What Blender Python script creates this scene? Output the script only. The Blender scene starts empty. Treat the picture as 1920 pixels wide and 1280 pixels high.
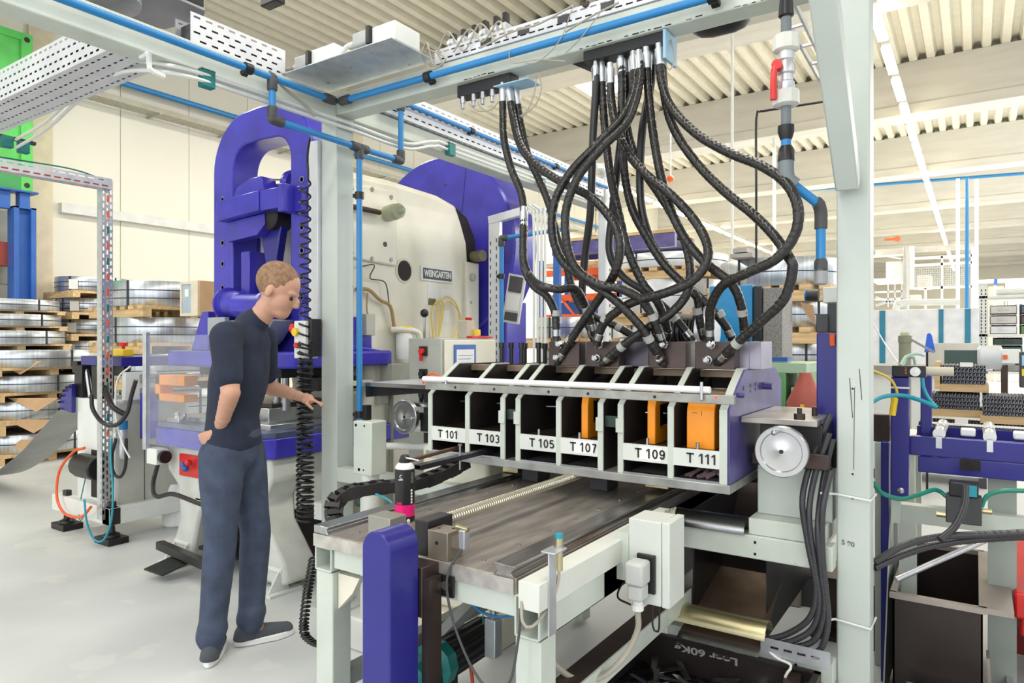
import bpy, bmesh, math, random
from mathutils import Vector as V
random.seed(7)
C = bpy.context.scene.collection
PI = math.pi
# ---------- camera frame: eye at (0,0,1.42), heading 33.96 deg left of +Y ----------
H = 1.42; FP = 1292.0; A = math.radians(33.96)
FW = V((-math.sin(A), math.cos(A), 0)); RT = V((math.cos(A), math.sin(A), 0))
def W(px, py, d):
    p = (FW + RT * ((px - 960) / FP)) * d
    p.z = H + (640 - py) / FP * d
    return p
def Zp(px, py, z): return W(px, py, FP * (H - z) / (py - 640))
def Yp(px, py, Y): return W(px, py, Y / (FW + RT * ((px - 960) / FP)).y)
def Xp(px, py, X): return W(px, py, X / (FW + RT * ((px - 960) / FP)).x)
def XatY(px, Y): return Yp(px, 640, Y).x
# ---------- materials ----------
def lin(c):
    c = c / 255.0
    return c / 12.92 if c <= 0.04045 else ((c + 0.055) / 1.055) ** 2.4
def rgb(c): return (lin(c[0]), lin(c[1]), lin(c[2]), 1)
MC = {}
def mat(name, col, rough=0.5, metal=0.0, var=0.06, scale=6.0, spot=None, sscale=40, sthr=0.7, emit=0, alpha=1, bump=0, aniso=None):
    if name in MC: return MC[name]
    m = bpy.data.materials.new(name); m.use_nodes = True
    nt = m.node_tree; N = nt.nodes; L = nt.links
    b = N['Principled BSDF']
    b.inputs['Roughness'].default_value = rough; b.inputs['Metallic'].default_value = metal
    tc = N.new('ShaderNodeTexCoord')
    nz = N.new('ShaderNodeTexNoise'); nz.inputs['Scale'].default_value = scale; nz.inputs['Detail'].default_value = 5
    src = tc.outputs['Object']
    if aniso:
        mp = N.new('ShaderNodeMapping'); mp.inputs['Scale'].default_value = aniso
        L.new(src, mp.inputs['Vector']); L.new(mp.outputs[0], nz.inputs['Vector'])
    else: L.new(src, nz.inputs['Vector'])
    c = rgb(col); k1 = 1 - var * 2.2; k2 = 1 + var
    r = N.new('ShaderNodeValToRGB')
    r.color_ramp.elements[0].position = 0.3; r.color_ramp.elements[1].position = 0.7
    r.color_ramp.elements[0].color = (c[0]*k1, c[1]*k1, c[2]*k1, 1)
    r.color_ramp.elements[1].color = (min(1,c[0]*k2), min(1,c[1]*k2), min(1,c[2]*k2), 1)
    L.new(nz.outputs['Fac'], r.inputs['Fac'])
    out = r.outputs['Color']
    if spot:
        n2 = N.new('ShaderNodeTexNoise'); n2.inputs['Scale'].default_value = sscale; n2.inputs['Detail'].default_value = 3
        L.new(tc.outputs['Object'], n2.inputs['Vector'])
        r2 = N.new('ShaderNodeValToRGB'); r2.color_ramp.elements[0].position = sthr; r2.color_ramp.elements[1].position = sthr + 0.03
        r2.color_ramp.elements[0].color = (0,0,0,1); r2.color_ramp.elements[1].color = (1,1,1,1)
        L.new(n2.outputs['Fac'], r2.inputs['Fac'])
        mx = N.new('ShaderNodeMix'); mx.data_type = 'RGBA'
        L.new(r2.outputs['Color'], mx.inputs['Factor']); L.new(out, mx.inputs['A']); mx.inputs['B'].default_value = rgb(spot)
        out = mx.outputs['Result']
    L.new(out, b.inputs['Base Color'])
    if bump:
        bp = N.new('ShaderNodeBump'); bp.inputs['Strength'].default_value = bump; bp.inputs['Distance'].default_value = 0.01
        L.new(nz.outputs['Fac'], bp.inputs['Height']); L.new(bp.outputs[0], b.inputs['Normal'])
    if emit:
        b.inputs['Emission Color'].default_value = rgb(col); b.inputs['Emission Strength'].default_value = emit
    if alpha < 1: b.inputs['Alpha'].default_value = alpha
    MC[name] = m
    return m
pale = mat('pale_green_grey_paint', (198, 205, 195), 0.42, spot=(70, 72, 70), sscale=55, sthr=0.76, var=0.05)
pale2 = mat('pale_post_paint', (192, 200, 193), 0.45, spot=(60, 66, 80), sscale=28, sthr=0.78, var=0.04, scale=3)
cream = mat('cream_machine_paint', (230, 226, 208), 0.38, spot=(120, 112, 88), sscale=9, sthr=0.8, var=0.07, scale=2.5)
cast = mat('white_cast_paint', (212, 214, 206), 0.4, spot=(130, 125, 110), sscale=12, sthr=0.78, var=0.07, bump=0.15)
white = mat('white_enclosure', (224, 227, 223), 0.4, var=0.03)
greyc = mat('grey_cabinet', (176, 178, 166), 0.45, var=0.05)
purple = mat('violet_blue_paint', (64, 58, 178), 0.24, spot=(108, 104, 192), sscale=45, sthr=0.76, var=0.12, scale=5)
deepb = mat('deep_blue_paint', (38, 36, 128), 0.3, spot=(90, 92, 160), sscale=40, sthr=0.78, var=0.06)
violet = mat('violet_side_paint', (92, 84, 150), 0.35, spot=(60, 50, 70), sscale=30, sthr=0.74, var=0.2, scale=8)
steelb = mat('steel_blue_paint', (44, 96, 175), 0.4)
pipe = mat('compressed_air_blue', (42, 128, 190), 0.35, var=0.03)
fit = mat('dark_grey_plastic', (66, 66, 68), 0.5, var=0.05)
black = mat('black_plastic', (24, 24, 26), 0.4, var=0.1)
rubber = mat('black_rubber', (34, 33, 33), 0.35, var=0.2, scale=12)
hosem = mat('black_spiral_wrap', (38, 36, 35), 0.3, var=0.25, scale=9)
steel = mat('machined_steel', (178, 180, 182), 0.28, 1.0, var=0.08, scale=12)
oil = mat('oily_steel_plate', (160, 152, 146), 0.40, 0.55, var=0.16, scale=5, aniso=(6, 1, 6))
galv = mat('galvanised_sheet', (205, 208, 212), 0.38, 0.75, var=0.08, scale=14)
zinc = mat('zinc_plate_white', (216, 218, 222), 0.4, 0.25, var=0.04)
dark = mat('dark_steel', (58, 56, 58), 0.38, 0.7, var=0.2, scale=4)
brown = mat('burnished_brown_steel', (78, 66, 62), 0.35, 0.6, var=0.25, scale=5)
cavity = mat('blackened_steel_inner', (40, 34, 32), 0.6, 0.2, var=0.3, scale=6)
orange = mat('orange_paint', (246, 150, 18), 0.4, spot=(60, 40, 20), sscale=35, sthr=0.75, var=0.06)
rackor = mat('rack_orange', (232, 96, 44), 0.45)
red = mat('red_plastic', (214, 40, 38), 0.35)
brick = mat('brick_red_paint', (170, 84, 70), 0.5)
green = mat('container_green', (88, 196, 88), 0.45, var=0.12, scale=3)
green2 = mat('machine_green', (110, 176, 110), 0.45)
teal = mat('teal_tube', (30, 150, 170), 0.35)
tealp = mat('teal_paint', (0, 112, 108), 0.4)
greent = mat('green_tube', (20, 130, 110), 0.35)
yellow = mat('yellow_plastic', (240, 205, 40), 0.45)
wood = mat('pallet_wood', (214, 182, 134), 0.65, var=0.12, scale=4, aniso=(1, 8, 8))
card = mat('brown_cardboard', (190, 156, 118), 0.75)
paper = mat('white_paper', (238, 238, 236), 0.6, var=0.02)
film = mat('wrapping_film', (222, 226, 228), 0.25, 0.1, var=0.06, bump=0.3)
cable = mat('grey_cable', (166, 160, 146), 0.5)
cablew = mat('white_conduit', (222, 224, 220), 0.4, var=0.03)
brass = mat('brass_tinted_zinc', (200, 190, 150), 0.3, 0.9, var=0.08)
coilm = mat('coil_steel', (196, 202, 208), 0.3, 0.85, var=0.12, scale=3, aniso=(14, 14, 0.3))
strapm = mat('black_strap', (40, 42, 46), 0.5)
ledm = mat('led_tube', (255, 236, 200), emit=22, var=0)
yelc = mat('yellow_tube', (232, 200, 80), 0.4)
skin = mat('skin', (198, 150, 126), 0.5, var=0.05)
navy = mat('navy_shirt_cloth', (34, 42, 62), 0.85, var=0.15, scale=12)
jean = mat('grey_blue_denim', (66, 76, 98), 0.85, var=0.15, scale=14)
def glassmat():
    m = bpy.data.materials.new('scratched_acrylic'); m.use_nodes = True
    N = m.node_tree.nodes; L = m.node_tree.links; b = N['Principled BSDF']
    b.inputs['Base Color'].default_value = (0.85, 0.88, 0.92, 1); b.inputs['Roughness'].default_value = 0.12
    n = N.new('ShaderNodeTexNoise'); n.inputs['Scale'].default_value = 9; n.inputs['Detail'].default_value = 8
    r = N.new('ShaderNodeMapRange'); r.inputs[3].default_value = 0.03; r.inputs[4].default_value = 0.17
    L.new(n.outputs['Fac'], r.inputs[0]); L.new(r.outputs[0], b.inputs['Alpha'])
    return m
acr = glassmat()
# ---------- mesh builder ----------
def spline(pts, step=0.02):
    pts = [V(p) for p in pts]
    if len(pts) < 3:
        n = max(1, int((pts[1]-pts[0]).length / step)); return [pts[0].lerp(pts[1], i/n) for i in range(n+1)]
    P = [pts[0]*2 - pts[1]] + pts + [pts[-1]*2 - pts[-2]]
    out = []
    for i in range(1, len(P)-2):
        a, b, c, d = P[i-1], P[i], P[i+1], P[i+2]
        n = max(2, int((c-b).length/step))
        for k in range(n):
            t = k/n
            out.append(0.5*((2*b)+(c-a)*t+(2*a-5*b+4*c-d)*t*t+(3*b-a-3*c+d)*t**3))
    out.append(pts[-1])
    return out
def frame(t):
    t = t.normalized(); a = V((0,0,1)) if abs(t.z) < 0.9 else V((1,0,0))
    u = t.cross(a).normalized(); return u, t.cross(u).normalized()
class M:
    def __init__(s): s.v=[]; s.f=[]; s.mi=[]; s.k=0
    def use(s,k): s.k=k; return s
    def add(s, vs, fs):
        o=len(s.v); s.v+= [V(p) for p in vs]
        for f in fs: s.f.append([i+o for i in f]); s.mi.append(s.k)
        return s
    def box(s,x0,x1,y0,y1,z0,z1):
        vs=[(x,y,z) for z in (z0,z1) for y in (y0,y1) for x in (x0,x1)]
        return s.add(vs,[(0,2,3,1),(4,5,7,6),(0,1,5,4),(2,6,7,3),(0,4,6,2),(1,3,7,5)])
    def bar(s,a,b,w,h=None,up=(0,0,1)):
        a=V(a);b=V(b);h=h or w;t=(b-a).normalized();u=t.cross(V(up))
        u = u.normalized() if u.length>1e-4 else V((1,0,0)); n=u.cross(t).normalized()
        vs=[p+u*(i*w/2)+n*(j*h/2) for p in (a,b) for i,j in ((-1,-1),(1,-1),(1,1),(-1,1))]
        return s.add(vs,[(0,3,2,1),(4,5,6,7),(0,1,5,4),(1,2,6,5),(2,3,7,6),(3,0,4,7)])
    def cyl(s,a,b,r,r2=None,n=20,cap=True):
        a=V(a);b=V(b);r2=r if r2 is None else r2;u,w=frame(b-a)
        vs=[]
        for p,q in ((a,r),(b,r2)):
            for i in range(n):
                t=2*PI*i/n; vs.append(p+u*(q*math.cos(t))+w*(q*math.sin(t)))
        fs=[(i,(i+1)%n,n+(i+1)%n,n+i) for i in range(n)]
        if cap: fs+=[tuple(range(n-1,-1,-1)),tuple(range(n,2*n))]
        return s.add(vs,fs)
    def lathe(s,a,d,prof,n=28):      # prof: (distance along d, radius)
        a=V(a);d=V(d).normalized();u,w=frame(d);vs=[]
        for (h,r) in prof:
            for i in range(n):
                t=2*PI*i/n; vs.append(a+d*h+u*(r*math.cos(t))+w*(r*math.sin(t)))
        fs=[]
        for k in range(len(prof)-1):
            for i in range(n): fs.append((k*n+i,k*n+(i+1)%n,(k+1)*n+(i+1)%n,(k+1)*n+i))
        fs+=[tuple(range(n-1,-1,-1)),tuple(range((len(prof)-1)*n,len(prof)*n))]
        return s.add(vs,fs)
    def tube(s,pts,r,n=10,rf=None,step=None):
        if step: pts=spline(pts,step)
        pts=[V(p) for p in pts]; vs=[]; L=0
        u,w=frame(pts[1]-pts[0])
        for i,p in enumerate(pts):
            t=(pts[min(i+1,len(pts)-1)]-pts[max(i-1,0)]).normalized()
            u=(u-t*u.dot(t)).normalized(); w=t.cross(u)
            if i: L+=(p-pts[i-1]).length
            for k in range(n):
                a=2*PI*k/n; q=r*(rf(L,k/n) if rf else 1)
                vs.append(p+u*(q*math.cos(a))+w*(q*math.sin(a)))
        m=len(pts); fs=[]
        for i in range(m-1):
            for k in range(n): fs.append((i*n+k,i*n+(k+1)%n,(i+1)*n+(k+1)%n,(i+1)*n+k))
        fs+=[tuple(range(n-1,-1,-1)),tuple(range((m-1)*n,m*n))]
        return s.add(vs,fs)
    def prism(s,prof,ax,a,b):        # prof in the two other axes, in order
        def mk(p,c): return (c,p[0],p[1]) if ax=='x' else ((p[0],c,p[1]) if ax=='y' else (p[0],p[1],c))
        n=len(prof); vs=[mk(p,a) for p in prof]+[mk(p,b) for p in prof]
        fs=[(i,(i+1)%n,n+(i+1)%n,n+i) for i in range(n)]+[tuple(range(n-1,-1,-1)),tuple(range(n,2*n))]
        return s.add(vs,fs)
    def ring(s,outer,inner,ax,a,b):  # two closed outlines with the same number of points
        def mk(p,c): return (c,p[0],p[1]) if ax=='x' else ((p[0],c,p[1]) if ax=='y' else (p[0],p[1],c))
        n=len(outer); vs=[mk(p,c) for c in (a,b) for o in (outer,inner) for p in o]; fs=[]
        for i in range(n):
            j=(i+1)%n
            fs+=[(i,j,n+j,n+i),(2*n+i,2*n+j,3*n+j,3*n+i),(i,j,2*n+j,2*n+i),(n+i,n+j,3*n+j,3*n+i)]
        return s.add(vs,fs)
    def sph(s,c,r,nu=14,nv=9,sc=(1,1,1)):
        c=V(c);vs=[c+V((0,0,r*sc[2]))]
        for j in range(1,nv):
            a=PI*j/nv
            for i in range(nu):
                t=2*PI*i/nu; vs.append(c+V((r*sc[0]*math.sin(a)*math.cos(t),r*sc[1]*math.sin(a)*math.sin(t),r*sc[2]*math.cos(a))))
        vs.append(c-V((0,0,r*sc[2]))); fs=[(0,1+i,1+(i+1)%nu) for i in range(nu)]
        for j in range(nv-2):
            for i in range(nu): fs.append((1+j*nu+i,1+(j+1)*nu+i,1+(j+1)*nu+(i+1)%nu,1+j*nu+(i+1)%nu))
        e=len(vs)-1; fs+=[(e,1+(nv-2)*nu+(i+1)%nu,1+(nv-2)*nu+i) for i in range(nu)]
        return s.add(vs,fs)
    def perf(s,o,u,v,LU,LV,rows=3,slot=0.022,sw=0.006,pitch=0.036,stag=True):  # real slots through the sheet
        o=V(o);u=V(u).normalized();v=V(v).normalized()
        q=lambda a0,a1,b0,b1: s.add([o+u*a0+v*b0,o+u*a1+v*b0,o+u*a1+v*b1,o+u*a0+v*b1],[(0,1,2,3)])
        gap=LV/rows; b=0
        for r in range(rows):
            c=gap*(r+0.5); q(0,LU,b,c-sw/2)
            x=0; y=pitch*(0.25 if (r%2 and stag) else 0.75)
            while y+slot<LU: q(x,y,c-sw/2,c+sw/2); x=y+slot; y+=pitch
            q(x,LU,c-sw/2,c+sw/2); b=c+sw/2
        q(0,LU,b,LV)
        return s
    def mesh(s,name,off,mats,sharp=35,flat=False):
        me=bpy.data.meshes.new(name)
        me.from_pydata([p-off for p in s.v],[],s.f)
        for m in mats: me.materials.append(m)
        for p,k in zip(me.polygons,s.mi): p.material_index=min(k,len(mats)-1)
        bm=bmesh.new(); bm.from_mesh(me); bmesh.ops.recalc_face_normals(bm,faces=bm.faces); bm.to_mesh(me); bm.free()
        if flat: me.shade_flat()
        else: me.shade_smooth(); me.set_sharp_from_angle(angle=math.radians(sharp))
        return me
OFF={}
def fin(o,bev,thick):
    if thick:
        m=o.modifiers.new('t','SOLIDIFY'); m.thickness=thick; m.offset=0
    if bev:
        m=o.modifiers.new('b','BEVEL'); m.width=bev; m.segments=2; m.limit_method='ANGLE'; m.angle_limit=math.radians(40)
        m.harden_normals=False
    return o
def tag(o,label=None,cat=None,group=None,kind=None):
    if label: o['label']=label
    if cat: o['category']=cat
    if group: o['group']=group
    if kind: o['kind']=kind
    return o
def thing(name,label,cat,loc,group=None):
    o=bpy.data.objects.new(name,None); C.objects.link(o); o.location=V(loc); o.empty_display_size=0.05
    OFF[o.name]=V(loc); return tag(o,label,cat,group)
def part(par,name,mb,mats,bev=0,thick=0,label=None,sharp=35):
    mats=mats if isinstance(mats,(list,tuple)) else [mats]
    off=OFF[par.name]; o=bpy.data.objects.new(name,mb.mesh(name,off,mats,sharp,bool(thick))); C.objects.link(o); o.parent=par
    OFF[o.name]=off
    if label: o['label']=label
    return fin(o,bev,thick)
def solo(name,label,cat,mb,mats,bev=0,thick=0,group=None,kind=None,sharp=35):
    mats=mats if isinstance(mats,(list,tuple)) else [mats]
    xs=[p.x for p in mb.v]; ys=[p.y for p in mb.v]; zs=[p.z for p in mb.v]
    off=V(((min(xs)+max(xs))/2,(min(ys)+max(ys))/2,min(zs)))
    o=bpy.data.objects.new(name,mb.mesh(name,off,mats,sharp,bool(thick))); C.objects.link(o); o.location=off; OFF[o.name]=off
    return fin(tag(o,label,cat,group,kind),bev,thick)
def struct(name,mb,mats,bev=0,thick=0,sharp=35): return solo(name,None,None,mb,mats,bev,thick,None,'structure',sharp)
def dup(root,loc,label=None,parent=None):
    c=root.copy(); C.objects.link(c)
    if parent: c.parent=parent
    else:
        c.location=V(loc)
        if label: c['label']=label
    for ch in [x for x in bpy.data.objects if x.parent==root]: dup(ch,None,None,c)
    return c
def text(par,name,s,loc,size,m,right=(1,0,0),up=(0,0,1),ext=0.0006,sx=1.0,label=None):
    cu=bpy.data.curves.new(name,'FONT'); cu.body=s; cu.size=size; cu.extrude=ext; cu.align_x='CENTER'; cu.align_y='CENTER'; cu.offset=size*0.03
    t=bpy.data.objects.new(name,cu); C.objects.link(t)
    bpy.context.view_layer.update()
    me=bpy.data.meshes.new_from_object(t.evaluated_get(bpy.context.evaluated_depsgraph_get()))
    bpy.data.objects.remove(t)
    r=V(right).normalized(); u=V(up).normalized(); n=r.cross(u); off=OFF[par.name]
    for v in me.vertices:
        c=v.co.copy(); v.co=V(loc)+r*(c.x*sx)+u*c.y+n*c.z-off
    me.name=name; me.materials.clear(); me.materials.append(m)
    o=bpy.data.objects.new(name,me); C.objects.link(o); o.parent=par; OFF[o.name]=off
    if label: o['label']=label
    return o
def sign(par,name,s,loc,size,m,ext=0.0006):
    u=M(); x=0; adv={'T':.62,' ':.30,'1':.46}; W_=sum(adv.get(c,.56) for c in s)*size; x=-W_/2; off=OFF[par.name]; h=size*.72
    parts_=[]
    for c in s:
        a=adv.get(c,.56)*size; lx=loc[0]+x; y=loc[1]; z0=loc[2]-h/2; k=size*.12
        if c=='1': u.box(lx+a*.42,lx+a*.42+k,y-ext,y+ext,z0,z0+h); u.add([(lx+a*.42,y-ext,z0+h),(lx+a*.42+.001*size,y-ext,z0+h-k*1.1),(lx+a*.08,y-ext,z0+h-k*2.0),(lx+a*.08,y-ext,z0+h-k*1.1)],[(0,1,2,3)])
        elif c=='T': u.box(lx+a*.5-k/2,lx+a*.5+k/2,y-ext,y+ext,z0,z0+h); u.box(lx+a*.06,lx+a*.94,y-ext,y+ext,z0+h-k,z0+h)
        elif c!=' ':
            R_=h/2-k/2; w2=a*.40-k/2; cz=z0+h/2; cx=lx+a/2
            def stroke(pp):
                for p,q in zip(pp,pp[1:]): u.bar((p[0],y,p[1]),(q[0],y,q[1]),ext*2,k,up=(0,0,1)) if abs(q[0]-p[0])>1e-6 or True else None
            def st(pp):
                pp=[V((p[0],0,p[1])) for p in pp]; vs=[];n=len(pp)
                for i,p in enumerate(pp):
                    t=(pp[min(i+1,n-1)]-pp[max(i-1,0)]).normalized(); nn=V((-t.z,0,t.x))*k/2
                    vs+=[V((p.x+nn.x,y-ext,p.z+nn.z)),V((p.x-nn.x,y-ext,p.z-nn.z))]
                u.add(vs,[(2*i,2*i+1,2*i+3,2*i+2) for i in range(n-1)])
            E=lambda ccz,rx,rz,a0,a1,n=16:[(cx+rx*math.cos(math.radians(a0+(a1-a0)*i/n)),ccz+rz*math.sin(math.radians(a0+(a1-a0)*i/n))) for i in range(n+1)]
            if c=='0': st(E(cz,w2,R_,0,360,28))
            elif c=='9': st(E(cz+R_*.42,w2,R_*.58,0,360,20)); st([(cx+w2,cz+R_*.42)]+E(cz-R_*.1,w2,R_*.9,0,-150,12))
            elif c=='3': st(E(cz+R_*.48,w2,R_*.52,150,-80,14)); st(E(cz-R_*.5,w2*1.03,R_*.54,80,-150,14))
            elif c=='5': st([(cx+w2,z0+h-k/2),(cx-w2*.85,z0+h-k/2)]); st([(cx-w2*.8,z0+h-k/2),(cx-w2*.95,cz+R_*.05)]); st([(cx-w2*.95,cz+R_*.05)]+E(cz-R_*.38,w2*1.05,R_*.6,125,-150,16))
            elif c=='7': st([(cx-w2,z0+h-k/2),(cx+w2,z0+h-k/2)]); st([(cx+w2,z0+h-k/2),(cx+w2*.2,cz),(cx-w2*.3,z0)])
        x+=a
    o=part(par,name,u,m); return o
def arc(cx,cz,r,a0,a1,n,rz=None):
    rz=rz or r
    return [(cx+r*math.cos(math.radians(a0+(a1-a0)*i/n)),cz+rz*math.sin(math.radians(a0+(a1-a0)*i/n))) for i in range(n+1)]
# ================= SETTING =================
fl=M().box(-11,9,-6,52,-0.1,0)
flm=mat('polished_concrete',(206,209,209),0.36,var=0.05,scale=1.6,spot=(209,211,208),sscale=3,sthr=0.6)
struct('floor',fl,flm)
wallm=mat('cream_wall_panel',(225,222,208),0.55,var=0.02,scale=0.6)
w=M()
ys=[-6]+[4.35+1.12*i for i in range(-8,42) if 4.35+1.12*i>-5.9]+[52]
for a,b in zip(ys,ys[1:]): w.box(-11.12,-11,a+0.004,b-0.004,0,7)
struct('wall_left',w,wallm,bev=0.004)
struct('wall_back',M().box(-11,9,52,52.1,0,7),wallm)
colm=mat('concrete_column',(214,202,176),0.6,var=0.05)
for k,(a,b) in enumerate([(4.2,4.5),(10.1,10.5),(15.8,16.2),(21.5,21.9)]):
    struct('trim_%d'%(k+1),M().box(-11,-10.94,a,b,0,6.9),colm)
# corrugated deck: trapezoid ribs along Y
P=[]; x=-11.0
while x<9.0:
    P+=[(x,7.0),(x+0.13,7.0),(x+0.165,7.13),(x+0.265,7.13)]; x+=0.30
cm=M()
n=len(P)
for Ya,Yb in [(-6,12.9),(12.9,14.2),(14.2,52)]:
    lo=-9.05; hi=-6.9
    for i in range(n-1):
        xm=(P[i][0]+P[i+1][0])/2
        if Ya==12.9 and -7.3<xm<-5.9: continue
        cm.add([(P[i][0],Ya,P[i][1]),(P[i+1][0],Ya,P[i+1][1]),(P[i+1][0],Yb,P[i+1][1]),(P[i][0],Yb,P[i][1])],[(0,1,2,3)])
deck=mat('cream_roof_deck',(222,217,200),0.5,var=0.03)
struct('ceiling',cm,deck,sharp=20)
struct('window_1',M().box(-7.35,-5.85,12.85,14.25,7.05,7.08),mat('roof_light_pane',(255,255,255),emit=3,var=0))
conc=mat('precast_concrete',(212,209,200),0.65,var=0.05,scale=1.2,aniso=(0.6,4,4))
for k in range(-3,7):
    y=15.8+5.7*k
    b=M().prism([(y+0.03,6.18),(y+0.03,7.0),(y+0.6,7.0),(y+0.6,6.18),(y+0.65,6.14),(y+0.65,5.95),(y,5.95),(y,6.14)],'x',-11,9)
    struct('trim_%d'%(k+20),b,conc,bev=0.01)
# white rail along the left wall
struct('trim_40',M().box(-11,-10.9,4.6,30,3.28,3.42),mat('rail_grey_white',(214,214,210),0.4))
# wall pipe and tray
solo('air_main_pipe','long blue compressed air pipe running high along the cream left wall','pipe',
     M().cyl((-10.8,4.6,5.36),(-10.8,22,5.36),0.045),pipe)
t=M()
for i in range(14):
    y=4.65+i*1.25
    t.perf((-10.62,y,5.02),(0,1,0),(-1,0,0),1.22,0.34,rows=6,slot=0.05,sw=0.02,pitch=0.09)
t.box(-10.63,-10.61,4.65,22,5.0,5.08)
for i in range(14): t.box(-11,-10.6,4.62+i*1.25,4.66+i*1.25,4.98,5.01)
solo('wall_cable_tray','perforated cable tray bracketed under the blue pipe on the left wall','cable tray',t,mat('tray_grey',(172,168,152),0.5),thick=0.004)
# ---------- light fixtures ----------
def fixture(x,y,z,label,group):
    t=thing('light_fixture',label,'ceiling light',(x,y,z),group)
    part(t,'housing',M().box(x-0.05,x+0.05,y,y+1.36,z+0.03,z+0.08).cyl((x,y+0.3,z+0.08),(x,y+0.3,z+0.16),0.008,n=6).cyl((x,y+1.1,z+0.08),(x,y+1.1,z+0.16),0.008,n=6),white)
    part(t,'light_tube',M().box(x-0.065,x+0.065,y+0.08,y+1.22,z-0.015,z+0.03),ledm)
    return t
f0=fixture(-1.12,8.6,5.8,'glowing tube light in the long row above the right aisle','tube lights in the right ceiling row')
for i in range(1,28): dup(f0,(-1.12,8.6+1.5*i,5.8))
f1=fixture(-8.45,17.6,5.8,'glowing tube light in the distant row seen between the black hoses','tube lights in the distant ceiling row')
for i in range(1,22): dup(f1,(-8.45,17.6+1.5*i,5.8))
solo('lamp_track','thin rail carrying the tube lights above the right aisle','rail',M().box(-1.15,-1.09,2,51,5.965,5.985),white)
solo('lamp_track','thin rail carrying the distant row of tube lights','rail',M().box(-8.48,-8.42,17,51,5.965,5.985),white)
# thin blue air main under the beams and vertical drops
bp=M().cyl(Yp(1090,388,26),Yp(1920,325,26),0.05,n=8)
solo('thin_air_main','thin blue air main running under the far concrete beams','pipe',bp,pipe)
for px,y0,y1,Y,nm,m_,lb in [(1373,60,500,9,'white_drop_cable',cablew,'white hanging cable behind the hose bundle'),
     (1796,335,640,17,'white_drop_conduit',white,'thick white vertical drop right of the light row'),
     (1813,335,640,17,'blue_drop_pipe',pipe,'thin blue vertical drop pipe at far right'),
     (1831,337,640,17,'white_drop_wire',white,'thin white vertical drop nearest the right edge'),
     (1452,330,480,16,'hanger_rod',white,'thin white hanger rod right of the upper hoses')]:
    a=Yp(px,y0,Y); b=V((a.x,a.y,0 if Y==17 else Yp(px,y1,Y).z))
    if Y==9: a.z=6.9
    if px==1452: a.z=5.95
    solo(nm,lb,'pipe',M().cyl(a,b,0.02 if Y<10 else 0.035,n=8),m_)
a=Yp(1418,500,6.6); c=Yp(1418,222,6.6); d=Yp(1432,208,6.6); e=Yp(1560,188,6.6)
solo('bent_conduit','thin dark bent conduit hanging between hoses and right post','conduit',M().tube([a,a.lerp(c,.5),c,c.lerp(d,.6)+V((-0.01,0,0.02)),d,d.lerp(e,.5),e],0.011,n=8,step=0.06),dark)
# ---------- added area lamps ----------
def area(name,loc,sx,sy,power,col,rot=(0,0,0)):
    l=bpy.data.lights.new(name,'AREA'); l.shape='RECTANGLE'; l.size=sx; l.size_y=sy; l.energy=power; l.color=col
    o=bpy.data.objects.new(name,l); C.objects.link(o); o.location=loc; o.rotation_euler=rot; return o
area('added_ceiling_fill',(-1.1,1,5.75),0.5,12,300,(1,0.96,0.9))  # added ceiling fill, in line with the right tube row
area('added_ceiling_fill',(5.5,6,5.75),0.5,24,500,(1,0.96,0.9))
area('added_ceiling_fill',(-7.5,3,5.75),0.5,16,480,(1,0.95,0.86))
area('added_ceiling_fill',(-4.5,24,5.75),0.6,22,1500,(1,0.95,0.86))  # added to brighten the rear of the hall, no fixtures here
area('added_ceiling_fill',(3.0,28,5.75),0.6,30,1900,(1,0.96,0.9))  # likewise added for the rear right of the hall
area('added_daylight_fill',(8.5,20,3.6),34,4.4,3600,(0.95,0.98,1),(0,math.radians(90),0))  # added side fill that lifts the ceiling, no window built
area('added_daylight_fill',(-1.0,-5.5,3.2),12,4,250,(0.93,0.97,1),(math.radians(68),0,0))  # added fill from behind the camera, no window built
wd=bpy.data.worlds.new('World'); bpy.context.scene.world=wd; wd.use_nodes=True
bg=wd.node_tree.nodes['Background']; bg.inputs[0].default_value=(0.93,0.96,1,1); bg.inputs[1].default_value=1.0
cam=bpy.data.cameras.new('camera'); co=bpy.data.objects.new('camera',cam); C.objects.link(co)
co.location=(0,0,H); co.rotation_euler=(PI/2,0,A); cam.sensor_width=36; cam.lens=36*FP/1920; cam.clip_start=0.05; cam.clip_end=200
bpy.context.scene.camera=co
vs=bpy.context.scene.view_settings
vs.view_transform='Standard'; vs.look='None'; vs.gamma=1; vs.use_curve_mapping=False; vs.exposure=0.06
# ================= OVERHEAD FRAME =================
YB=2.50; XL=-2.83; ZB=2.615   # crossbeam plane, left beam plane, underside
# right post
t=thing('frame_post','pale green grey square steel post in the right foreground','post',(-.335,2.55,0))
part(t,'post_tube',M().box(-.385,-.285,YB,YB+.1,0.012,ZB),pale2,bev=.006)
part(t,'base_plate',M().box(-.45,-.22,YB-.06,YB+.16,0,0.012),pale2,bev=.003)
part(t,'bolt_cap',M().lathe((-.335,YB,1.42+.237*2.26*1.0),(0,-1,0),[(0,.02),(.006,.02),(.008,.017)]),dark)
part(t,'knee_brace',M().bar((-.345,2.47,1.93),(-.345,1.75,2.66),.07,.07,up=(1,0,0)),pale2,bev=.006)
part(t,'scratch_mark',M().bar((-.33,YB-.0008,1.27),(-.333,YB-.0008,1.0),.0016,.0008,up=(0,1,0)).bar((-.316,YB-.0008,1.33),(-.309,YB-.0008,1.23),.002,.0008,up=(0,1,0)).bar((-.345,YB-.0008,1.30),(-.336,YB-.0008,1.17),.002,.0008,up=(0,1,0)),cavity,label='dark pen strokes drawn on the post')
text(t,'pencil_note','5 90',(XatY(1590,YB),YB-.0008,.755),.022,mat('pencil_grey',(110,112,120),.8),right=(1,0,-.08))
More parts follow.
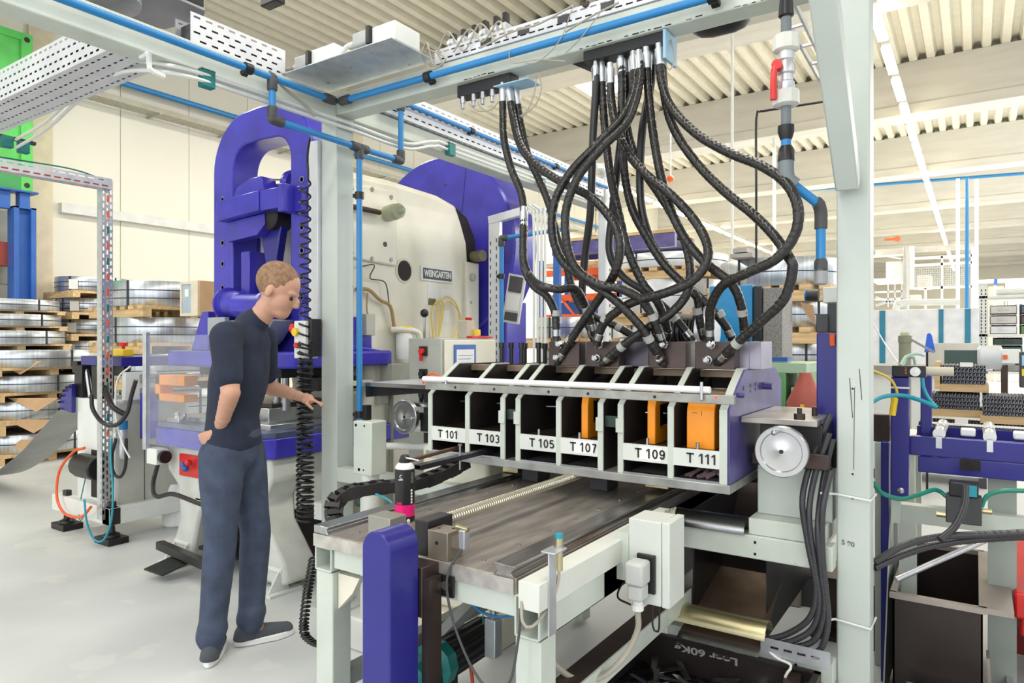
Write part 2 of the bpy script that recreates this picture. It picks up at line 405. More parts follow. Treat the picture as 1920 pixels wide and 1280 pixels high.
for z in (1.265,.985,.905): part(t,'bolt_hole',M().cyl((-.336,YB-.001,z),(-.336,YB+.002,z),.0035,n=10),cavity)
# left post
t=thing('frame_post','pale green square steel post behind the hanging coiled cords','post',(-2.86,2.56,0))
part(t,'post_tube',M().box(-2.92,-2.80,YB,YB+.12,0.012,ZB),pale2,bev=.006)
part(t,'base_plate',M().box(-2.98,-2.74,YB-.06,YB+.18,0,0.012),pale2)
part(t,'side_duct',M().box(-3.0,-2.925,YB-.02,YB+.08,1.45,2.50),zinc,bev=.004,label='white cable duct on the side of the post')
# crossbeam and side beams
t=thing('cross_beam','pale green square crossbeam carrying the black hoses overhead','beam',(-1.6,2.555,ZB))
part(t,'beam_tube',M().box(-2.95,0.6,YB,YB+.11,ZB,ZB+.11),pale,bev=.006)
sc=M()
for (x0,x1) in [(-1.95,-1.8),(-1.35,-1.2),(-1.15,-.98),(-.9,-.83),(-.72,-.5)]:
    x=x0
    while x<x1:
        l=random.uniform(.01,.035); z=ZB+.002+random.uniform(0,.004)
        sc.box(x,x+l,YB-.0008,YB+.001,z,z+random.uniform(.002,.005)); x+=l+random.uniform(.003,.02)
part(t,'chipped_edge',sc,cavity,label='dark paint chips along the lower edge')
solo('side_beam','pale green side beam running from the corner toward top left','beam',M().box(XL-.09,XL+.03,-.6,YB,ZB-.02,ZB+.10),pale,bev=.006)
solo('side_beam','pale green side beam running back to the rear post','beam',M().box(XL-.09,XL+.03,YB+.12,5.6,ZB+.0,ZB+.10),pale,bev=.006)
t=thing('rear_post','slotted white rear post left of the hoses','post',(XL,5.7,0))
part(t,'post_channel',M().box(XL-.04,XL+.06,5.66,5.76,.01,2.86),white,bev=.02)
s=M()
for i in range(36): s.box(XL+.0605,XL+.062,5.70,5.72,.5+i*.065,.525+i*.065)
part(t,'slot_row',s,fit)
part(t,'top_bend',M().tube([(XL+.01,5.7,2.8),(XL+.01,5.7,2.93),(XL+.01,5.62,2.99),(XL+.01,5.5,2.97)],.035,n=10,step=.03),white)
# slotted trays
def tray(nm,label,o,u,LU,side,h,w,rows,m_=zinc,**k):
    """side: unit vector from the visible side across the tray"""
    o=V(o);u=V(u);sd=V(side);t=M()
    t.perf(o,u,(0,0,1),LU,h,rows=rows,**k); t.perf(o+sd*w,u,(0,0,1),LU,h,rows=rows,**k)
    t.perf(o,u,sd,LU,w,rows=max(2,rows),**k)
    th=thing(nm,label,'cable tray',o+u*(LU/2)+sd*(w/2)); part(th,'tray_sheet',t,m_,thick=.002)
    b=M(); a_=o+u*.02+sd*.012+V((0,0,.012)); c_=o+u*(LU-.02)+sd*(w-.012)+V((0,0,h*.72))
    b.box(min(a_.x,c_.x),max(a_.x,c_.x),min(a_.y,c_.y),max(a_.y,c_.y),a_.z,c_.z); part(th,'dark_tray_filler',b,mat('tray_filler_grey',(84,84,88),.7,var=.3,scale=20))  # dark filler box in place of cables, makes the slots look dark
    return th
tray('cable_tray','slotted white cable tray hanging over the container at top left',(-6.5,1.40,2.60),(1,0,0),3.6,(0,1,0),.15,.22,4,slot=.026,sw=.010,pitch=.05)
tray('cable_tray','slotted white cable tray above the left blue pipe',(-2.86,1.72,2.735),(0,1,0),.50,(-1,0,0),.135,.12,4,slot=.032,sw=.009,pitch=.058)
t=tray('cable_tray','slotted white tray along the top of the crossbeam',(-2.12,YB-.005,2.727),(1,0,0),2.9,(0,1,0),.065,.10,2,slot=.03,sw=.007,pitch=.045)
tray('cable_tray','slotted white tray beside the blue pipe toward the rear post',(XL+.06,2.78,2.72),(0,1,0),2.8,(-1,0,0),.15,.14,3,slot=.035,sw=.008,pitch=.062)
s=M()
for i in range(9): s.box(-1.85+i*.2,-1.79+i*.2,YB-.0075,YB-.0045,2.745,2.775)
solo('tray_window_row','row of dark rectangular cut-outs in the crossbeam tray','opening',s,fit)
# cables lying in the crossbeam tray
for i in range(10):
    pts=[]; x=-2.15
    y0=YB+.01+.009*i
    while x<0.3:
        pts.append((x,y0+random.uniform(-.004,.004),2.742+random.uniform(0,.06)+(.02 if x<-1.9 else 0))); x+=.3
    solo('tray_cable','grey control cable lying in the crossbeam tray','cable',M().tube(pts,.0045,n=6,step=.05),cable,group='grey cables in the crossbeam tray')
for i,pp in enumerate([[(820,100),(840,60),(870,95),(900,45),(930,80)],[(850,98),(880,55),(905,78),(935,40),(950,70)],[(790,105),(800,80),(812,120),(830,122),(818,95)],
                       [(900,90),(960,60),(1010,45),(1075,10)],[(1060,60),(1110,30),(1160,5)],[(785,95),(808,130),(835,110),(800,90)]]):
    solo('loose_cable',['grey cable arching over the left valves','second grey cable arching over the middle valves','coiled grey cable loop beside the metal plate','grey cable rising along the tray right of the valves','thin grey cable near the round knob','outer grey loop beside the metal plate'][i],'cable',
      M().tube([Yp(a,b,YB-.02-.006*i) for a,b in pp],.004,n=6,step=.015),cable)
for i,pp in enumerate([[(1060,115),(1010,112),(960,118),(955,95)],[(1075,10),(1050,75),(1010,115),(985,118)],[(1125,25),(1090,70),(1060,100)]]):
    solo('dangling_wire',['thin grey wire draped under the blue pipe','thin grey wire looping down from the tray over the beam','short thin grey wire crossing the blue pipe'][i],'wire',M().tube([Yp(a,b,YB-.07) for a,b in pp],.0022,n=6,step=.02),cable)
for i,(pp) in enumerate([[(1010,140),(1015,165),(1005,195),(978,220)],[(1005,140),(1003,170),(990,205),(975,218)],[(880,195),(895,208),(920,206),(935,190)],[(895,192),(905,205),(930,220)]]):
    solo('sensor_wire',['outer beige wire loop by the left hose bundle','inner beige wire loop by the left hose bundle','beige wire hanging from the four fittings','lower beige wire trailing from the fittings'][i],'wire',M().tube([Yp(a,b,YB+.02) for a,b in pp],.003,n=6,step=.02),cable)
a=[Yp(1248,88,YB+.03),Yp(1246,115,YB+.03),Yp(1256,131,YB+.03),Yp(1265,110,YB+.03),Yp(1258,75,YB+.05)]
solo('sensor_wire','thin beige wire loop at the right hose bundle','wire',M().tube(a,.003,n=6,step=.02),cable)
# valves above the tray
vp=None
for i,(px,py) in enumerate([(852,70),(872,62),(892,54),(912,46),(933,42),(950,40)]):
    c=Yp(px,py+6,YB+.05); c.z=2.795
    t=thing('solenoid_valve','small solenoid valve in the row on the crossbeam tray','valve',c,'solenoid valves on the crossbeam')
    part(t,'valve_body',M().box(c.x-.014,c.x+.014,c.y-.03,c.y+.03,c.z,c.z+.045),galv,bev=.002)
    part(t,'coil',M().box(c.x-.011,c.x+.011,c.y-.02,c.y+.01,c.z+.045,c.z+.075+.004*i),black,bev=.002)
    part(t,'plug',M().cyl((c.x,c.y-.03,c.z+.02),(c.x,c.y-.048,c.z+.02),.009,n=10),paper)
c=Yp(1100,8,YB); solo('round_knob','small round dark knob at the top of the picture','knob',M().lathe(c,(0,-1,0),[(0,.012),(.004,.016),(.012,.016),(.016,.01)]),brown)
# junction plate, boxes, connectors
t=thing('mounting_plate','grey metal plate projecting from the overhead corner','plate',(-2.52,2.38,2.745))
part(t,'plate_sheet',M().box(-2.86,-2.12,2.20,2.50,2.745,2.75),galv)
part(t,'screw',M().cyl((-2.75,2.4,2.738),(-2.75,2.4,2.745),.006,n=8).cyl((-2.5,2.32,2.738),(-2.5,2.32,2.745),.006,n=8).cyl((-2.3,2.26,2.738),(-2.3,2.26,2.745),.004,n=8).cyl((-2.25,2.46,2.738),(-2.25,2.46,2.745),.004,n=8),steel)
def connector(name,label,x0,x1,y0,y1,z0,z1,hood):
    t=thing(name,label,'junction box',((x0+x1)/2,(y0+y1)/2,z0))
    part(t,'box_body',M().box(x0,x1,y0,y1,z0,z1),white,bev=.003)
    ym=y0+.03
    part(t,'socket_frame',M().box(x0-.022,x0,ym-.05,ym+.06,z0+.01,z0+.09),black,bev=.002)
    h=M().box(x0-.022-hood,x0-.022,ym-.04,ym+.04,z0+.018,z0+.085)
    p=part(t,'plug_hood',h,mat('plug_grey',(186,188,186),.5),bev=.012)
    part(p,'cable_gland',M().lathe((x0-.022-hood,ym,z0+.055),(-1,0,0),[(0,.02),(.015,.02),(.016,.016),(.035,.014)]),cablew)
    return V((x0-.055-hood,ym,z0+.055))
e1=connector('junction_box','large white junction box on the overhead metal plate',-2.26,-2.12,2.225,2.39,2.751,2.835,.10)
e2=connector('junction_box','small white junction box on the overhead plate left of the large one',-2.70,-2.54,2.25,2.40,2.751,2.845,.10)
solo('plug_cable','thick white cable curving between the two overhead plugs','cable',M().tube([e1,e1+V((-.04,0,-.0)),e1+V((-.12,.02,-.035)),e2+V((.12,.16,.02)),e2+V((.0,.2,.02)),e2+V((-.12,.1,0))],.012,n=10,step=.02),cablew)
solo('plug_cable','grey cable leaving the left overhead plug','cable',M().tube([e2,e2+V((-.04,-.0,0)),e2+V((-.06,-.1,-.02)),e2+V((-.06,-.3,.0))],.010,n=8,step=.02),cable)
solo('stray_cable','grey cable hanging diagonally at the overhead corner','cable',M().tube([(-2.77,2.06,2.70),(-2.765,2.14,2.64),(-2.76,2.28,2.585),(-2.76,2.32,2.55)],.007,n=8,step=.02),cable)
# tray outlet at top left
t=thing('duct_elbow','large rounded sheet metal duct elbow at the top of the picture','duct',(-2.9,1.25,2.8))
part(t,'drum',M().lathe((-3.02,1.40,2.83),(0,0,1),[(0,.14),(.004,.17),(.25,.18)],n=40),galv)
part(t,'duct_bottom',M().prism([(-3.3,1.15),(-2.87,1.15),(-2.87,1.80),(-2.95,1.84),(-3.2,1.80),(-3.3,1.6)],'z',2.90,2.92),mat('duct_grey',(170,172,176),.4,.6),bev=.01)
part(t,'end_flange',M().box(-3.0,-2.872,1.56,1.79,2.92,3.12),black)
part(t,'flange_slot_row',M().box(-2.872,-2.868,1.72,1.735,2.95,2.97).box(-2.872,-2.868,1.72,1.735,3.0,3.02).box(-2.872,-2.868,1.76,1.775,2.95,2.97).box(-2.872,-2.868,1.76,1.775,3.0,3.02),paper)
c=Yp(505,2,2.6)
solo('hanging_lamp_end','dark metal fitting hanging at the top edge left of centre','fitting',M().box(c.x-.09,c.x+.06,c.y,c.y+.07,c.z-.01,c.z+.06),dark,bev=.008)
# ---------- blue air pipe network ----------
XP=-2.735; R=.016
def fitting(m,a,b,r=R*1.35): m.lathe(a,V(b)-V(a),[(0,r*.95),(.006,r*1.08),((V(b)-V(a)).length-.006,r*1.08),((V(b)-V(a)).length,r*.95)],n=16)
def pipe_thing(label,pts,fits,r=R,m_=pipe,clips=()):
    pts=[V(p) for p in pts]
    t=thing('air_pipe',label,'pipe',pts[0])
    m=M()
    for a,b in zip(pts,pts[1:]): m.cyl(a,b,r,n=14)
    part(t,'tube',m,m_)
    for f in fits:
        p=pts[f]; g=M()
        nb=[pts[j] for j in (f-1,f+1) if 0<=j<len(pts)]
        g.sph(p,r*1.45)
        for q in nb: fitting(g,p,p+(q-p).normalized()*.06,r*1.4)
        part(t,'elbow',g,fit)
    for (p,ax) in clips:
        p=V(p); a=V(ax)
        part(t,'pipe_clip',M().cyl(p-a*.018,p+a*.018,r*1.55,n=14).bar(p-V((0,0,.0)),p+V((-.035 if abs(a.y)>.5 or abs(a.z)>.5 else 0,.035 if abs(a.x)>.5 else 0,-.02 if abs(a.z)<.5 else 0)),.03,.02),black)
    return t
pipe_thing('blue air pipe running along the left side beam to the corner',[(XP,.2,2.655),(XP,2.42,2.655)],[1],clips=[((XP,1.92,2.655),(0,1,0))])
pipe_thing('blue air pipe running along the front of the crossbeam',[(XP+.03,2.45,2.655),(-.72,2.45,2.655)],[0],clips=[((-2.12,2.45,2.655),(1,0,0)),((-.78,2.45,2.655),(1,0,0))])
pipe_thing('blue air pipe dropping from the side beam and crossing to the post tee',[(XP,2.05,2.655),(XP,2.05,2.46),(XP,2.60,2.455),(XP,2.92,2.455),(XP,2.92,2.80)],[0,1,2,3,4])
pipe_thing('blue air pipe running down the side of the left post',[(XP,2.60,2.455),(XP,2.60,.80)],[0],clips=[((XP,2.60,2.20),(0,0,1)),((XP,2.60,1.03),(0,0,1))])
t=thing('pipe_coupling','black and silver hose coupling under the left blue drop pipe','coupling',(XP,2.60,.45))
part(t,'valve_block',M().lathe((XP,2.60,.82),(0,0,-1),[(0,.022),(.01,.026),(.07,.026),(.08,.018)]),fit)
part(t,'nipple',M().cyl((XP,2.6,.745),(XP,2.6,.62),.016),steel)
part(t,'hose_socket',M().lathe((XP,2.60,.63),(0,0,-1),[(0,.018),(.01,.024),(.08,.024),(.09,.015)]),fit)
part(t,'lever',M().tube([(XP+.02,2.58,.80),(XP+.045,2.58,.79),(XP+.05,2.58,.70),(XP+.03,2.58,.67)],.006,n=8,step=.01),black)
part(t,'green_button',M().cyl((XP+.02,2.585,.57),(XP+.028,2.58,.57),.01),greent)
pipe_thing('blue air pipe along the tray toward the rear post',[(XP-.01,2.92,2.80),(XP-.01,5.6,2.80)],[],r=.014,clips=[((XP-.01,3.6,2.8),(0,1,0)),((XP-.01,4.7,2.8),(0,1,0))])
# right shut-off assembly: pipe column with red valve
xc=Yp(1474,0,2.36).x
t=thing('shut_off_valve','grey pipe drop with white unions and red lever at upper right','valve',(xc,2.36,2.0))
zz=lambda py: Yp(1474,py,2.36).z
part(t,'upper_sleeve',M().lathe((xc,2.36,zz(-25)),(0,0,-1),[(0,.018),(.04,.02),(zz(-25)-zz(30),.024),(zz(-25)-zz(33),.018)]),black)
part(t,'grey_pipe',M().cyl((xc,2.36,zz(20)),(xc,2.36,zz(75)),.0165).cyl((xc,2.36,zz(200)),(xc,2.36,zz(245)),.0165),mat('pvc_grey',(112,120,124),.4))
for a,b in ((66,98),(170,200)):
    part(t,'union_nut',M().lathe((xc,2.36,zz(a)),(0,0,-1),[(0,.034),(.004,.041),(zz(a)-zz(b)-.006,.041),(zz(a)-zz(b),.03)],n=10),mat('union_white',(214,214,208),.4))
part(t,'ball_valve',M().lathe((xc,2.36,zz(95)),(0,0,-1),[(0,.026),(.03,.024),(.034,.02),(.05,.028),(.075,.028),(.08,.021),(.1,.021),(.105,.026),(.13,.026),(.14,.02),(.16,.02)],n=12),galv)
part(t,'red_lever',M().tube([(xc-.012,2.33,zz(126)),(xc-.026,2.325,zz(130)),(xc-.03,2.32,zz(150)),(xc-.03,2.32,zz(190))],.011,n=10,step=.01).cyl((xc-.02,2.345,zz(126)),(xc-.02,2.315,zz(126)),.016),red)
pvc=MC['pvc_grey']
part(t,'reducer',M().lathe((xc,2.36,zz(236)),(0,0,-1),[(0,.026),(.02,.026),(.045,.018)]).lathe((xc,2.36,zz(274)),(0,0,-1),[(0,.018),(.015,.026),(.05,.027)]),black)
part(t,'blue_ring',M().cyl((xc,2.36,zz(262)),(xc,2.36,zz(276)),.016),pipe)
A0=V((xc,2.36,zz(300))); A1=V((xc,2.36,zz(335))); A2=Yp(1490,348,2.37)
part(t,'grey_elbow',M().tube([A0,A0.lerp(A1,.6),A1+V((.005,0,-.005)),A2],.026,n=16,step=.01),pvc)
B1=Yp(1535,383,2.42); B2=Yp(1539,400,2.43); B3=Yp(1539,488,2.43); B4=Yp(1539,530,2.43)
part(t,'blue_pipe',M().cyl(A2,B1,.015).cyl(B2,B3,.015),pipe)
part(t,'lower_elbow',M().tube([B1+(A2-B1)*.12,B1,B2,B2+V((0,0,-.05))],.020,n=14,step=.008),fit)
part(t,'end_coupling',M().lathe(B3+V((0,0,.005)),(0,0,-1),[(0,.016),(.01,.021),(.04,.021)]),fit)
part(t,'filter_cap',M().lathe(B3+V((0,0,-.03)),(0,0,-1),[(0,.021),(.045,.021),(.05,.015)]),mat('smoked_cap',(150,152,152),.3))
# ladder tray and dark dome beyond the beam
a=Yp(1462,15,3.6); b=Yp(1560,190,4.6)
u=M(); a2=Yp(1490,5,3.6); b2=Yp(1578,190,4.6)
u.bar(a,b,.012,.03); u.bar(a2,b2,.012,.03)
for i in range(6): u.bar(a.lerp(b,i/5.5),a2.lerp(b2,i/5.5),.018,.012)
solo('ladder_tray','narrow silver ladder tray behind the red valve','cable tray',u,galv)
c=Yp(1345,30,3.1)
t=thing('air_tank','black rounded tank with yellow sticker above the crossbeam','tank',c)
part(t,'tank_shell',M().lathe(c+V((-.13,0,.02)),(1,0,0),[(0,.04),(.02,.075),(.05,.095),(.1,.105),(.2,.105),(.24,.095),(.27,.07),(.285,.03)],n=30),black)
part(t,'warning_sticker',M().box(c.x+.0,c.x+.03,c.y-.099,c.y-.096,c.z-.05,c.z+.03),yellow)
part(t,'tank_strap',M().box(c.x-.06,c.x-.04,c.y-.02,c.y+.02,c.z+.12,c.z+.40).box(c.x+.08,c.x+.1,c.y-.02,c.y+.02,c.z+.12,c.z+.40),dark)
# manifold undersides
t=thing('hose_manifold','dark manifold block under the crossbeam holding the left hoses','manifold',Yp(930,185,2.56))
part(t,'block',M().box(XatY(862,2.55),XatY(962,2.55),2.53,2.60,2.56,ZB-.001),black,bev=.003)
part(t,'blue_plate',M().prism([(XatY(925,2.5),2.50),(XatY(990,2.5),2.50),(XatY(990,2.5),2.60),(XatY(950,2.5),2.60)],'z',2.553,2.558),mat('light_blue_sheet',(150,190,215),.4))
for px in (868,888,905,923):
    x=XatY(px,2.54); part(t,'hex_fitting',M().cyl((x,2.54,2.56),(x,2.54,2.53),.013,n=6).cyl((x,2.54,2.53),(x,2.54,2.505),.009,n=10),steel)
t=thing('hose_manifold','dark manifold block under the crossbeam holding the right hoses','manifold',Yp(1180,100,2.56))
part(t,'block',M().box(XatY(1100,2.55),XatY(1255,2.55),2.52,2.60,2.57,ZB-.001),black,bev=.003)
part(t,'gusset_plate',M().prism([(XatY(1062,2.55),2.612),(XatY(1130,2.55),2.612),(XatY(1130,2.55),2.51)],'y',2.6,2.606),dark)
part(t,'blue_plate',M().box(XatY(1252,2.55),XatY(1255,2.55)+.004,2.50,2.62,2.50,2.61),MC['light_blue_sheet'])
# conduits under the left side beam
for dy,lb in ((0,'upper white conduit running along under the left side beam'),(.03,'lower white conduit running along under the left side beam')):
    z=2.585-dy
    pts=[Xp(30,262+dy*500,-5.0),Xp(90,225+dy*500,-4.4),Xp(170,150+dy*600,-3.6),Xp(235,116+dy*600,-3.05),(XL+.04,1.62,z-.01),(XL+.045,1.9,z),(XL+.05,2.3,z),(XL+.05,2.6,z),(XL+.06,2.9,z-.01),(XL+.06,3.06,z+.005),(XL+.07,3.25,z+.065),(XL+.07,3.5,z+.075),(XL+.07,5.4,z+.075)]
    solo('white_conduit',lb,'conduit',M().tube(pts,.009,n=8,step=.04),cablew)
for i,(p) in enumerate([(XL+.045,1.75,2.57),(XL+.07,3.4,2.64),(XL+.07,4.5,2.64)]):
    p=V(p); t=thing('pipe_clamp',['green block clamp holding the white conduits near the left tray','green block clamp on the conduits below the blue tee pipe','green block clamp on the conduits near the rear post'][i],'clamp',p)
    part(t,'clamp_block',M().box(p.x-.02,p.x+.02,p.y-.03,p.y+.03,p.z-.045,p.z+.03),tealp,bev=.003)
    part(t,'clamp_plate',M().box(p.x-.022,p.x+.022,p.y-.032,p.y+.032,p.z+.03,p.z+.036),steel)
t=thing('hanger_bracket','white bent bracket hanging under the left beam','bracket',(XL+.04,1.53,2.55))
part(t,'strap',M().tube([(XL-.02,1.5,2.59),(XL+.04,1.5,2.588),(XL+.045,1.5,2.53),(XL+.045,1.56,2.515)],.012,n=6,step=.02),white)
# left rack with clamps and slotted upright
solo('strut_rail','dark strut rail holding green clamps beside the container','rail',M().bar(Xp(-10,252,-5.07),Xp(66,270,-5.07),.03,.02),dark)
c=Xp(26,268,-5.03)
solo('pipe_clamp','green clamps on the strut rail at the far left','clamp',M().box(c.x-.02,c.x+.03,c.y-.07,c.y-.01,c.z-.04,c.z+.03).box(c.x-.02,c.x+.03,c.y+.02,c.y+.08,c.z-.055,c.z+.015),tealp,bev=.004)
t=thing('slotted_upright','tall slotted steel upright with cables beside the feeder cabinet','upright',(-5.07,2.42,.17))
part(t,'channel_face',M().box(-5.13,-5.08,2.39,2.395,.17,2.565),galv)
u=M(); u.perf((-5.075,2.395,.17),(0,0,1),(0,1,0),2.39,.075,rows=3,slot=.03,sw=.012,pitch=.05)
u.perf((-5.08,2.39,.17),(0,0,1),(1,0,0),2.39,.02,rows=1,slot=.03,sw=.007,pitch=.05)
part(t,'slotted_face',u,galv,thick=.002)
for i in range(16):
    z=.75+i*.11; part(t,'cable_seen_in_slot',M().box(-5.0745,-5.0735,2.43,2.445,z,z+.05),[rackor,greent,rackor,greent,rackor][i%5])
t=thing('slotted_tray','slotted tray with orange cables leading left from the tall upright','cable tray',(-5.07,1.9,2.48))
u=M().perf((-5.05,1.2,2.49),(0,1,0),(0,0,1),1.25,.075,rows=2,slot=.04,sw=.01,pitch=.06); u.perf((-5.05,1.2,2.49),(0,1,0),(-1,0,0),1.25,.08,rows=2,slot=.04,sw=.01,pitch=.06)
part(t,'tray_sheet',u,galv,thick=.002)
part(t,'cable',M().cyl((-5.07,1.2,2.51),(-5.07,2.43,2.51),.012,n=8),rackor); part(t,'cable',M().tube([(-5.07,1.2,2.56),(-5.07,1.8,2.575),(-5.07,2.2,2.585),(-5.07,2.42,2.55)],.005,n=6,step=.05),greent)
# ---------- hoses ----------
def wrap(L,a):
    f=(L/.021-a)%1.0
    return .90 if f<.10 else (1.0+.05*f)
def plain(L,a): return 1.0
def hose(label,pts,wrapped=True,r=.0165,cuff=True):
    P=[Yp(a,b,y) for a,b,y in pts]
    t=thing('hydraulic_hose',label,'hose',P[-1])
    part(t,'hose_body',M().tube(spline(P,.0045 if wrapped else .012),r,n=14 if wrapped else 12,rf=wrap if wrapped else None),hosem if wrapped else rubber,sharp=28)
    d=(P[-2]-P[-1]).normalized()
    part(t,'end_fitting',M().lathe(P[-1]-d*.012,d,[(0,.009),(.008,.012),(.012,.015),(.032,.015),(.034,.018),(.06,.018),(.062,.0165)],n=6 if False else 12),steel)
    if cuff: part(t,'label_sleeve',M().cyl(P[-1]+d*.105,P[-1]+d*.13,r*1.13,n=14),mat('grey_sleeve',(176,176,172),.5))
    d=(P[1]-P[0]).normalized()
    part(t,'top_fitting',M().lathe(P[0]-d*.03,d,[(0,.013),(.02,.013),(.022,.018),(.05,.018),(.052,.0172),(.085,.0172)],n=12),steel if not wrapped else galv)
    return t
HS=[
('leftmost wrapped hose dropping straight then curving to the left tall block',[(943,168,2.54),(943,210,2.54),(945,260,2.5),(958,315,2.5),(978,365,2.5),(983,420,2.5),(981,480,2.46),(992,515,2.46),(1012,534,2.42),(1045,542,2.44),(1080,543,2.5),(1100,580,2.56),(1115,628,2.6)],True),
('wrapped hose swinging from the left manifold around the wide right loop',[(955,172,2.54),(962,220,2.52),(975,270,2.46),(1000,305,2.42),(1050,340,2.40),(1105,368,2.38),(1145,410,2.37),(1162,455,2.36),(1155,505,2.38),(1130,550,2.42),(1095,600,2.46),(1062,650,2.49),(1045,680,2.50)],True),
('wrapped hose falling behind the left white uprights',[(968,175,2.57),(975,225,2.57),(990,290,2.56),(1010,335,2.58),(1030,385,2.6),(1045,445,2.6),(1060,490,2.62),(1075,545,2.64),(1095,590,2.66),(1115,640,2.68)],True),
('grey scuffed hose curving down to the left block elbow',[(982,400,2.48),(981,470,2.46),(984,505,2.46),(1000,535,2.46),(1025,555,2.48),(1040,585,2.5),(1043,620,2.5),(1043,640,2.5)],True),
('straight hose at the left edge of the right bundle',[(1117,128,2.54),(1117,170,2.54),(1113,240,2.55),(1110,320,2.56),(1107,400,2.57),(1097,480,2.6),(1092,560,2.62),(1110,590,2.64),(1150,608,2.66),(1180,625,2.68),(1205,640,2.7)],False),
('wrapped hose descending left of the cream uprights to the middle block',[(1128,130,2.56),(1130,180,2.56),(1136,260,2.55),(1145,330,2.52),(1160,400,2.5),(1178,470,2.5),(1205,530,2.52),(1235,570,2.55),(1252,620,2.6),(1247,640,2.62)],True),
('wrapped hose from the second fitting ending right of the motor',[(1144,132,2.54),(1146,185,2.54),(1156,240,2.5),(1180,290,2.46),(1215,330,2.44),(1258,365,2.42),(1300,410,2.42),(1325,455,2.4),(1325,490,2.38),(1300,525,2.38),(1250,548,2.38),(1190,565,2.40),(1155,585,2.42),(1130,610,2.44),(1118,645,2.46)],True),
('plain hose sweeping in the outer left circle',[(1188,110,2.52),(1190,160,2.50),(1170,215,2.44),(1120,270,2.38),(1068,325,2.34),(1040,380,2.32),(1036,440,2.32),(1055,490,2.34),(1100,525,2.36),(1150,560,2.38),(1200,610,2.42),(1225,650,2.45),(1243,682,2.49)],True),
('plain hose sweeping in the inner left circle',[(1198,108,2.5),(1200,150,2.48),(1178,225,2.42),(1130,275,2.36),(1085,330,2.32),(1062,390,2.3),(1062,450,2.3),(1078,500,2.32),(1120,532,2.34),(1165,542,2.36),(1205,565,2.4),(1228,605,2.44),(1242,645,2.48)],True),
('wrapped hose from the middle fitting curving to the right rear port',[(1164,115,2.55),(1166,160,2.55),(1166,240,2.56),(1172,330,2.56),(1185,390,2.55),(1210,440,2.55),(1245,495,2.55),(1290,540,2.56),(1308,560,2.58),(1312,600,2.6),(1320,635,2.63)],True),
('thin plain hose behind the middle of the bundle',[(1180,112,2.6),(1182,180,2.6),(1165,260,2.6),(1155,340,2.6),(1148,400,2.62),(1143,470,2.62),(1165,515,2.64),(1215,550,2.66),(1260,590,2.68),(1300,640,2.7)],False),
('wrapped hose crossing the bundle with a blue marking band',[(1170,118,2.6),(1175,230,2.6),(1195,300,2.58),(1240,370,2.56),(1275,430,2.54),(1293,490,2.52),(1290,545,2.50),(1260,585,2.48),(1215,615,2.46),(1165,650,2.46),(1130,682,2.48)],True),
('plain hose dropping from the right fittings behind the twin wraps',[(1222,108,2.58),(1220,160,2.58),(1205,240,2.58),(1200,330,2.58),(1205,400,2.58),(1225,460,2.58),(1260,510,2.58),(1320,565,2.6),(1360,610,2.64),(1375,640,2.66)],False),
('wrapped hose running straight to the right rear elbow',[(1212,103,2.52),(1214,150,2.52),(1222,230,2.5),(1235,310,2.48),(1253,380,2.46),(1280,440,2.46),(1320,490,2.46),(1370,530,2.48),(1390,575,2.52),(1398,640,2.58)],True),
('plain hose bowing to the lower right crossing',[(1240,100,2.56),(1248,190,2.54),(1268,250,2.52),(1310,310,2.5),(1360,360,2.46),(1410,400,2.42),(1450,440,2.38),(1478,480,2.36),(1486,505,2.36),(1470,560,2.38),(1425,605,2.42),(1380,645,2.46),(1345,680,2.5)],True),
('long wrapped hose looping farthest right before the valve',[(1236,96,2.52),(1240,150,2.52),(1258,200,2.50),(1305,250,2.46),(1365,285,2.42),(1430,312,2.38),(1475,345,2.34),(1496,390,2.32),(1490,440,2.32),(1455,485,2.33),(1400,512,2.36),(1355,535,2.4),(1333,575,2.45),(1331,620,2.49),(1331,640,2.5)],True),
]
for lb,pts,wr in HS: hose('black hydraulic hose, '+lb,pts,wr)
# ================= TRANSFER TABLE =================
TZ=.83
t=thing('transfer_table','pale green steel table with a bare steel top in the foreground','table',(-1.32,2.2,0))
top=M().box(-1.70,-.95,1.43,3.2,TZ-.04,TZ)
part(t,'table_top',top,oil,bev=.002)
part(t,'front_edge_strip',M().box(-1.70,-.955,1.424,1.43,TZ-.04,TZ-.002),mat('worn_edge_steel',(196,192,184),.4,.6,var=.15,scale=20))
part(t,'rail',M().prism([(-1.70,TZ),(-1.635,TZ),(-1.645,TZ+.012),(-1.635,TZ+.024),(-1.70,TZ+.024)],'y',1.426,3.2),steel,bev=.002)
part(t,'rail',M().prism([(-1.02,TZ),(-.955,TZ),(-.965,TZ+.010),(-.95,TZ+.024),(-.952,TZ+.03),(-1.018,TZ+.03),(-1.02,TZ+.024),(-1.008,TZ+.010)],'y',1.426,3.2),mat('rail_steel',(150,146,142),.28,.95,var=.15,aniso=(8,1,8)),bev=.002)
b=M()
for x in (-1.1,-1.45,-1.58):
    for y in [1.5+.17*i for i in range(9)]: b.cyl((x,y,TZ),(x,y,TZ+.003),.006,n=8)
part(t,'screw_row',b,steel)
def sqtube(m,x0,x1,y0,y1,z0,z1,open_end=False):
    if not open_end: return m.box(x0,x1,y0,y1,z0,z1)
    w=.006
    m.box(x0,x1,y0,y1,z0,z0+w); m.box(x0,x1,y0,y1,z1-w,z1); m.box(x0,x0+w,y0,y1,z0,z1); m.box(x1-w,x1,y0,y1,z0,z1)
    return m.box(x0,x1,y0+.35,y1,z0,z1)
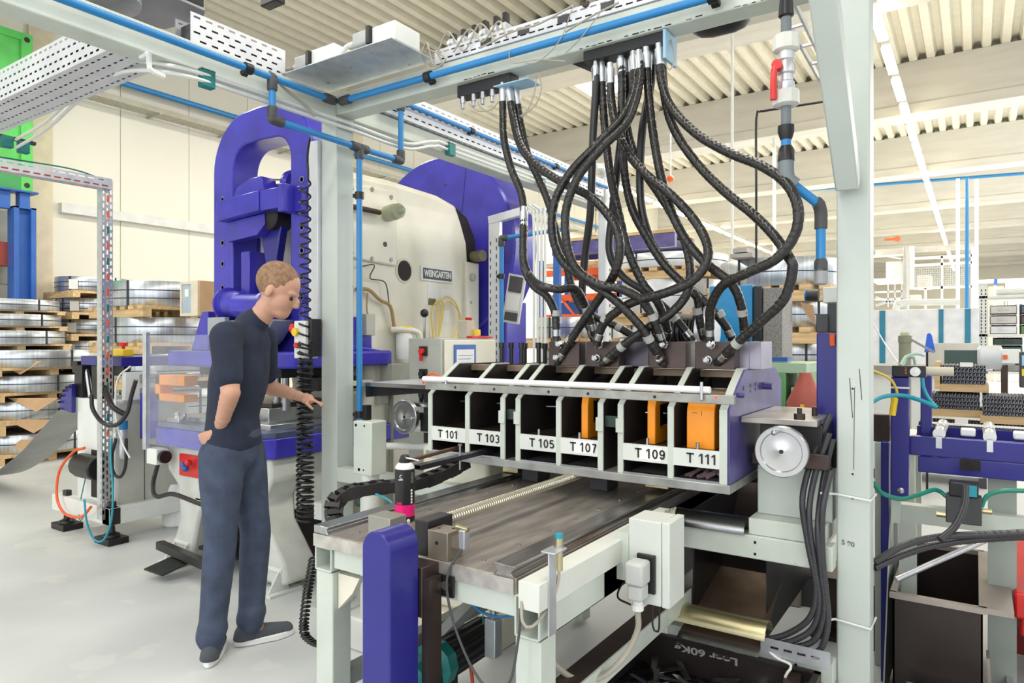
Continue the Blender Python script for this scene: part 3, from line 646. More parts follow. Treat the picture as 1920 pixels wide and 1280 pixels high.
for x0,lb in ((-1.70,None),(-.957,None)):
    part(t,'side_tube',sqtube(M(),x0,x0+.075,1.43,3.15,TZ-.115-(.03 if x0>-1 else 0),TZ-.04-(.0 if x0<-1 else .0),True),pale,bev=.002)
    part(t,'leg',M().box(x0,x0+.075,1.435,1.51,.02,TZ-.116-(.03 if x0>-1 else 0)),pale,bev=.004)
    part(t,'leg',M().box(x0,x0+.075,3.05,3.125,.02,TZ-.116),pale,bev=.004)
    part(t,'foot',M().cyl((x0+.037,1.47,0),(x0+.037,1.47,.02),.04),dark)
part(t,'cross_tube',M().box(-1.62,-.957,1.436,1.49,TZ-.10,TZ-.042),pale,bev=.003)
part(t,'gusset',M().prism([(-1.622,.60),(-1.622,.71),(-1.53,.71),(-1.56,.66)],'y',1.455,1.475),cream)
part(t,'stretcher',M().bar((-1.66,1.5,.36),(-1.66,3.1,.36),.05,.05),mat('dull_grey_paint',(140,144,140),.5),bev=.003)
part(t,'stretcher',M().bar((-.92,1.52,.485),(-.92,3.1,.485),.07,.03),brown,bev=.003,label='dark rusty top stretcher')
part(t,'stretcher_side',M().box(-.885,-.88,1.52,3.1,.44,.50),pale)
part(t,'diagonal_brace',M().bar((-1.62,2.95,.70),(-1.15,2.95,.55),.06,.03),MC['dull_grey_paint']); part(t,'diagonal_brace',M().bar((-1.64,1.55,.2),(-1.5,2.1,.52),.05,.03),MC['dull_grey_paint'])
solo('duct_cover','white cable duct on the outer right edge of the table','duct',M().box(-.925,-.865,1.40,2.30,.77,.838),mat('duct_off_white',(214,216,208),.45,var=.03),bev=.002)
# ball screw and bearing blocks
SX=-1.275; SZ=.905
t=thing('ball_screw','long bright threaded screw running over the table','screw',(SX,1.55,SZ))
def thr(L,a):
    f=(L/.011-a)%1.0
    return .86 if f<.35 else 1.0
part(t,'thread',M().tube([(SX,1.56+i*.0022,SZ) for i in range(410)],.0175,n=14,rf=thr),mat('screw_steel',(214,208,190),.25,.95,var=.05),sharp=25)
part(t,'bearing_block',M().box(SX-.022,SX+.026,1.44,1.55,TZ,.925),black,bev=.003)
part(t,'nut',M().cyl((SX,2.44,SZ),(SX,2.62,SZ),.035),brown)
solo('stop_block','grey steel block left of the blue belt guard','block',M().box(-1.50,-1.41,1.46,1.53,TZ,.905),mat('grey_steel_block',(160,158,150),.4,.5),bev=.002)
t=thing('stop_block','brownish steel block on the table right of the screw','block',(-1.21,1.46,TZ))
part(t,'block_body',M().box(-1.243,-1.173,1.432,1.50,TZ,.907),mat('brown_grey_block',(150,140,126),.38,.6),bev=.002)
part(t,'screw_hole',M().cyl((-1.21,1.431,.875),(-1.21,1.433,.875),.005).cyl((-1.225,1.46,.907),(-1.225,1.46,.908),.005).cyl((-1.19,1.48,.907),(-1.19,1.48,.908),.005),black)
c=V((-1.15,1.46,.885))
t=thing('limit_sensor','small clear limit sensor screwed to the brown block','sensor',c)
part(t,'sensor_bracket',M().box(-1.173,-1.15,1.45,1.48,.865,.895),MC['brown_grey_block'])
part(t,'sensor_body',M().box(-1.15,-1.13,1.45,1.475,.865,.915),galv,bev=.002)
part(t,'sensor_head',M().cyl((-1.165,1.462,.92),(-1.125,1.462,.917),.007),brass)
solo('sensor_cable','dark sensor cable drooping in front of the table','cable',M().tube([(-1.14,1.455,.868),(-1.155,1.41,.80),(-1.13,1.40,.70),(-1.05,1.38,.60),(-.98,1.37,.565),(-.93,1.37,.60),(-.915,1.385,.70),(-.915,1.40,.78)],.0035,n=8,step=.01),fit)
# blue belt guard
t=thing('belt_guard','glossy deep blue belt guard with rounded top before the table','machine guard',(SX,1.31,.1))
gx0,gx1=-1.300,-1.203; gz=.942; rr=(gx1-gx0)/2; gc=(gx0+gx1)/2
part(t,'guard_shell',M().prism([(gx1,.10),(gx1,gz-rr)]+[p for p in arc(gc,gz-rr,rr,0,180,20)][1:]+[(gx0,.10)],'y',1.245,1.352),deepb,bev=.004)
part(t,'mount_plate',M().box(-1.30,-1.195,1.355,1.423,.70,.83),brown,bev=.002)
part(t,'support_strip',M().box(-1.20,-1.175,1.36,1.41,.2,.80),brown)
part(t,'hex_bolt',M().lathe((-1.165,1.424,.775),(0,-1,0),[(0,.02),(.004,.02),(.005,.012),(.014,.012)],n=12),steel)
part(t,'bearing_plate',M().box(-1.195,-1.14,1.415,1.423,.745,.80),black)
# spray can
c=V((-1.565,1.69,TZ))
t=thing('spray_can','black and pink aerosol can standing on the table','spray can',c)
part(t,'can_body',M().use(0).lathe(c,(0,0,1),[(0,.031),(.003,.0325),(.018,.0325)],n=32).use(1).lathe(c+V((0,0,.018)),(0,0,1),[(0,.0326),(.038,.0326)],n=32).use(0).lathe(c+V((0,0,.056)),(0,0,1),[(0,.0325),(.114,.0325),(.116,.031)],n=32),[black,mat('pink_band',(236,20,120),.35)])
part(t,'can_shoulder',M().lathe(c+V((0,0,.172)),(0,0,1),[(0,.032),(.006,.031),(.014,.026),(.02,.018)],n=32),white)
part(t,'spray_cap',M().lathe(c+V((0,0,.190)),(0,0,1),[(0,.019),(.012,.019),(.014,.016),(.022,.015),(.026,.011)],n=24),black)
part(t,'straw',M().cyl(c+V((.01,-.008,.209)),c+V((.062,-.0,.203)),.0022,n=6),paper)
d=(V((0,0,0))-c); d.z=0; d.normalize(); rt=V((-d.y,d.x,0))
q=lambda a,h: c+(d*math.cos(a)+rt*math.sin(a))*.0330+V((0,0,h))
m=M()
for k in range(24):
    a0=2*PI*k/24; a1=2*PI*(k+1)/24
    o=q(-.35,.150); m.add([o+rt*(.006*math.cos(x))*1+V((0,0,.006*math.sin(x))) for x in (a0,a1)]+[o+rt*(.0042*math.cos(x))+V((0,0,.0042*math.sin(x))) for x in (a1,a0)],[(0,1,2,3)])
part(t,'round_logo',m,paper)
_o=q(-.35,.138)+d*.0007; part(t,'small_print',M().add([_o-rt*.009,_o+rt*.009,_o+rt*.009+V((0,0,.0035)),_o-rt*.009+V((0,0,.0035))],[(0,1,2,3)]),paper)
text(t,'pink_lettering','UBE',q(-.55,.062)+d*.0006,.010,MC['pink_band'],right=q(-.4,0)-q(-.7,0))
m=M()
for k in range(5):
    o=q(.72,.064+.0098*k)+d*.0005; rr2=(q(.9,0)-q(.55,0)).normalized()
    m.add([o+rr2*(.0042*math.cos(2*PI*j/12))+V((0,0,.0042*math.sin(2*PI*j/12))) for j in range(12)],[tuple(range(12))])
for k in range(3):
    o=q(-.75+.55*k,.006)+(q(-.75+.55*k,0)-c).normalized()*.0006; r3=V((-(o-c).y,(o-c).x,0)).normalized()
    m.add([o+r3*(.006*math.cos(2*PI*j/14))+V((0,0,.006*math.sin(2*PI*j/14))) for j in range(14)],[tuple(range(14))])
part(t,'symbol_row',m,paper)
m=M()
for k in range(9):
    o=q(.80,.115-.004*k+.045); r3=V((-(o-c).y,(o-c).x,0)).normalized(); m.add([o+d*.0006-r3*.006,o+d*.0003+r3*.006,o+r3*.006+V((0,0,.0016))+d*.0003,o-r3*.006+V((0,0,.0016))+d*.0006],[(0,1,2,3)])
part(t,'small_print',m,mat('print_grey',(150,150,150)))
# ================= TOOL CARRIER =================
y0=2.3; zb=.925
t=thing('tool_carrier','white fronted tool carrier with numbered bays T 101 to T 111','tool carrier',(-1.33,2.7,zb))
part(t,'base_plate',M().box(-2.0,-.675,y0-.01,3.05,zb-.012,zb+.018),mat('grey_base_steel',(168,170,166),.4,.6,var=.15,scale=10),bev=.002)
prof=[(y0,zb+.018),(y0,1.19),(y0+.10,1.262),(y0+.19,1.318),(y0+.62,1.318),(y0+.74,1.26),(y0+.74,zb+.018)]
edge=M(); 
DX=[-1.99,-1.785,-1.604,-1.53,-1.343,-1.164,-1.083,-.893,-.712]
for i,x in enumerate(DX):
    w=.022 if i not in (8,) else .026
    part(t,'divider_plate',M().use(1).prism([(a+.004 if a==y0 else a,b) for a,b in prof],'x',x+.001,x+w-.001),[cavity,cavity] if i<8 else [violet,violet],bev=.001)
    part(t,'divider_edge',M().prism([(y0-.004,zb+.018),(y0-.004,1.192),(y0+.10,1.268),(y0+.19,1.324),(y0+.30,1.324),(y0+.30,1.318),(y0+.191,1.318),(y0+.1,1.2615),(y0+.004,1.19),(y0+.004,zb+.018)],'x',x,x+w),pale,bev=.001)
part(t,'side_plate',M().prism([(a+.006 if a==y0 else a,b) for a,b in prof],'x',-.686,-.68),violet,bev=.001,label='violet painted right side plate')
for i in (0,1,3,4,6,7):
    xa=DX[i]+.022; xb=DX[i+1]
    part(t,'bay_floor',M().box(xa,xb,y0+.004,y0+.7,1.035,1.047),brown)
    part(t,'bay_back',M().box(xa,xb,y0+.42,y0+.43,1.047,1.30),cavity)
    part(t,'lower_back',M().box(xa,xb,y0+.3,y0+.31,zb+.018,1.035),cavity)
    part(t,'bay_lip',M().box(xa,xb,y0-.006,y0+.02,zb+.018,zb+.026),steel)
    part(t,'bay_rod',M().cyl((xa,y0+.2,1.145),(xb,y0+.24,1.145),.004,n=8),steel)
for i,(s,back) in enumerate([('T 101',1),('T 103',0),('T 105',0),('T 107',1),('T 109',1),('T 111',0)]):
    k=(0,1,3,4,6,7)[i]; xa=DX[k]+.022; xb=DX[k+1]; xc2=(xa+xb)/2+(.02 if k else 0)-(.0 if i!=5 else .0)
    lp=part(t,'label_bar',M().box(xa-.001,xb+.001,y0-.0045,y0+.01,.992,1.052),mat('chipped_white_paint',(216,220,214),.45,spot=(150,96,90),sscale=26,sthr=.70,var=.04),bev=.001)
    if back: part(lp,'label_sticker',M().box(xc2-.041,xc2+.041,y0-.0052,y0-.0046,1.0,1.046),paper)
    sign(lp,'bay_number',s,(xc2,y0-.0062,1.023),.047,black)
part(t,'mounting_bar',M().box(-1.985,-.655,y0-.028,y0-.008,1.212,1.243),mat('dull_bar_steel',(158,158,152),.4,.6,var=.12,scale=18),bev=.002)
part(t,'white_rail',M().cyl((-1.995,y0-.026,1.258),(-.735,y0-.026,1.258),.0115,n=16),paper)
b=M()
for px in (853,926,1028,1102,1227,1315): b.cyl((XatY(px,y0-.03),y0-.0285,1.227),(XatY(px,y0-.03),y0-.027,1.227),.006,n=10)
part(t,'bolt_row',b,black)
b=M().cyl((-1.86,y0-.04,1.258),(-1.86,y0-.04,1.24),.005).cyl((-.76,y0-.04,1.285),(-.76,y0-.04,1.225),.005)
part(t,'rail_clip',b,galv)
part(t,'indicator_lamp',M().sph((-.715,y0-.03,1.235),.004),mat('red_indicator',(255,40,40),emit=4,var=0))
for a,b_ in ((-1.604,-1.53),(-1.164,-1.083)):
    part(t,'link_plate',M().box(a+.022,b_,y0+.012,y0+.03,1.105,1.145),mat('dark_green_steel',(60,74,68),.5,.4))
for x in (-1.604,-1.53,-1.164,-1.083):
    part(t,'hinge_lug',M().box(x-.004,x+.026,y0-.012,y0-.0045,1.09,1.14).cyl((x+.01,y0-.013,1.115),(x+.01,y0-.012,1.115),.005),pale,bev=.001)
for px in (1012,1088,1215,1309): 
    x=XatY(px,y0+.02); part(t,'locating_pin',M().cyl((x,y0+.015,1.047),(x,y0+.015,1.075),.006,n=12),steel)
for a,b_ in ((-1.94,-1.62),(-1.48,-1.18),(-1.03,-.73)):
    pass
part(t,'top_bridge',M().box(-1.97,-.72,y0+.28,y0+.36,1.285,1.312),mat('tan_oily_steel',(150,132,112),.4,.5,var=.2),bev=.002)
part(t,'inner_shelf',M().box(-1.97,-.72,y0+.10,y0+.28,1.235,1.245),MC['tan_oily_steel'])
b=M()
for yy,zz2 in ((2.47,1.255),(2.56,1.26),(2.63,1.262),(2.58,.99),(2.64,1.0)): b.cyl((-.68,yy,zz2),(-.6785,yy,zz2),.008,n=10).cyl((-.68,yy,zz2-.02),(-.6785,yy,zz2-.02),.005,n=10)
part(t,'side_hole',b,black)
part(t,'side_bolt',M().cyl((-.68,2.74,1.25),(-.645,2.74,1.25),.014,n=12).cyl((-.68,2.41,1.235),(-.66,2.41,1.235),.009,n=12),violet)
for xx in (-1.60,-1.28): part(t,'support_foot',M().box(xx,xx+.08,2.45,2.55,TZ+.001,zb-.012),fit,bev=.003)
part(t,'rail_carriage',M().box(-1.03,-.94,2.42,2.6,TZ+.045,zb-.012).box(-1.70,-1.62,2.45,2.62,TZ+.026,zb-.012),brass,bev=.003)
# orange tools
def ctool(label,x,w,yf,depth,zt):
    t=thing('press_tool',label,'press tool',(x,yf+depth/2,1.047))
    z0=1.048
    P=[(yf,z0),(yf,zt-.06)]+[(yf+.06-.06*math.cos(a),zt-.06+.06*math.sin(a)) for a in (.4,.8,1.2,1.57)]+[(yf+depth,zt),(yf+depth,z0+.14),(yf+.05,z0+.14),(yf+.05,z0+.055),(yf+depth,z0+.055),(yf+depth,z0)]
    part(t,'c_frame',M().prism(P,'x',x-w/2,x+w/2),orange,bev=.003)
    part(t,'punch_core',M().box(x-w*.2,x+w*.2,yf+.06,yf+.1,z0+.06,z0+.135),black)
    return t
ctool('narrow orange C-shaped tool standing in the fourth bay from the left',XatY(1096,y0+.05),.029,y0+.05,.2,1.235)
ctool('narrow orange C-shaped tool standing in the fifth bay from the left',XatY(1221,y0+.05),.031,y0+.05,.2,1.24)
tt=ctool('wide orange rounded tool filling the rightmost bay',XatY(1315,y0+.05),.098,y0+.04,.2,1.228)
part(tt,'marker_stroke',M().bar((XatY(1297,y0+.039),y0+.0392,1.172),(XatY(1308,y0+.039),y0+.0392,1.173),.0015,.001).bar((XatY(1315,y0+.039),y0+.0392,1.18),(XatY(1315,y0+.039),y0+.0392,1.163),.0012,.001,up=(0,1,0)),black)
g=M()
for i in range(5):
    a=[(-.85+.02*i+random.uniform(-.01,.01),y0+.05+.03*j%.1,zb+.024+.012*(j%3)) for j in range(5)]
    g.tube([(p[0]+.018*j,p[1],p[2]) for j,p in enumerate(a)],.006,n=8,step=.008)
solo('work_gloves','dusty pink cloth glove stuffed under bay T 111','glove',g,mat('dusty_pink_cloth',(150,120,124),.9,var=.2,scale=20))
# hydraulic blocks on the carrier
for i,(a,b_,yb,zl,nm,lb,mt) in enumerate([
  (1029,1086,2.50,1.303,'cylinder_block','leftmost dark steel hydraulic block on the carrier',brown),
  (1100,1161,2.50,1.303,'cylinder_block','second dark steel hydraulic block from the left on the carrier',brown),
  (1217,1286,2.50,1.303,'cylinder_block','third dark steel hydraulic block with olive sheen',brown),
  (1303,1378,2.50,1.303,'cylinder_block','rightmost brown hydraulic block on the carrier',brown)]):
    xa=XatY(a,yb); xb=XatY(b_,yb)
    t=thing(nm,lb,'hydraulic block',((xa+xb)/2,yb+.06,zl))
    part(t,'block_body',M().box(xa,xb,yb,yb+.12,1.318,1.42),mt,bev=.002)
    x1=xa+(xb-xa)*.35
    for hx,hz in ((x1+.012,1.408),(x1,1.352)):
        part(t,'elbow_fitting',M().lathe((hx,yb,hz),(0,-1,0),[(0,.016),(.01,.016),(.011,.011),(.02,.011),(.021,.014),(.036,.014),(.04,.008)],n=8),steel)
m=mat('dark_block_steel',(84,80,88),.32,.8,var=.12)
solo('manifold_block','grey steel block behind the second and third hydraulic blocks','hydraulic block',M().box(XatY(1163,2.56),XatY(1216,2.56),2.56,2.68,1.319,1.42),m,bev=.002)
solo('manifold_block','lighter steel block right of the brown hydraulic block','hydraulic block',M().box(XatY(1379,2.56),XatY(1427,2.56),2.56,2.72,1.319,1.42).box(XatY(1405,2.56)-.001,XatY(1405,2.56)+.001,2.558,2.56,1.319,1.42),mat('lilac_grey_steel',(150,146,158),.35,.8),bev=.002)
for i,(px,h) in enumerate([(941,1.415),(959,1.415),(978,1.415),(984,1.412),(1010,1.415),(1022,1.412)]):
    yy=2.52+.05*(i%2)+.05; x=XatY(px,yy)
    t=thing('socket_screw','black socket head screw standing left of the hydraulic blocks','screw',(x,yy,1.28),'black upright screws on the tool carrier')
    part(t,'shank',M().cyl((x,yy,1.319),(x,yy,h-.025),.010,n=12),black); part(t,'head',M().cyl((x,yy,h-.025),(x,yy,h),.014,n=16),black)
# steel profiles pushed into the slots
solo('steel_profile','rusty brown steel profile pushed into the slot below T 101','profile',M().bar(Yp(757,866,1.95),(-1.86,2.42,.965),.018,.012),mat('rusty_brown',(110,78,62),.6,.3),bev=.001)
a=Zp(783,878,.955); a=W(783,876,2.52); b_=V((-1.70,2.50,.965))
t=thing('steel_profile','grey hollow steel profile with a bolt pushed below T 103','profile',a)
u=M(); dr=(b_-a).normalized(); sd=dr.cross(V((0,0,1))).normalized()
for o_,w_,h_ in ((V((0,0,.008)),.034,.002),(V((0,0,-.008)),.034,.002),(sd*.016,.002,.018),(-sd*.016,.002,.018)): u.bar(a+o_,b_+o_,w_,h_)
part(t,'hollow_bar',u,MC['dark_block_steel'])
c=a.lerp(b_,.42); part(t,'bolt',M().cyl(c-V((0,0,.05)),c+V((0,0,.05)),.0045,n=10).cyl(c+V((0,0,.045)),c+V((0,0,.052)),.009,n=6).cyl(c+V((0,0,.009)),c+V((0,0,.014)),.009,n=6),steel)
# cable chain
t=thing('cable_chain','black cable chain curving from the carrier to the left of the table','cable chain',W(650,915,2.7))
pp=spline([W(872,866,2.95),W(820,892,2.85),W(770,908,2.78),W(700,914,2.7),W(650,924,2.65),W(628,942,2.62),W(626,966,2.6),W(632,985,2.6)],.045)
u=M(); 
for i in range(len(pp)-1):
    a,b_=pp[i],pp[i+1]; d=(b_-a).normalized(); s=d.cross(V((0,0,1))).normalized(); n2=s.cross(d)
    u.bar(a+s*.028-d*.003,b_+s*.028+d*.003,.006,.05 if i%2 else .044); u.bar(a-s*.028-d*.003,b_-s*.028+d*.003,.006,.05 if i%2 else .044)
    u.bar((a+b_)/2-d*.010+n2*.02,(a+b_)/2+d*.010+n2*.02,.056,.006); u.bar((a+b_)/2-d*.010-n2*.02,(a+b_)/2+d*.010-n2*.02,.056,.006)
part(t,'link_row',u,mat('chain_plastic',(46,44,44),.45,var=.15),bev=.002)
part(t,'end_bracket',M().box(pp[-1].x-.03,pp[-1].x+.03,pp[-1].y-.03,pp[-1].y+.02,pp[-1].z-.03,pp[-1].z),galv)
# ================= LEFT ADJUSTER + CROSS MEMBERS =================
def wheel(t,c,r):
    part(t,'wheel_rim',M().lathe(c,(0,-1,0),[(-.012,r*.97),(-.010,r),(.012,r),(.014,r*.97),(.014,r*.80),(.008,r*.76),(.006,r*.2),(.008,.012)],n=48),mat('turned_steel',(196,196,196),.26,.9,var=.12,scale=3))
    part(t,'shaft_hole',M().cyl(V(c)+V((0,-.0085,0)),V(c)+V((0,-.0095,0)),.007),black)
c=V((-2.33,2.52,1.05))
t=thing('handwheel','left handwheel of turned steel with a small crank','handwheel',c)
wheel(t,c,.083)
part(t,'crank_handle',M().cyl(c+V((0,-.02,-.012)),c+V((.06,-.02,-.005)),.004,n=8).sph(c+V((0,-.022,-.012)),.009).sph(c+V((.06,-.018,-.005)),.009),steel)
part(t,'spindle',M().cyl(c+V((0,.02,0)),c+V((0,.12,0)),.012).cyl(c+V((.0,.05,0)),c+V((.35,.06,.0)),.02),brown)
part(t,'slide_block',M().box(-2.26,-2.02,2.55,2.70,.98,1.07),dark,bev=.003)
part(t,'slide_rail',M().box(-2.42,-2.02,2.55,2.62,1.10,1.115),steel)
t=thing('guide_stand','pale grey boxed stand with dark screws left of the handwheel','stand',(-2.4,2.32,.5))
part(t,'box_section',M().box(-2.42,-2.30,2.26,2.36,.80,1.05),pale,bev=.006)
part(t,'screw',M().cyl((-2.40,2.259,1.03),(-2.40,2.262,1.03),.007).cyl((-2.345,2.259,1.03),(-2.345,2.262,1.03),.005).cyl((-2.38,2.259,.825),(-2.38,2.262,.825),.008).cyl((-2.35,2.259,.825),(-2.35,2.262,.825),.004),dark)
part(t,'column',M().cyl((-2.36,2.31,.15),(-2.36,2.31,.80),.045),cast)
part(t,'base',M().box(-2.45,-2.27,2.22,2.40,0,.15),cast,bev=.01)
part(t,'riser',M().box(-2.40,-2.37,2.30,2.33,1.05,1.12),black)
t=thing('outfeed_sheet','clear sheet table top leading from the press toward the carrier','sheet',(-2.4,2.9,0))
part(t,'sheet',M().box(-2.78,-2.03,2.64,3.15,1.19,1.196),mat('pale_sheet_steel',(214,220,222),.3,.4)); part(t,'sheet_edge',M().box(-2.78,-2.03,2.632,2.64,1.18,1.20),steel); part(t,'sheet_frame',M().prism([(-2.74,1.12),(-2.74,1.179),(-2.1,1.179)],'y',2.65,2.67),dark)
part(t,'support_leg',M().box(-2.72,-2.68,3.1,3.14,0,1.19),dark); part(t,'support_leg',M().box(-2.1,-2.06,3.1,3.14,0,1.19),dark)
t=thing('support_frame','pale painted frame linking the left post and the table','frame',(-2.3,2.5,0))
part(t,'cross_tube',M().box(-2.80,-1.70,2.50,2.57,.68,.755),pale,bev=.004)
part(t,'pedestal',M().box(-2.25,-1.85,2.55,2.95,.15,.92),cream,bev=.02,label='cream cast pedestal')
part(t,'pedestal_foot',M().box(-2.3,-1.8,2.5,3.0,0,.15),cream,bev=.01)
part(t,'tube',M().cyl((-2.75,2.62,.86),(-2.2,2.62,.90),.018).cyl((-2.6,2.9,.93),(-2.25,2.9,.95),.018),white)
part(t,'pedestal_bolt',M().lathe((-2.0,2.55,.86),(0,-1,0),[(0,.014),(.006,.014),(.008,.008)],n=12).lathe((-2.2,2.55,.25),(0,-1,0),[(0,.014),(.006,.014)],n=12),dark)
solo('orange_loop_cable','orange cable loop above the left end of the carrier','cable',M().tube([Yp(a,b,2.75) for a,b in ((835,712),(812,700),(795,712),(797,728),(812,738))],.006,n=8,step=.01),rackor)
solo('steel_blue_tube','thin teal air tube curving behind the spray can','tube',M().tube([W(705,926,2.6),W(730,938,2.5),W(745,955,2.45)],.004,n=6,step=.02),teal)
# ================= RIGHT OF THE TABLE =================
t=thing('tube_structure','pale painted frame between the table and the right post','frame',(-.6,2.5,0))
part(t,'upper_tube',M().box(-.95,-.385,2.43,2.50,.672,.752),pale,bev=.004)
part(t,'lower_tube',M().box(-.95,-.385,2.44,2.50,.30,.375),pale,bev=.004)
part(t,'base_step',M().box(-.655,-.41,2.44,2.80,.752,.81),pale,bev=.004)
part(t,'pedestal',M().box(-.645,-.40,2.52,2.85,.81,.985),pale2,bev=.004)
part(t,'tube_hole',M().cyl((-.63,2.429,.73),(-.63,2.431,.73),.005).cyl((-.63,2.429,.69),(-.63,2.431,.69),.005).cyl((-.5,2.439,.34),(-.5,2.441,.34),.005),black)
part(t,'rear_leg',M().box(-.5,-.44,3.3,3.36,0,.75).box(-.5,-.44,2.5,3.36,.69,.75),pale)
def halfround(a,b_,r): 
    P=[(r*math.cos(x),r*math.sin(x)) for x in [PI*i/14 for i in range(15)]]+[((r-.003)*math.cos(x),(r-.003)*math.sin(x)) for x in [PI*(14-i)/14 for i in range(15)]]
    return P
u=M(); P=[(2.475+p,.752+q*.85) for p,q in halfround(0,0,.058)]; u.prism(P,'x',-.945,-.665)
solo('drip_cover','silver half round sheet on the upper tube by the table','cover',u,steel,sharp=40)
u=M(); P=[(2.43+p,.42+q*.85) for p,q in halfround(0,0,.056)]; u.prism(P,'x',-.965,-.585)
solo('drip_cover','brass tinted half round sheet on the lower tube','cover',u,brass,sharp=40)
t=thing('slotted_channel','slotted grey channel carrying black conduits beside the right post','channel',(-.48,2.4,.38))
u=M().perf((-.60,2.385,.375),(1,0,0),(0,0,1),.215,.055,rows=1,slot=.026,sw=.008,pitch=.042); u.box(-.60,-.385,2.385,2.44,.376,.380)
part(t,'channel_sheet',u,galv,thick=.002)
# slide with right handwheel
c=V((-.513,2.30,1.07))
t=thing('handwheel','large right handwheel of turned steel beside the post','handwheel',c)
wheel(t,c,.081)
part(t,'crank_handle',M().cyl(c+V((-.012,-.015,.064)),c+V((-.012,-.05,.064)),.007,n=10).sph(c+V((-.012,-.05,.064)),.009),steel)
part(t,'spindle',M().cyl(c+V((0,.02,0)),c+V((0,.16,0)),.02),dark)
t=thing('cross_slide','oily steel cross slide on top of the pale pedestal','slide',(-.5,2.6,.985))
part(t,'slide_base',M().box(-.66,-.41,2.50,2.85,.986,1.03),brown,bev=.003)
part(t,'slide_body',M().box(-.62,-.42,2.46,2.85,1.03,1.14),dark,bev=.003)
part(t,'slide_plate',M().box(-.675,-.43,2.42,2.9,1.14,1.16),mat('bright_worn_steel',(176,170,162),.35,.7,var=.15),bev=.002)
part(t,'clamp_stud',M().lathe((-.49,2.45,1.16),(0,0,1),[(0,.018),(.02,.018),(.021,.008),(.038,.008)],n=16),brown)
part(t,'clamp_stud',M().lathe((-.47,2.60,1.16),(0,0,1),[(0,.01),(.03,.01)],n=12),brown)
part(t,'lower_block',M().box(-.47,-.40,2.43,2.50,1.0,1.05),brown,bev=.002)
t=thing('blue_side_plate','tall deep blue steel plate just left of the right post','plate',(-.42,2.62,1.1))
part(t,'plate_body',M().box(-.475,-.355,2.66,2.69,1.07,1.45),deepb,bev=.004)
part(t,'plate_foot',M().box(-.475,-.37,2.60,2.70,.985,1.08),dark,bev=.003)
t=thing('sensor_box','grey square box and motor fixed above the blue plate','box',(-.45,2.7,1.45))
part(t,'box_body',M().box(XatY(1530,2.7),XatY(1552,2.7),2.70,2.76,1.452,1.52).box(XatY(1551,2.72),XatY(1580,2.72),2.72,2.78,1.452,1.56),fit,bev=.003)
part(t,'upper_box',M().box(XatY(1542,2.74),XatY(1580,2.74),2.74,2.80,1.561,1.62),white,bev=.004)
part(t,'small_motor',M().cyl(Yp(1512,553,2.74),Yp(1535,553,2.74),.022),black)
part(t,'motor_cap',M().cyl(Yp(1510,553,2.74),Yp(1515,553,2.74),.022),pipe)
part(t,'orange_lever',M().tube([Yp(1561,648,2.65),Yp(1560,635,2.65),Yp(1561,626,2.65)],.009,n=8),rackor)
# chute under the carrier
t=thing('scrap_chute','dark folded steel scrap chute below the carrier','chute',(-.8,2.9,.3))
part(t,'chute_wall',M().box(-.874,-.868,2.50,3.5,.30,.80),dark); part(t,'chute_wall',M().box(-.63,-.625,2.58,3.5,.35,.66),dark)
part(t,'chute_back',M().add([(-.87,3.1,.80),(-.63,3.1,.80),(-.63,2.75,.42),(-.87,2.75,.42)],[(0,1,2,3)]),mat('dark_sheet',(66,58,56),.4,.6),thick=.004)
part(t,'chute_slide',M().add([(-.87,2.9,.52),(-.63,2.9,.52),(-.60,2.38,.385),(-.88,2.38,.385)],[(0,1,2,3)]),mat('worn_brown_sheet',(132,112,96),.35,.7,var=.2),thick=.004)
part(t,'chute_flange',M().add([(-.88,2.38,.386),(-.60,2.38,.386),(-.60,2.35,.372),(-.88,2.35,.372)],[(0,1,2,3)]),steel,thick=.004)
part(t,'chute_top',M().box(-.93,-.62,3.2,3.5,.70,.88),MC['dark_sheet'])
# scrap bin
t=thing('scrap_bin','dark steel scrap bin with upside down chalk writing below the frame','bin',(-.75,2.2,0))
x0,x1,ya,yb_=-1.06,-.42,1.85,2.43; zt=.335
part(t,'bin_wall',M().box(x0,x1,yb_-.004,yb_,.02,zt).box(x0,x1,ya,ya+.004,.02,zt).box(x0,x0+.004,ya,yb_,.02,zt).box(x1-.004,x1,ya,yb_,.02,zt),MC['dark_sheet'],bev=.001)
part(t,'bin_floor',M().box(x0,x1,ya,yb_,.004,.02),dark)
part(t,'bin_rim',M().box(x0,x1,yb_-.02,yb_+.0,zt,zt+.006).box(x1-.02,x1,ya,yb_,zt,zt+.006).box(x0,x0+.02,ya,yb_,zt,zt+.006),brown)
text(t,'chalk_writing','Leer 60Kg',(-.80,yb_-.0055,.306),.034,mat('chalk',(170,165,158),.9),right=(-1,0,0),up=(0,0,-1),sx=1.6)
part(t,'stiffener',M().bar((-.50,2.40,.33),(-.46,2.05,.27),.05,.006),brown)
pr=None
for i in range(44):
    x=random.uniform(x0+.08,x1-.10); y=random.uniform(2.12,2.39); z=.222+random.uniform(0,.03)+.0008*i
    if i==0:
        t=thing('scrap_piece','bright thin sheet metal offcut lying in the scrap bin','metal offcut',(x,y,z),'metal offcuts in the scrap bin')
        part(t,'offcut',M().prism([(-.045+x,-.010+y),(.04+x,-.014+y),(.05+x,.004+y),(.01+x,.010+y),(-.04+x,.012+y)],'z',z,z+.002),steel); pr=t
    else:
        c_=dup(pr,(x,y,z)); c_.rotation_euler=(random.uniform(-.35,.35),random.uniform(-.35,.35),random.uniform(0,6.3))
solo('scrap_heap','loose mass of fine metal offcuts filling the scrap bin','metal scrap',M().box(x0+.006,x1-.006,ya+.006,yb_-.008,.021,.218),mat('scrap_mass',(70,70,74),.4,.8,var=.5,scale=40,bump=.8),kind='stuff')
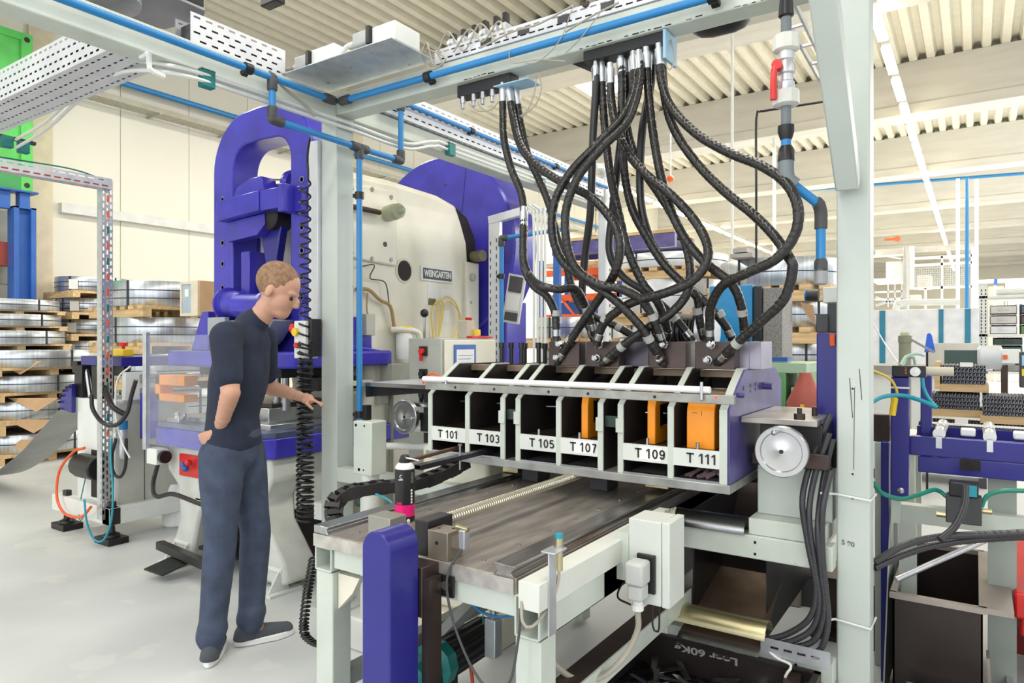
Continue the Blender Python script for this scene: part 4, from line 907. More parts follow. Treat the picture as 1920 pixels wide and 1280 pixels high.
# gear motor
a=W(800,1255,2.25); b_=W(905,1190,2.55)
t=thing('gear_motor','black ribbed gear motor with teal gearbox under the table','motor',(a+b_)/2-V((0,0,.1)))
d=(b_-a).normalized()
def fin_(L,a_): return 1.0 if int(a_*28)%2 else .93
part(t,'motor_housing',M().tube([a.lerp(b_,.25+.75*i/6) for i in range(7)],.068,n=56,rf=fin_),black,sharp=20)
part(t,'end_cap',M().lathe(b_,d,[(0,.066),(.01,.064),(.02,.05)]),black)
part(t,'gearbox',M().lathe(a.lerp(b_,.22),-d,[(0,.075),(.05,.078),(.06,.055),(.16,.05),(.17,.035)],n=10),tealp)
part(t,'terminal_box',M().box(b_.x-.09,b_.x-.01,b_.y-.16,b_.y-.07,b_.z-.10,b_.z-.05),fit,bev=.005)
part(t,'motor_foot',M().box(a.x-.06,a.x+.16,a.y-.02,a.y+.15,0,.02).box(a.x+.0,a.x+.05,a.y+.0,a.y+.1,.02,a.z),dark)
solo('motor_cable','orange cable dropping from the gear motor','cable',M().tube([b_+V((.0,-.08,-.07)),b_+V((.02,-.09,-.12)),b_+V((.02,-.08,-.25)),(b_.x+.0,b_.y,.008)],.007,n=8,step=.02),rackor)
solo('yellow_plug','small yellow connector on the motor terminal box','connector',M().lathe(b_+V((-.02,-.165,-.06)),(.6,-.3,.2),[(0,.012),(.02,.012),(.03,.008)],n=12),yellow)
c=W(925,1190,2.35)
t=thing('drop_cylinder','small grey cylinder hanging under the table beside the motor','cylinder',c)
part(t,'rod',M().cyl((c.x,c.y,c.z+.06),(c.x,c.y,TZ-.05),.010),steel); part(t,'body',M().box(c.x-.022,c.x+.022,c.y-.022,c.y+.022,c.z-.07,c.z+.06),galv,bev=.003)
part(t,'clevis',M().cyl((c.x,c.y,TZ-.09),(c.x,c.y,TZ-.05),.02,n=6),fit)
solo('blue_loop_tube','bright blue air tube looping under the table front','tube',M().tube([W(880,1128,2.2),W(905,1148,2.15),W(935,1156,2.1),W(965,1153,2.0)],.0045,n=8,step=.02),pipe)
solo('green_wire','thin green earth wire under the table','wire',M().tube([W(905,1130,2.3),W(906,1170,2.3)],.002,n=6),greent)
# proximity switch and junction box on the right side
c=V((-.862,1.47,.86))
t=thing('proximity_switch','brass barrel sensor on a bent bracket at the table corner','sensor',c)
part(t,'bracket',M().box(-.865,-.861,1.44,1.475,.70,.905).box(-.885,-.845,1.44,1.50,.903,.907),galv,bev=.001)
part(t,'barrel',M().cyl((-.862,1.49,.85),(-.862,1.49,.93),.0095,n=14),brass); part(t,'cap',M().cyl((-.862,1.49,.93),(-.862,1.49,.942),.0098,n=14),teal)
part(t,'locknut',M().cyl((-.862,1.49,.907),(-.862,1.49,.912),.014,n=6).cyl((-.862,1.49,.897),(-.862,1.49,.903),.014,n=6),steel)
part(t,'sensor_lead',M().tube([(-.862,1.49,.85),(-.86,1.48,.82),(-.87,1.46,.77),(-.885,1.40,.735),(-.905,1.39,.745),(-.915,1.40,.79)],.004,n=8,step=.01),cable)
bx0=-.842; by0=1.86
t=thing('junction_box','pale square junction box mounted on the right side of the table','junction box',(bx0+.06,1.95,.66))
part(t,'box_body',M().box(bx0-.0,bx0+.10,by0,by0+.12,.665,.905),mat('box_off_white',(206,210,203),.45,var=.03),bev=.003)
part(t,'lid',M().box(bx0+.101,bx0+.125,by0-.001,by0+.121,.663,.907),MC['box_off_white'],bev=.004)
part(t,'mount_plate',M().box(-.88,bx0,by0+.0,by0+.1,.72,.86),pale)
p=part(t,'socket_frame',M().box(bx0+.03,bx0+.085,by0-.012,by0,.70,.81),black,bev=.002)
p=part(t,'plug_hood',M().box(bx0+.02,bx0+.075,by0-.075,by0-.013,.735,.80).box(bx0+.025,bx0+.07,by0-.07,by0-.015,.69,.735),mat('plug_grey',(150,150,148),.5),bev=.008)
part(p,'cable_gland',M().lathe((bx0+.047,by0-.042,.69),(0,0,-1),[(0,.014),(.012,.014),(.014,.017),(.03,.017),(.034,.010)],n=10),cablew)
solo('plug_cable','grey cable hanging in a loop from the junction box plug','cable',M().tube([(bx0+.047,by0-.042,.655),(bx0+.045,by0-.04,.60),(bx0+.01,by0-.06,.52),(-.88,1.74,.475),(-.93,1.66,.50),(-1.0,1.60,.60),(-1.02,1.58,.68)],.0085,n=10,step=.012),cable)
for i in range(4):
    solo('thin_cable','grey cable arching into the top of the side junction box','cable',M().tube([(-.90,2.28,.80+.004*i),(-.875+.01*i,2.24,.845+.004*i),(-.83+.012*i,2.10,.865+.006*i),(-.79+.01*i,1.98,.875),(-.785+.01*i,1.965,.85)],.003,n=6,step=.015),cable,group='grey cables entering the side junction box')
solo('black_wire_loop','thin black wire loop behind the grey plug','wire',M().tube([(bx0+.0,by0+.02,.72),(bx0-.03,by0+.02,.70),(bx0-.03,by0-.01,.67),(bx0+.02,by0-.03,.665)],.003,n=6,step=.01),black)
solo('black_wire_loop','two black wires hanging below the side junction box','wire',M().tube([(bx0+.05,by0+.06,.665),(bx0+.05,by0+.06,.58),(bx0+.06,by0+.065,.565),(bx0+.07,by0+.06,.58),(bx0+.07,by0+.06,.665)],.003,n=6,step=.01),black)
# conduits by the right post
def rib(L,a): return 1.0 if (L/.007)%1.0<.5 else .88
CN=[[(-.40,2.46,1.12),(-.44,2.44,.98),(-.452,2.44,.85),(-.435,2.45,.70),(-.42,2.46,.58),(-.44,2.43,.49),(-.50,2.40,.435),(-.58,2.40,.40)],
    [(-.392,2.47,1.10),(-.42,2.46,.95),(-.425,2.46,.82),(-.415,2.46,.68),(-.405,2.46,.56),(-.43,2.44,.46),(-.49,2.41,.415),(-.58,2.41,.392)],
    [(-.392,2.44,1.0),(-.41,2.44,.88),(-.412,2.44,.75),(-.402,2.44,.62),(-.395,2.44,.52),(-.415,2.42,.43),(-.46,2.41,.40),(-.55,2.42,.39)],
    [(-.40,2.48,1.18),(-.455,2.46,1.02),(-.472,2.45,.90),(-.455,2.46,.76),(-.43,2.48,.62),(-.45,2.46,.52),(-.52,2.43,.45),(-.60,2.42,.41)]]
for i,p in enumerate(CN):
    p=[(a,min(b_,2.405) if c_<.93 else b_,c_) for a,b_,c_ in p]
    solo('corrugated_conduit',['second from left','third from left','innermost','outermost left'][i]+' black corrugated conduit curving down beside the right post','conduit',M().tube(spline(p,.0035),.0105,n=10,rf=rib),mat('conduit_black',(52,52,56),.35),sharp=60)
for z in (.905,.49):
    solo('cable_tie','white cable tie around the right post at '+('handwheel base height' if z>.6 else 'the lower conduit bend'),'cable tie',M().tube([(-.42,2.43,z+.02),(-.387,2.494,z+.01),(-.283,2.494,z),(-.28,2.61,z)],.004,n=6),cablew)
BC=[[(-.283,2.6,.68),(-.2,2.66,.735),(-.1,2.72,.765),(.05,2.75,.79),(.3,2.75,.84),(.7,2.75,.90)],
    [(-.283,2.6,.66),(-.2,2.68,.70),(-.1,2.74,.735),(.05,2.78,.77),(.3,2.78,.82),(.7,2.78,.885)],
    [(-.10,2.70,.76),(-.06,2.74,.80),(-.035,2.8,.86),(-.03,2.85,.92)]]
for i,p in enumerate(BC):
    solo('corrugated_conduit',['upper black corrugated conduit leading right from the post','lower black corrugated conduit leading right from the post','short black conduit rising to the valve on the right'][i],'conduit',M().tube(spline(p,.0035),.0125,n=10,rf=rib),MC['conduit_black'],sharp=60)
t=thing('pneumatic_valve','small grey pneumatic valve on the lower frame beside the post','valve',(-.44,2.40,.26))
part(t,'valve_body',M().box(-.50,-.43,2.40,2.438,.262,.30),fit,bev=.003); part(t,'coil',M().box(-.475,-.45,2.375,2.40,.25,.275),black,bev=.002)
part(t,'valve_block',M().box(-.448,-.415,2.39,2.438,.24,.285),MC['dark_block_steel'],bev=.002)
part(t,'fitting',M().cyl((-.415,2.41,.275),(-.395,2.41,.275),.008,n=10),brass)
solo('blue_tube','bright blue air tube curving down from the small valve','tube',M().tube([(-.395,2.41,.275),(-.375,2.39,.265),(-.355,2.37,.22),(-.35,2.37,.10),(-.352,2.38,.01)],.0055,n=8,step=.01),pipe)
solo('blue_tube','bright blue air tube dropping straight from the small valve','tube',M().tube([(-.432,2.40,.24),(-.43,2.39,.20),(-.41,2.38,.12),(-.40,2.38,.01)],.0055,n=8,step=.01),pipe)
solo('white_lead','white lead hooked over the slotted channel','wire',M().tube([(-.60,2.40,.40),(-.55,2.38,.375),(-.50,2.37,.365),(-.515,2.36,.33),(-.515,2.37,.28),(-.47,2.38,.25)],.0045,n=8,step=.01),cablew)
# ================= COILS AND PALLETS =================
ORD=['topmost','second from the top','third from the top','fourth from the top','fifth from the top','sixth from the top','lowest']
def coil(c,r,h,label,group,bands=(.3,.62),paperlab=None,filmy=False,seed=0):
    rd=random.Random(seed); c=V(c); t=thing('strip_coil',label,'steel coil',c,group)
    ri=r*.45; rr_=r
    u=M(); n=64
    prof=[(ri,0),(rr_-.004,0),(rr_,.004),(rr_,h-.004),(rr_-.004,h),(ri,h)]
    vs=[];fs=[]
    for (q,z) in prof:
        for i in range(n): a=2*PI*i/n; vs.append(c+V((q*math.cos(a),q*math.sin(a),z)))
    for k in range(len(prof)):
        k2=(k+1)%len(prof)
        for i in range(n): fs.append((k*n+i,k*n+(i+1)%n,k2*n+(i+1)%n,k2*n+i))
    u.add(vs,fs); part(t,'wound_strip',u,film if filmy else coilm,sharp=50)
    for b in bands:
        part(t,'band',M().tube([c+V(((rr_+.002)*math.cos(2*PI*i/n),(rr_+.002)*math.sin(2*PI*i/n),h*b)) for i in range(n+1)],.005,n=4),strapm)
    ao=math.atan2(-c.y,-c.x)
    for a in (ao-.75+rd.uniform(-.2,.2),ao+.55+rd.uniform(-.2,.2)):
        x=c+V(((rr_+.002)*math.cos(a),(rr_+.002)*math.sin(a),0))
        part(t,'strap',M().bar(x,x+V((0,0,h)),.022,.006,up=(math.cos(a),math.sin(a),0)),strapm)
    if paperlab:
        a=ao+paperlab; x=c+V(((rr_+.008)*math.cos(a),(rr_+.008)*math.sin(a),h*.45)); tv=V((-math.sin(a),math.cos(a),0))
        part(t,'paper_tag',M().bar(x-tv*.06,x+tv*.06,.13,.002,up=(math.cos(a),math.sin(a),0)),paper)
    return t
def pallet(c,r,h,label,group):
    c=V(c); t=thing('wooden_pallet',label,'pallet',c,group)
    for k in range(3):
        y=-r*.9+r*.9*k
        part(t,'runner',M().box(c.x-r,c.x+r,c.y+y-.045,c.y+y+.045,c.z,c.z+h*.66),wood)
    u=M()
    for k in range(7): x=-r+k*(2*r-.1)/6; u.box(c.x+x,c.x+x+.1,c.y-r,c.y+r,c.z+h*.67,c.z+h)
    part(t,'deck_board_row',u,wood)
    return t
def stack(name,c,r,ztop,n,h,ph,lab=None,filmy=False,jit=.05):
    c=V(c); z=ztop
    k=0
    while z-h>.05 and k<n:
        rd=random.Random(k*7+int(c.x*10)); ox=rd.uniform(-jit,jit); oy=rd.uniform(-jit,jit)
        rr=r*(1-.06*rd.random())
        o=ORD[min(k,5)]
        coil((c.x+ox,c.y+oy,z-h),rr,h,'strip coil, %s in the %s'%(o,name),'coils in the %s'%name,paperlab=lab,filmy=filmy,seed=k)
        z-=h
        hh=min(ph,z) if k<n-1 else z
        if hh>.02:
            if k==n-1 and hh>ph: 
                while z>.03:
                    q=min(ph,z); pallet((c.x,c.y,z-q),r*.93,q,'bottom pallet in the %s'%name,'pallets in the %s'%name); z-=q
            else:
                pallet((c.x+ox/2,c.y,z-ph if z>ph else 0),r*.93,min(ph,z),'pallet under the %s coil in the %s'%(o,name),'pallets in the %s'%name); z-=ph
        k+=1
zz=[(1.93,1.80),(1.75,1.61),(1.55,1.39),(1.32,1.12),(1.02,.83),(.72,.51),(.335,.12)]
for k,(a,b_) in enumerate(zz):
    up=k<3; c=W(4 if up else 58,700,8.6); r=(.60,.62,.66,.76,.70,.68,.70)[k]
    coil((c.x,c.y,b_),r,a-b_,'steel strip coil, %s in the far left stack'%ORD[k],'coils in the far left stack',seed=k,bands=(.5,))
    nz=zz[k+1][0] if k<6 else 0
    pallet((c.x,c.y,nz+.001),r*.85,b_-nz-.002,'wooden pallet under the %s coil in the far left stack'%ORD[k],'pallets in the far left stack')
stack('labelled stack by the wall',(-10.36,4.75,0),.47,2.30,7,.2,.09,lab=-.5)
stack('wide stack beside the press',(-7.75,4.35,0),.62,2.07,5,.27,.12)
# draped cardboard corners
for i,(px,py,d) in enumerate([(60,760,8.0),(55,800,8.0),(40,850-12,8.0),(30,690,8.05)]):
    a=W(px-45,py-14,d); b_=W(px+50,py-14,d-.05); c=W(px+8,py+12,d-.1)
    solo('cardboard_liner',['brown liner sheet drooping below the second left coil','brown liner sheet drooping below the third left coil','brown liner sheet near the floor pallet at far left','brown liner sheet under the top left coil'][i],'liner',M().add([a,b_,c],[(0,1,2)]),card,thick=.004)
c=W(362,560,7.1)
t=thing('wooden_crate','pale boxed panel with glass front standing on the wide coil stack','crate',(c.x,c.y,W(362,592,7.1).z))
zb_=W(362,592,7.1).z; x0=c.x-.22; x1=c.x+.12
part(t,'crate_body',M().box(x0,x1,c.y,c.y+.25,zb_,zb_+.36),card,bev=.004)
part(t,'front_frame',M().ring([(x0,zb_),(x1-.02,zb_),(x1-.02,zb_+.36),(x0,zb_+.36)],[(x0+.03,zb_+.03),(x1-.14,zb_+.03),(x1-.14,zb_+.33),(x0+.03,zb_+.33)],'y',c.y-.012,c.y),mat('cream_box_frame',(226,216,196),.5))
part(t,'glass_front',M().box(x0+.03,x1-.14,c.y-.004,c.y-.001,zb_+.03,zb_+.33),mat('bluish_glass_panel',(176,192,206),.15))
part(t,'dial_label',M().box(x0+.08,x0+.15,c.y-.007,c.y-.005,zb_+.2,zb_+.28),paper)
solo('red_sign','small red sign on the wall between the coil stacks','sign',M().box(-10.99,-10.97,4.28,4.46,1.72,1.86),red)
# container on blue steel frame
t=thing('shipping_container','green shipping container raised on a blue steel frame at top left','container',(-10.7,2.0,3.42))
X1=-10.5; Y1=4.08
part(t,'container_body',M().box(-10.95,X1-.03,-.5,Y1-.03,3.5,5.45),green,bev=.005)
part(t,'corner_post',M().box(X1-.1,X1,Y1-.14,Y1,3.42,5.52),green,bev=.006)
part(t,'bottom_rail',M().box(X1-.06,X1-.005,-.5,Y1-.14,3.42,3.62),mat('container_green_dark',(60,150,80),.45))
part(t,'top_rail',M().box(X1-.06,X1-.005,-.5,Y1-.14,5.42,5.52),green)
u=M()
for k in range(14): u.box(X1-.03,X1-.012,-.4+.3*k,-.25+.3*k,3.62,5.42)
part(t,'corrugation_row',u,green,bev=.01)
part(t,'casting_hole',M().cyl((X1,Y1-.07,3.50),(X1+.003,Y1-.07,3.50),.035,n=16).cyl((X1,Y1-.07,5.44),(X1+.003,Y1-.07,5.44),.035,n=16),black)
t=thing('steel_platform','blue steel frame with red beam carrying the green container','platform',(-10.2,2,0))
part(t,'column',M().box(-10.65,-10.45,3.84,3.90,0,3.2).box(-10.65,-10.45,4.04,4.10,0,3.2).box(-10.57,-10.53,3.90,4.04,0,3.2).box(-10.6,-10.45,3.84,4.10,3.18,3.2),steelb)
part(t,'top_beam',M().box(-10.6,-10.5,-.5,3.82,3.16,3.39).box(-10.65,-10.42,3.6,4.12,3.39,3.415).box(-10.62,-10.48,3.92,4.04,3.2,3.39),steelb,bev=.004)
part(t,'crane_beam',M().box(-10.85,-10.75,-.5,3.98,2.45,2.75).box(-10.87,-10.71,-.5,3.98,2.43,2.45),brick)
part(t,'crossbeam',M().box(-10.95,-10.5,2.8,2.9,2.96,3.16),brick)
part(t,'down_pipe',M().cyl((-10.8,3.75,0),(-10.8,3.75,2.42),.03,n=8),galv)
solo('fire_hose_cable','thin black cable draped below the red beam','cable',M().tube([(-10.7,2.8,2.4),(-10.7,3.1,2.1),(-10.7,3.4,2.05),(-10.7,3.7,2.4)],.01,n=6,step=.05),black)
struct('door_1',M().box(-10.985,-10.95,1.6,4.0,0,3.2).box(-10.95,-10.94,1.6,4.0,2.2,2.4),mat('grey_door_panel',(176,178,168),.45))
# ================= STRIP FEEDER =================
t=thing('strip_feeder','white strip feeder cabinet with blue top on a beam base','machine',(-5.4,2.7,.1))
fx0,fx1,fy0,fy1=-5.67,-5.10,2.50,3.05
part(t,'cabinet',M().box(fx0,fx1,fy0,fy1,.22,.995),white,bev=.005)
part(t,'side_panel',M().box(fx1,fx1+.01,fy0+.02,fy1-.03,.24,.975),mat('feeder_side_grey',(186,188,178),.45),bev=.002)
part(t,'panel_seam',M().box(fx1+.0095,fx1+.0115,fy0+.2,fy0+.205,.24,.97),fit)
part(t,'base_beam',M().box(-5.9,-5.02,2.42,2.50,.13,.25),white,bev=.004); part(t,'base_tube',M().box(-5.12,-5.02,2.42,3.6,.13,.25),white,bev=.004)
part(t,'beam_end',M().box(-5.019,-5.017,2.43,2.49,.14,.24),cavity)
for (x,y) in ((-5.74,2.46),(-5.07,2.46)):
    part(t,'leveling_foot',M().box(x-.1,x+.1,y-.07,y+.07,.0,.045).lathe((x,y,.045),(0,0,1),[(0,.06),(.015,.055),(.03,.025),(.1,.018)],n=20),dark,bev=.002); part(t,'foot_nut',M().box(x-.03,x+.03,y-.02,y+.02,.25,.29),dark,bev=.002)
part(t,'motor_recess',M().box(fx0+.22,fx1-.02,fy0-.002,fy0+.001,.27,.62),cavity)
part(t,'drive_motor',M().lathe((fx0+.10,fy0-.03,.50),(1,0,0),[(0,.045),(.01,.085),(.05,.09),(.30,.09),(.31,.08)],n=12),black,bev=.004)
u=M()
for k in range(7): u.box(fx0+.095,fx0+.099,fy0-.09+.02*k,fy0-.08+.02*k,.45,.55)
part(t,'vent_slot_row',u,fit)
part(t,'blue_top',M().box(-5.66,-5.06,2.52,3.05,1.24,1.31),deepb,bev=.005)
part(t,'roller_block',M().box(-5.72,-5.60,2.50,2.60,.995,1.24).box(-5.62,-5.10,2.56,2.60,1.17,1.24).box(-5.45,-5.36,2.5,2.62,.995,1.24).box(-5.80,-5.72,2.52,2.62,1.18,1.27),dark,bev=.004)
part(t,'inner_rod',M().cyl((-5.55,2.54,1.0),(-5.62,2.54,1.22),.018),steel)
part(t,'side_block',M().box(-5.11,-5.06,2.55,2.78,.995,1.2),white,bev=.004)
part(t,'inner_roll',M().cyl((-5.05,2.65,1.05),(-5.05,3.1,1.05),.03).cyl((-5.05,2.65,1.15),(-5.05,3.1,1.15),.03),steel)
part(t,'curved_guard',M().prism([(-5.67,.88),(-5.67,1.10)]+[(-5.67+.20*math.cos(a)-.0,.90+.20*math.sin(a)) for a in [PI/2+PI/2*i/10 for i in range(11)]],'y',2.46,2.49),deepb,bev=.003)
u=M()
for i in range(6):
    a=PI/2+PI/2*i/5; u.cyl((-5.67+.18*math.cos(a),2.455,.90+.18*math.sin(a)),(-5.67+.18*math.cos(a),2.44,.90+.18*math.sin(a)),.01,n=8)
part(t,'guard_bolt_row',u,dark)
part(t,'blue_bracket',M().box(-5.0,-4.93,2.62,2.72,.72,1.05),purple,bev=.004)
p=part(t,'filter_regulator',M().cyl((-5.0,2.50,.66),(-5.0,2.50,.80),.03).lathe((-5.0,2.50,.66),(0,0,-1),[(0,.03),(.05,.026),(.07,.014)]),galv)
part(p,'blue_cap',M().cyl((-5.0,2.50,.80),(-5.0,2.50,.86),.034),pipe); part(p,'gauge',M().lathe((-5.045,2.48,.755),(-.6,-.8,0),[(0,.025),(.015,.025),(.016,.02)],n=16),paper)
e=V((-5.03,2.46,1.345))
t2=thing('emergency_stop','yellow emergency stop box with red button on the feeder','emergency stop',(-5.2,2.6,1.31))
part(t2,'yellow_box',M().box(-5.26,-5.12,2.56,2.64,1.312,1.365),yellow,bev=.004); part(t2,'red_button',M().lathe((-5.19,2.6,1.365),(0,0,1),[(0,.012),(.02,.012),(.022,.028),(.045,.028),(.05,.02)],n=20),red)
def tubes(nm,lb,cat,pts,r,m_): return solo(nm,lb,cat,M().tube([V(p) for p in pts],r,n=10,step=.02),m_)
tubes('black_hose','thick black hose arching from the feeder top to the valve','hose',[(-5.1,2.47,1.31),(-5.2,2.44,1.30),(-5.15,2.42,1.2),(-5.05,2.42,1.05),(-4.98,2.43,.96),(-4.93,2.5,.9)],.018,rubber)
tubes('black_hose','thick black hose hanging in a loop in front of the upright','hose',[(-5.1,2.34,1.05),(-5.08,2.34,.95),(-4.98,2.36,.86),(-4.88,2.4,.85),(-4.82,2.44,.93),(-4.80,2.46,1.05),(-4.74,2.46,1.16)],.014,rubber)
tubes('black_hose','black loop of hose below the regulator','hose',[(-4.99,2.45,.74),(-5.03,2.44,.6),(-5.0,2.44,.5),(-4.93,2.45,.48),(-4.88,2.46,.56),(-4.87,2.46,.75)],.011,rubber)
tubes('orange_cable','orange cable looping out of the feeder motor','cable',[(-5.42,2.44,.64),(-5.55,2.42,.60),(-5.72,2.40,.45),(-5.72,2.38,.26),(-5.55,2.36,.16),(-5.3,2.36,.17),(-5.15,2.36,.26)],.010,rackor)
tubes('teal_tube','teal air tube hanging in a deep loop from the regulator','tube',[(-5.03,2.44,.74),(-5.0,2.42,.6),(-4.93,2.40,.4),(-4.91,2.38,.2),(-4.97,2.36,.06),(-5.06,2.34,.05),(-5.12,2.32,.16),(-5.16,2.32,.32)],.007,teal)
tubes('green_wire','green earth wire below the feeder motor','wire',[(-5.5,2.48,.40),(-5.5,2.44,.2),(-5.4,2.40,.12),(-5.3,2.38,.17)],.004,greent)
tubes('white_lead','thin white lead beside the blue bracket','wire',[(-4.80,2.45,1.25),(-4.95,2.44,1.15),(-4.97,2.44,.9),(-4.88,2.44,.72),(-4.82,2.46,.62)],.006,cablew)
# steel strip
u=M(); pts=[(-5.62,1.02),(-5.85,1.0),(-6.1,.88),(-6.45,.68),(-6.8,.48),(-7.2,.30),(-7.6,.17),(-8.0,.11),(-8.6,.10),(-9.4,.14)]
sp=spline([(x,0,z) for x,z in pts],.06)
for a,b_ in zip(sp,sp[1:]): u.add([(a.x,2.56,a.z),(b_.x,2.56,b_.z),(b_.x,2.86,b_.z),(a.x,2.86,a.z)],[(0,1,2,3)])
solo('steel_strip','wide grey steel strip sagging to the floor left of the feeder','strip',u,mat('dull_strip_steel',(150,152,150),.35,.7,var=.06),thick=.003)
solo('strip_roller','low dark roller stand under the steel strip','roller',M().box(-8.3,-8.1,2.6,2.8,0,.09),dark)
for i,px in enumerate((328,352)):
    c=Zp(px,985,0.0)
    t=thing('white_canister',['white plastic canister left under the press','hexagonal white canister under the press, nearer the press leg'][i],'canister',(c.x,c.y,0))
    part(t,'canister_body',M().lathe((c.x,c.y,0),(0,0,1),[(0,.07),(.015,.09),(.28,.09),(.33,.07)],n=6+14*(1-i)),white,bev=.004)
    part(t,'cap',M().cyl((c.x,c.y,.33),(c.x,c.y,.37),.03),paper)
# ================= PRESS =================
t=thing('stamping_press','large violet blue and cream C-frame stamping press','press',(-3.8,3.3,0))
PRESS=t
XA,XB,YF=-4.30,-3.29,2.75
def mir(pts): return pts
# portal shaped front frame with two windows
outer=[(XA,1.50),(XA,2.45)]+arc(-3.93,2.55,.37,180,100,10)[0:]+[(-3.80,2.925)]+arc(-3.66,2.55,.37,80,0,10)+[(XB,2.45),(XB,1.50)]
inn=[(-4.085,1.72),(-4.085,2.40)]+arc(-3.93,2.55,.155,180,100,10)+[(-3.80,2.71)]+arc(-3.65,2.55,.155,80,0,10)+[(-3.495,2.40),(-3.495,1.72)]
part(t,'front_frame',M().ring(outer,inn,'y',YF,YF+.2),purple,bev=.012)
part(t,'frame_rear',M().box(XA+.02,-4.09,YF+.2,YF+.55,1.5,2.45).box(-3.49,XB-.02,YF+.2,YF+.35,1.5,2.5),purple,bev=.01)
for x in (-4.19,-3.385):
    for z in (2.37,2.08,1.94,1.78,1.66,2.55)[:5]:
        zz3=z+(.0 if x<-4 else .03)
        part(t,'frame_bolt',M().lathe((x,YF,zz3),(0,-1,0),[(0,.022),(.003,.022),(.0035,.014),(-.002,.013)],n=16),mat('bolt_violet_grey',(120,118,160),.35,.5))
x4,x5,x6,x7=XatY(405,2.64),XatY(484,2.64),XatY(531,2.66),XatY(556,2.66)
part(t,'clamp_bar',M().prism([(x4,2.20),(x4,2.33),(x5,2.35),(x5,2.225)],'y',2.64,YF+.02),purple,bev=.006)
part(t,'clamp_cap',M().prism([(x4+.12,2.34),(x4+.16,2.41),(x4+.30,2.45),(x5-.03,2.45),(x5,2.36)],'y',2.68,YF+.04),purple,bev=.006)
part(t,'clamp_block',M().box(x5,x6,2.65,2.80,2.225,2.35).box(x6,x6+.05,2.62,2.80,2.19,2.36).box(x6+.05,x7,2.70,2.76,2.2,2.35),purple,bev=.006)
part(t,'lower_web',M().prism([(x4+.03,2.07),(x4+.03,2.20),(x5-.02,2.22),(x5-.02,2.15),(x5-.1,2.09)],'y',YF-.05,YF+.02),purple,bev=.004)
part(t,'drive_shaft',M().cyl((x5-.2,2.86,2.425),(-3.5,2.90,2.40),.065,n=28),brass,label='brass coloured crank shaft')
part(t,'shaft_collar',M().lathe((-3.66,2.88,2.41),(1,0,0),[(0,.08),(.03,.105),(.05,.105),(.07,.09)],n=28),purple)
part(t,'crank_disc',M().lathe((XatY(505,2.73),2.73,2.205),(0,-1,0),[(-.12,.085),(.0,.085),(.01,.075),(.02,.03)],n=32),cavity)
part(t,'connecting_rod',M().prism([(-3.83,2.19),(-3.60,2.19),(-3.66,1.93),(-3.68,1.86),(-3.74,1.86),(-3.77,1.93)],'y',YF+.02,YF+.08),deepb,bev=.008)
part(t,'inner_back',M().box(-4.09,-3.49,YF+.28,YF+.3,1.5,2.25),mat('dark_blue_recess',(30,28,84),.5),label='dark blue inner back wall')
part(t,'ram_plate',M().box(-3.95,-3.86,YF-.03,YF+.1,1.72,2.0).box(-3.84,-3.55,YF+.02,YF+.1,1.60,1.80),purple,bev=.006)
# gear motor on the ram
g=part(t,'ram_gearbox',M().lathe((-4.03,YF-.07,1.66),(.96,-.1,0),[(0,.06),(.0,.105),(.025,.11),(.03,.085),(.13,.085),(.2,.07)],n=28),purple,bev=.002)
part(g,'flange_bolt_row',M().lathe((-4.035,YF-.07,1.66),(.96,-.1,0),[(-.006,.075),(-.006,.078),(0,.078)],n=28),deepb)
part(t,'ram_motor',M().lathe((-3.86,YF-.13,1.645),(1,.1,-.05),[(0,.05),(.03,.075),(.25,.08),(.27,.1),(.36,.1),(.375,.09)],n=32),purple)
u=M()
for k in range(7): u.cyl((-3.478,YF-.155+.022*k,1.57),(-3.478,YF-.155+.022*k,1.68),.005,n=6)
part(t,'fan_slot_row',u,black)
NP=part(t,'notice_plate',M().box(-4.275,-4.165,YF-.002,YF,1.555,1.625),yellow,label='yellow warning notice with small print')
u=M()
for k in range(4): u.box(-4.265+.008*(k%2),-4.175-.006*((k+1)%3),YF-.0032,YF-.0022,1.568+.014*k,1.573+.014*k)
part(NP,'print_line',u,mat('notice_print',(150,120,30)))
# ram flange with gussets
part(t,'ram_flange',M().prism([(-4.43,2.50),(-3.42,2.50),(-3.28,2.62),(-3.28,3.42),(-4.43,3.42)],'z',1.26,1.36),purple,bev=.015)
part(t,'gusset',M().prism([(-4.42,1.36),(-4.29,1.62),(-4.22,1.62),(-4.22,1.36)],'y',2.66,2.72),purple,bev=.006)
part(t,'gusset',M().prism([(2.7,1.36),(2.7,1.66),(2.86,1.56),(3.08,1.40),(3.36,1.36)],'x',-3.36,-3.31),purple,bev=.008)
part(t,'flange_web',M().box(-4.25,-3.35,2.78,3.3,1.35,1.58),purple,bev=.01)
part(t,'grey_trough',M().prism([(-3.95,1.36),(-3.62,1.36),(-3.52,1.42),(-3.40,1.55),(-4.0,1.55)],'y',2.55,2.72),mat('trough_grey',(166,174,180),.35,.4),bev=.012)
part(t,'trough_plate',M().box(-4.0,-3.82,2.52,2.55,1.46,1.57),MC['trough_grey'])
part(t,'upper_die',M().box(-4.3,-3.45,2.65,3.2,1.20,1.26),dark,bev=.004)
for x in (-4.12,-4.02,-3.58,-3.5): part(t,'guide_post',M().cyl((x,2.72,1.01),(x,2.72,1.20),.022).cyl((x,2.72,1.0),(x,2.72,1.06),.03),steel)
part(t,'spring_row',M().box(-3.45,-3.30,2.8,3.15,1.12,1.2),cavity)
part(t,'lower_die',M().box(-4.1,-3.50,2.60,3.1,.93,1.02),mat('die_steel',(196,198,202),.22,.9),bev=.004); part(t,'die_top',M().box(-4.1,-3.50,2.62,3.1,1.02,1.045),brown,bev=.003)
part(t,'die_base',M().box(-4.35,-3.42,2.55,3.2,.895,.93),MC['die_steel'],bev=.003)
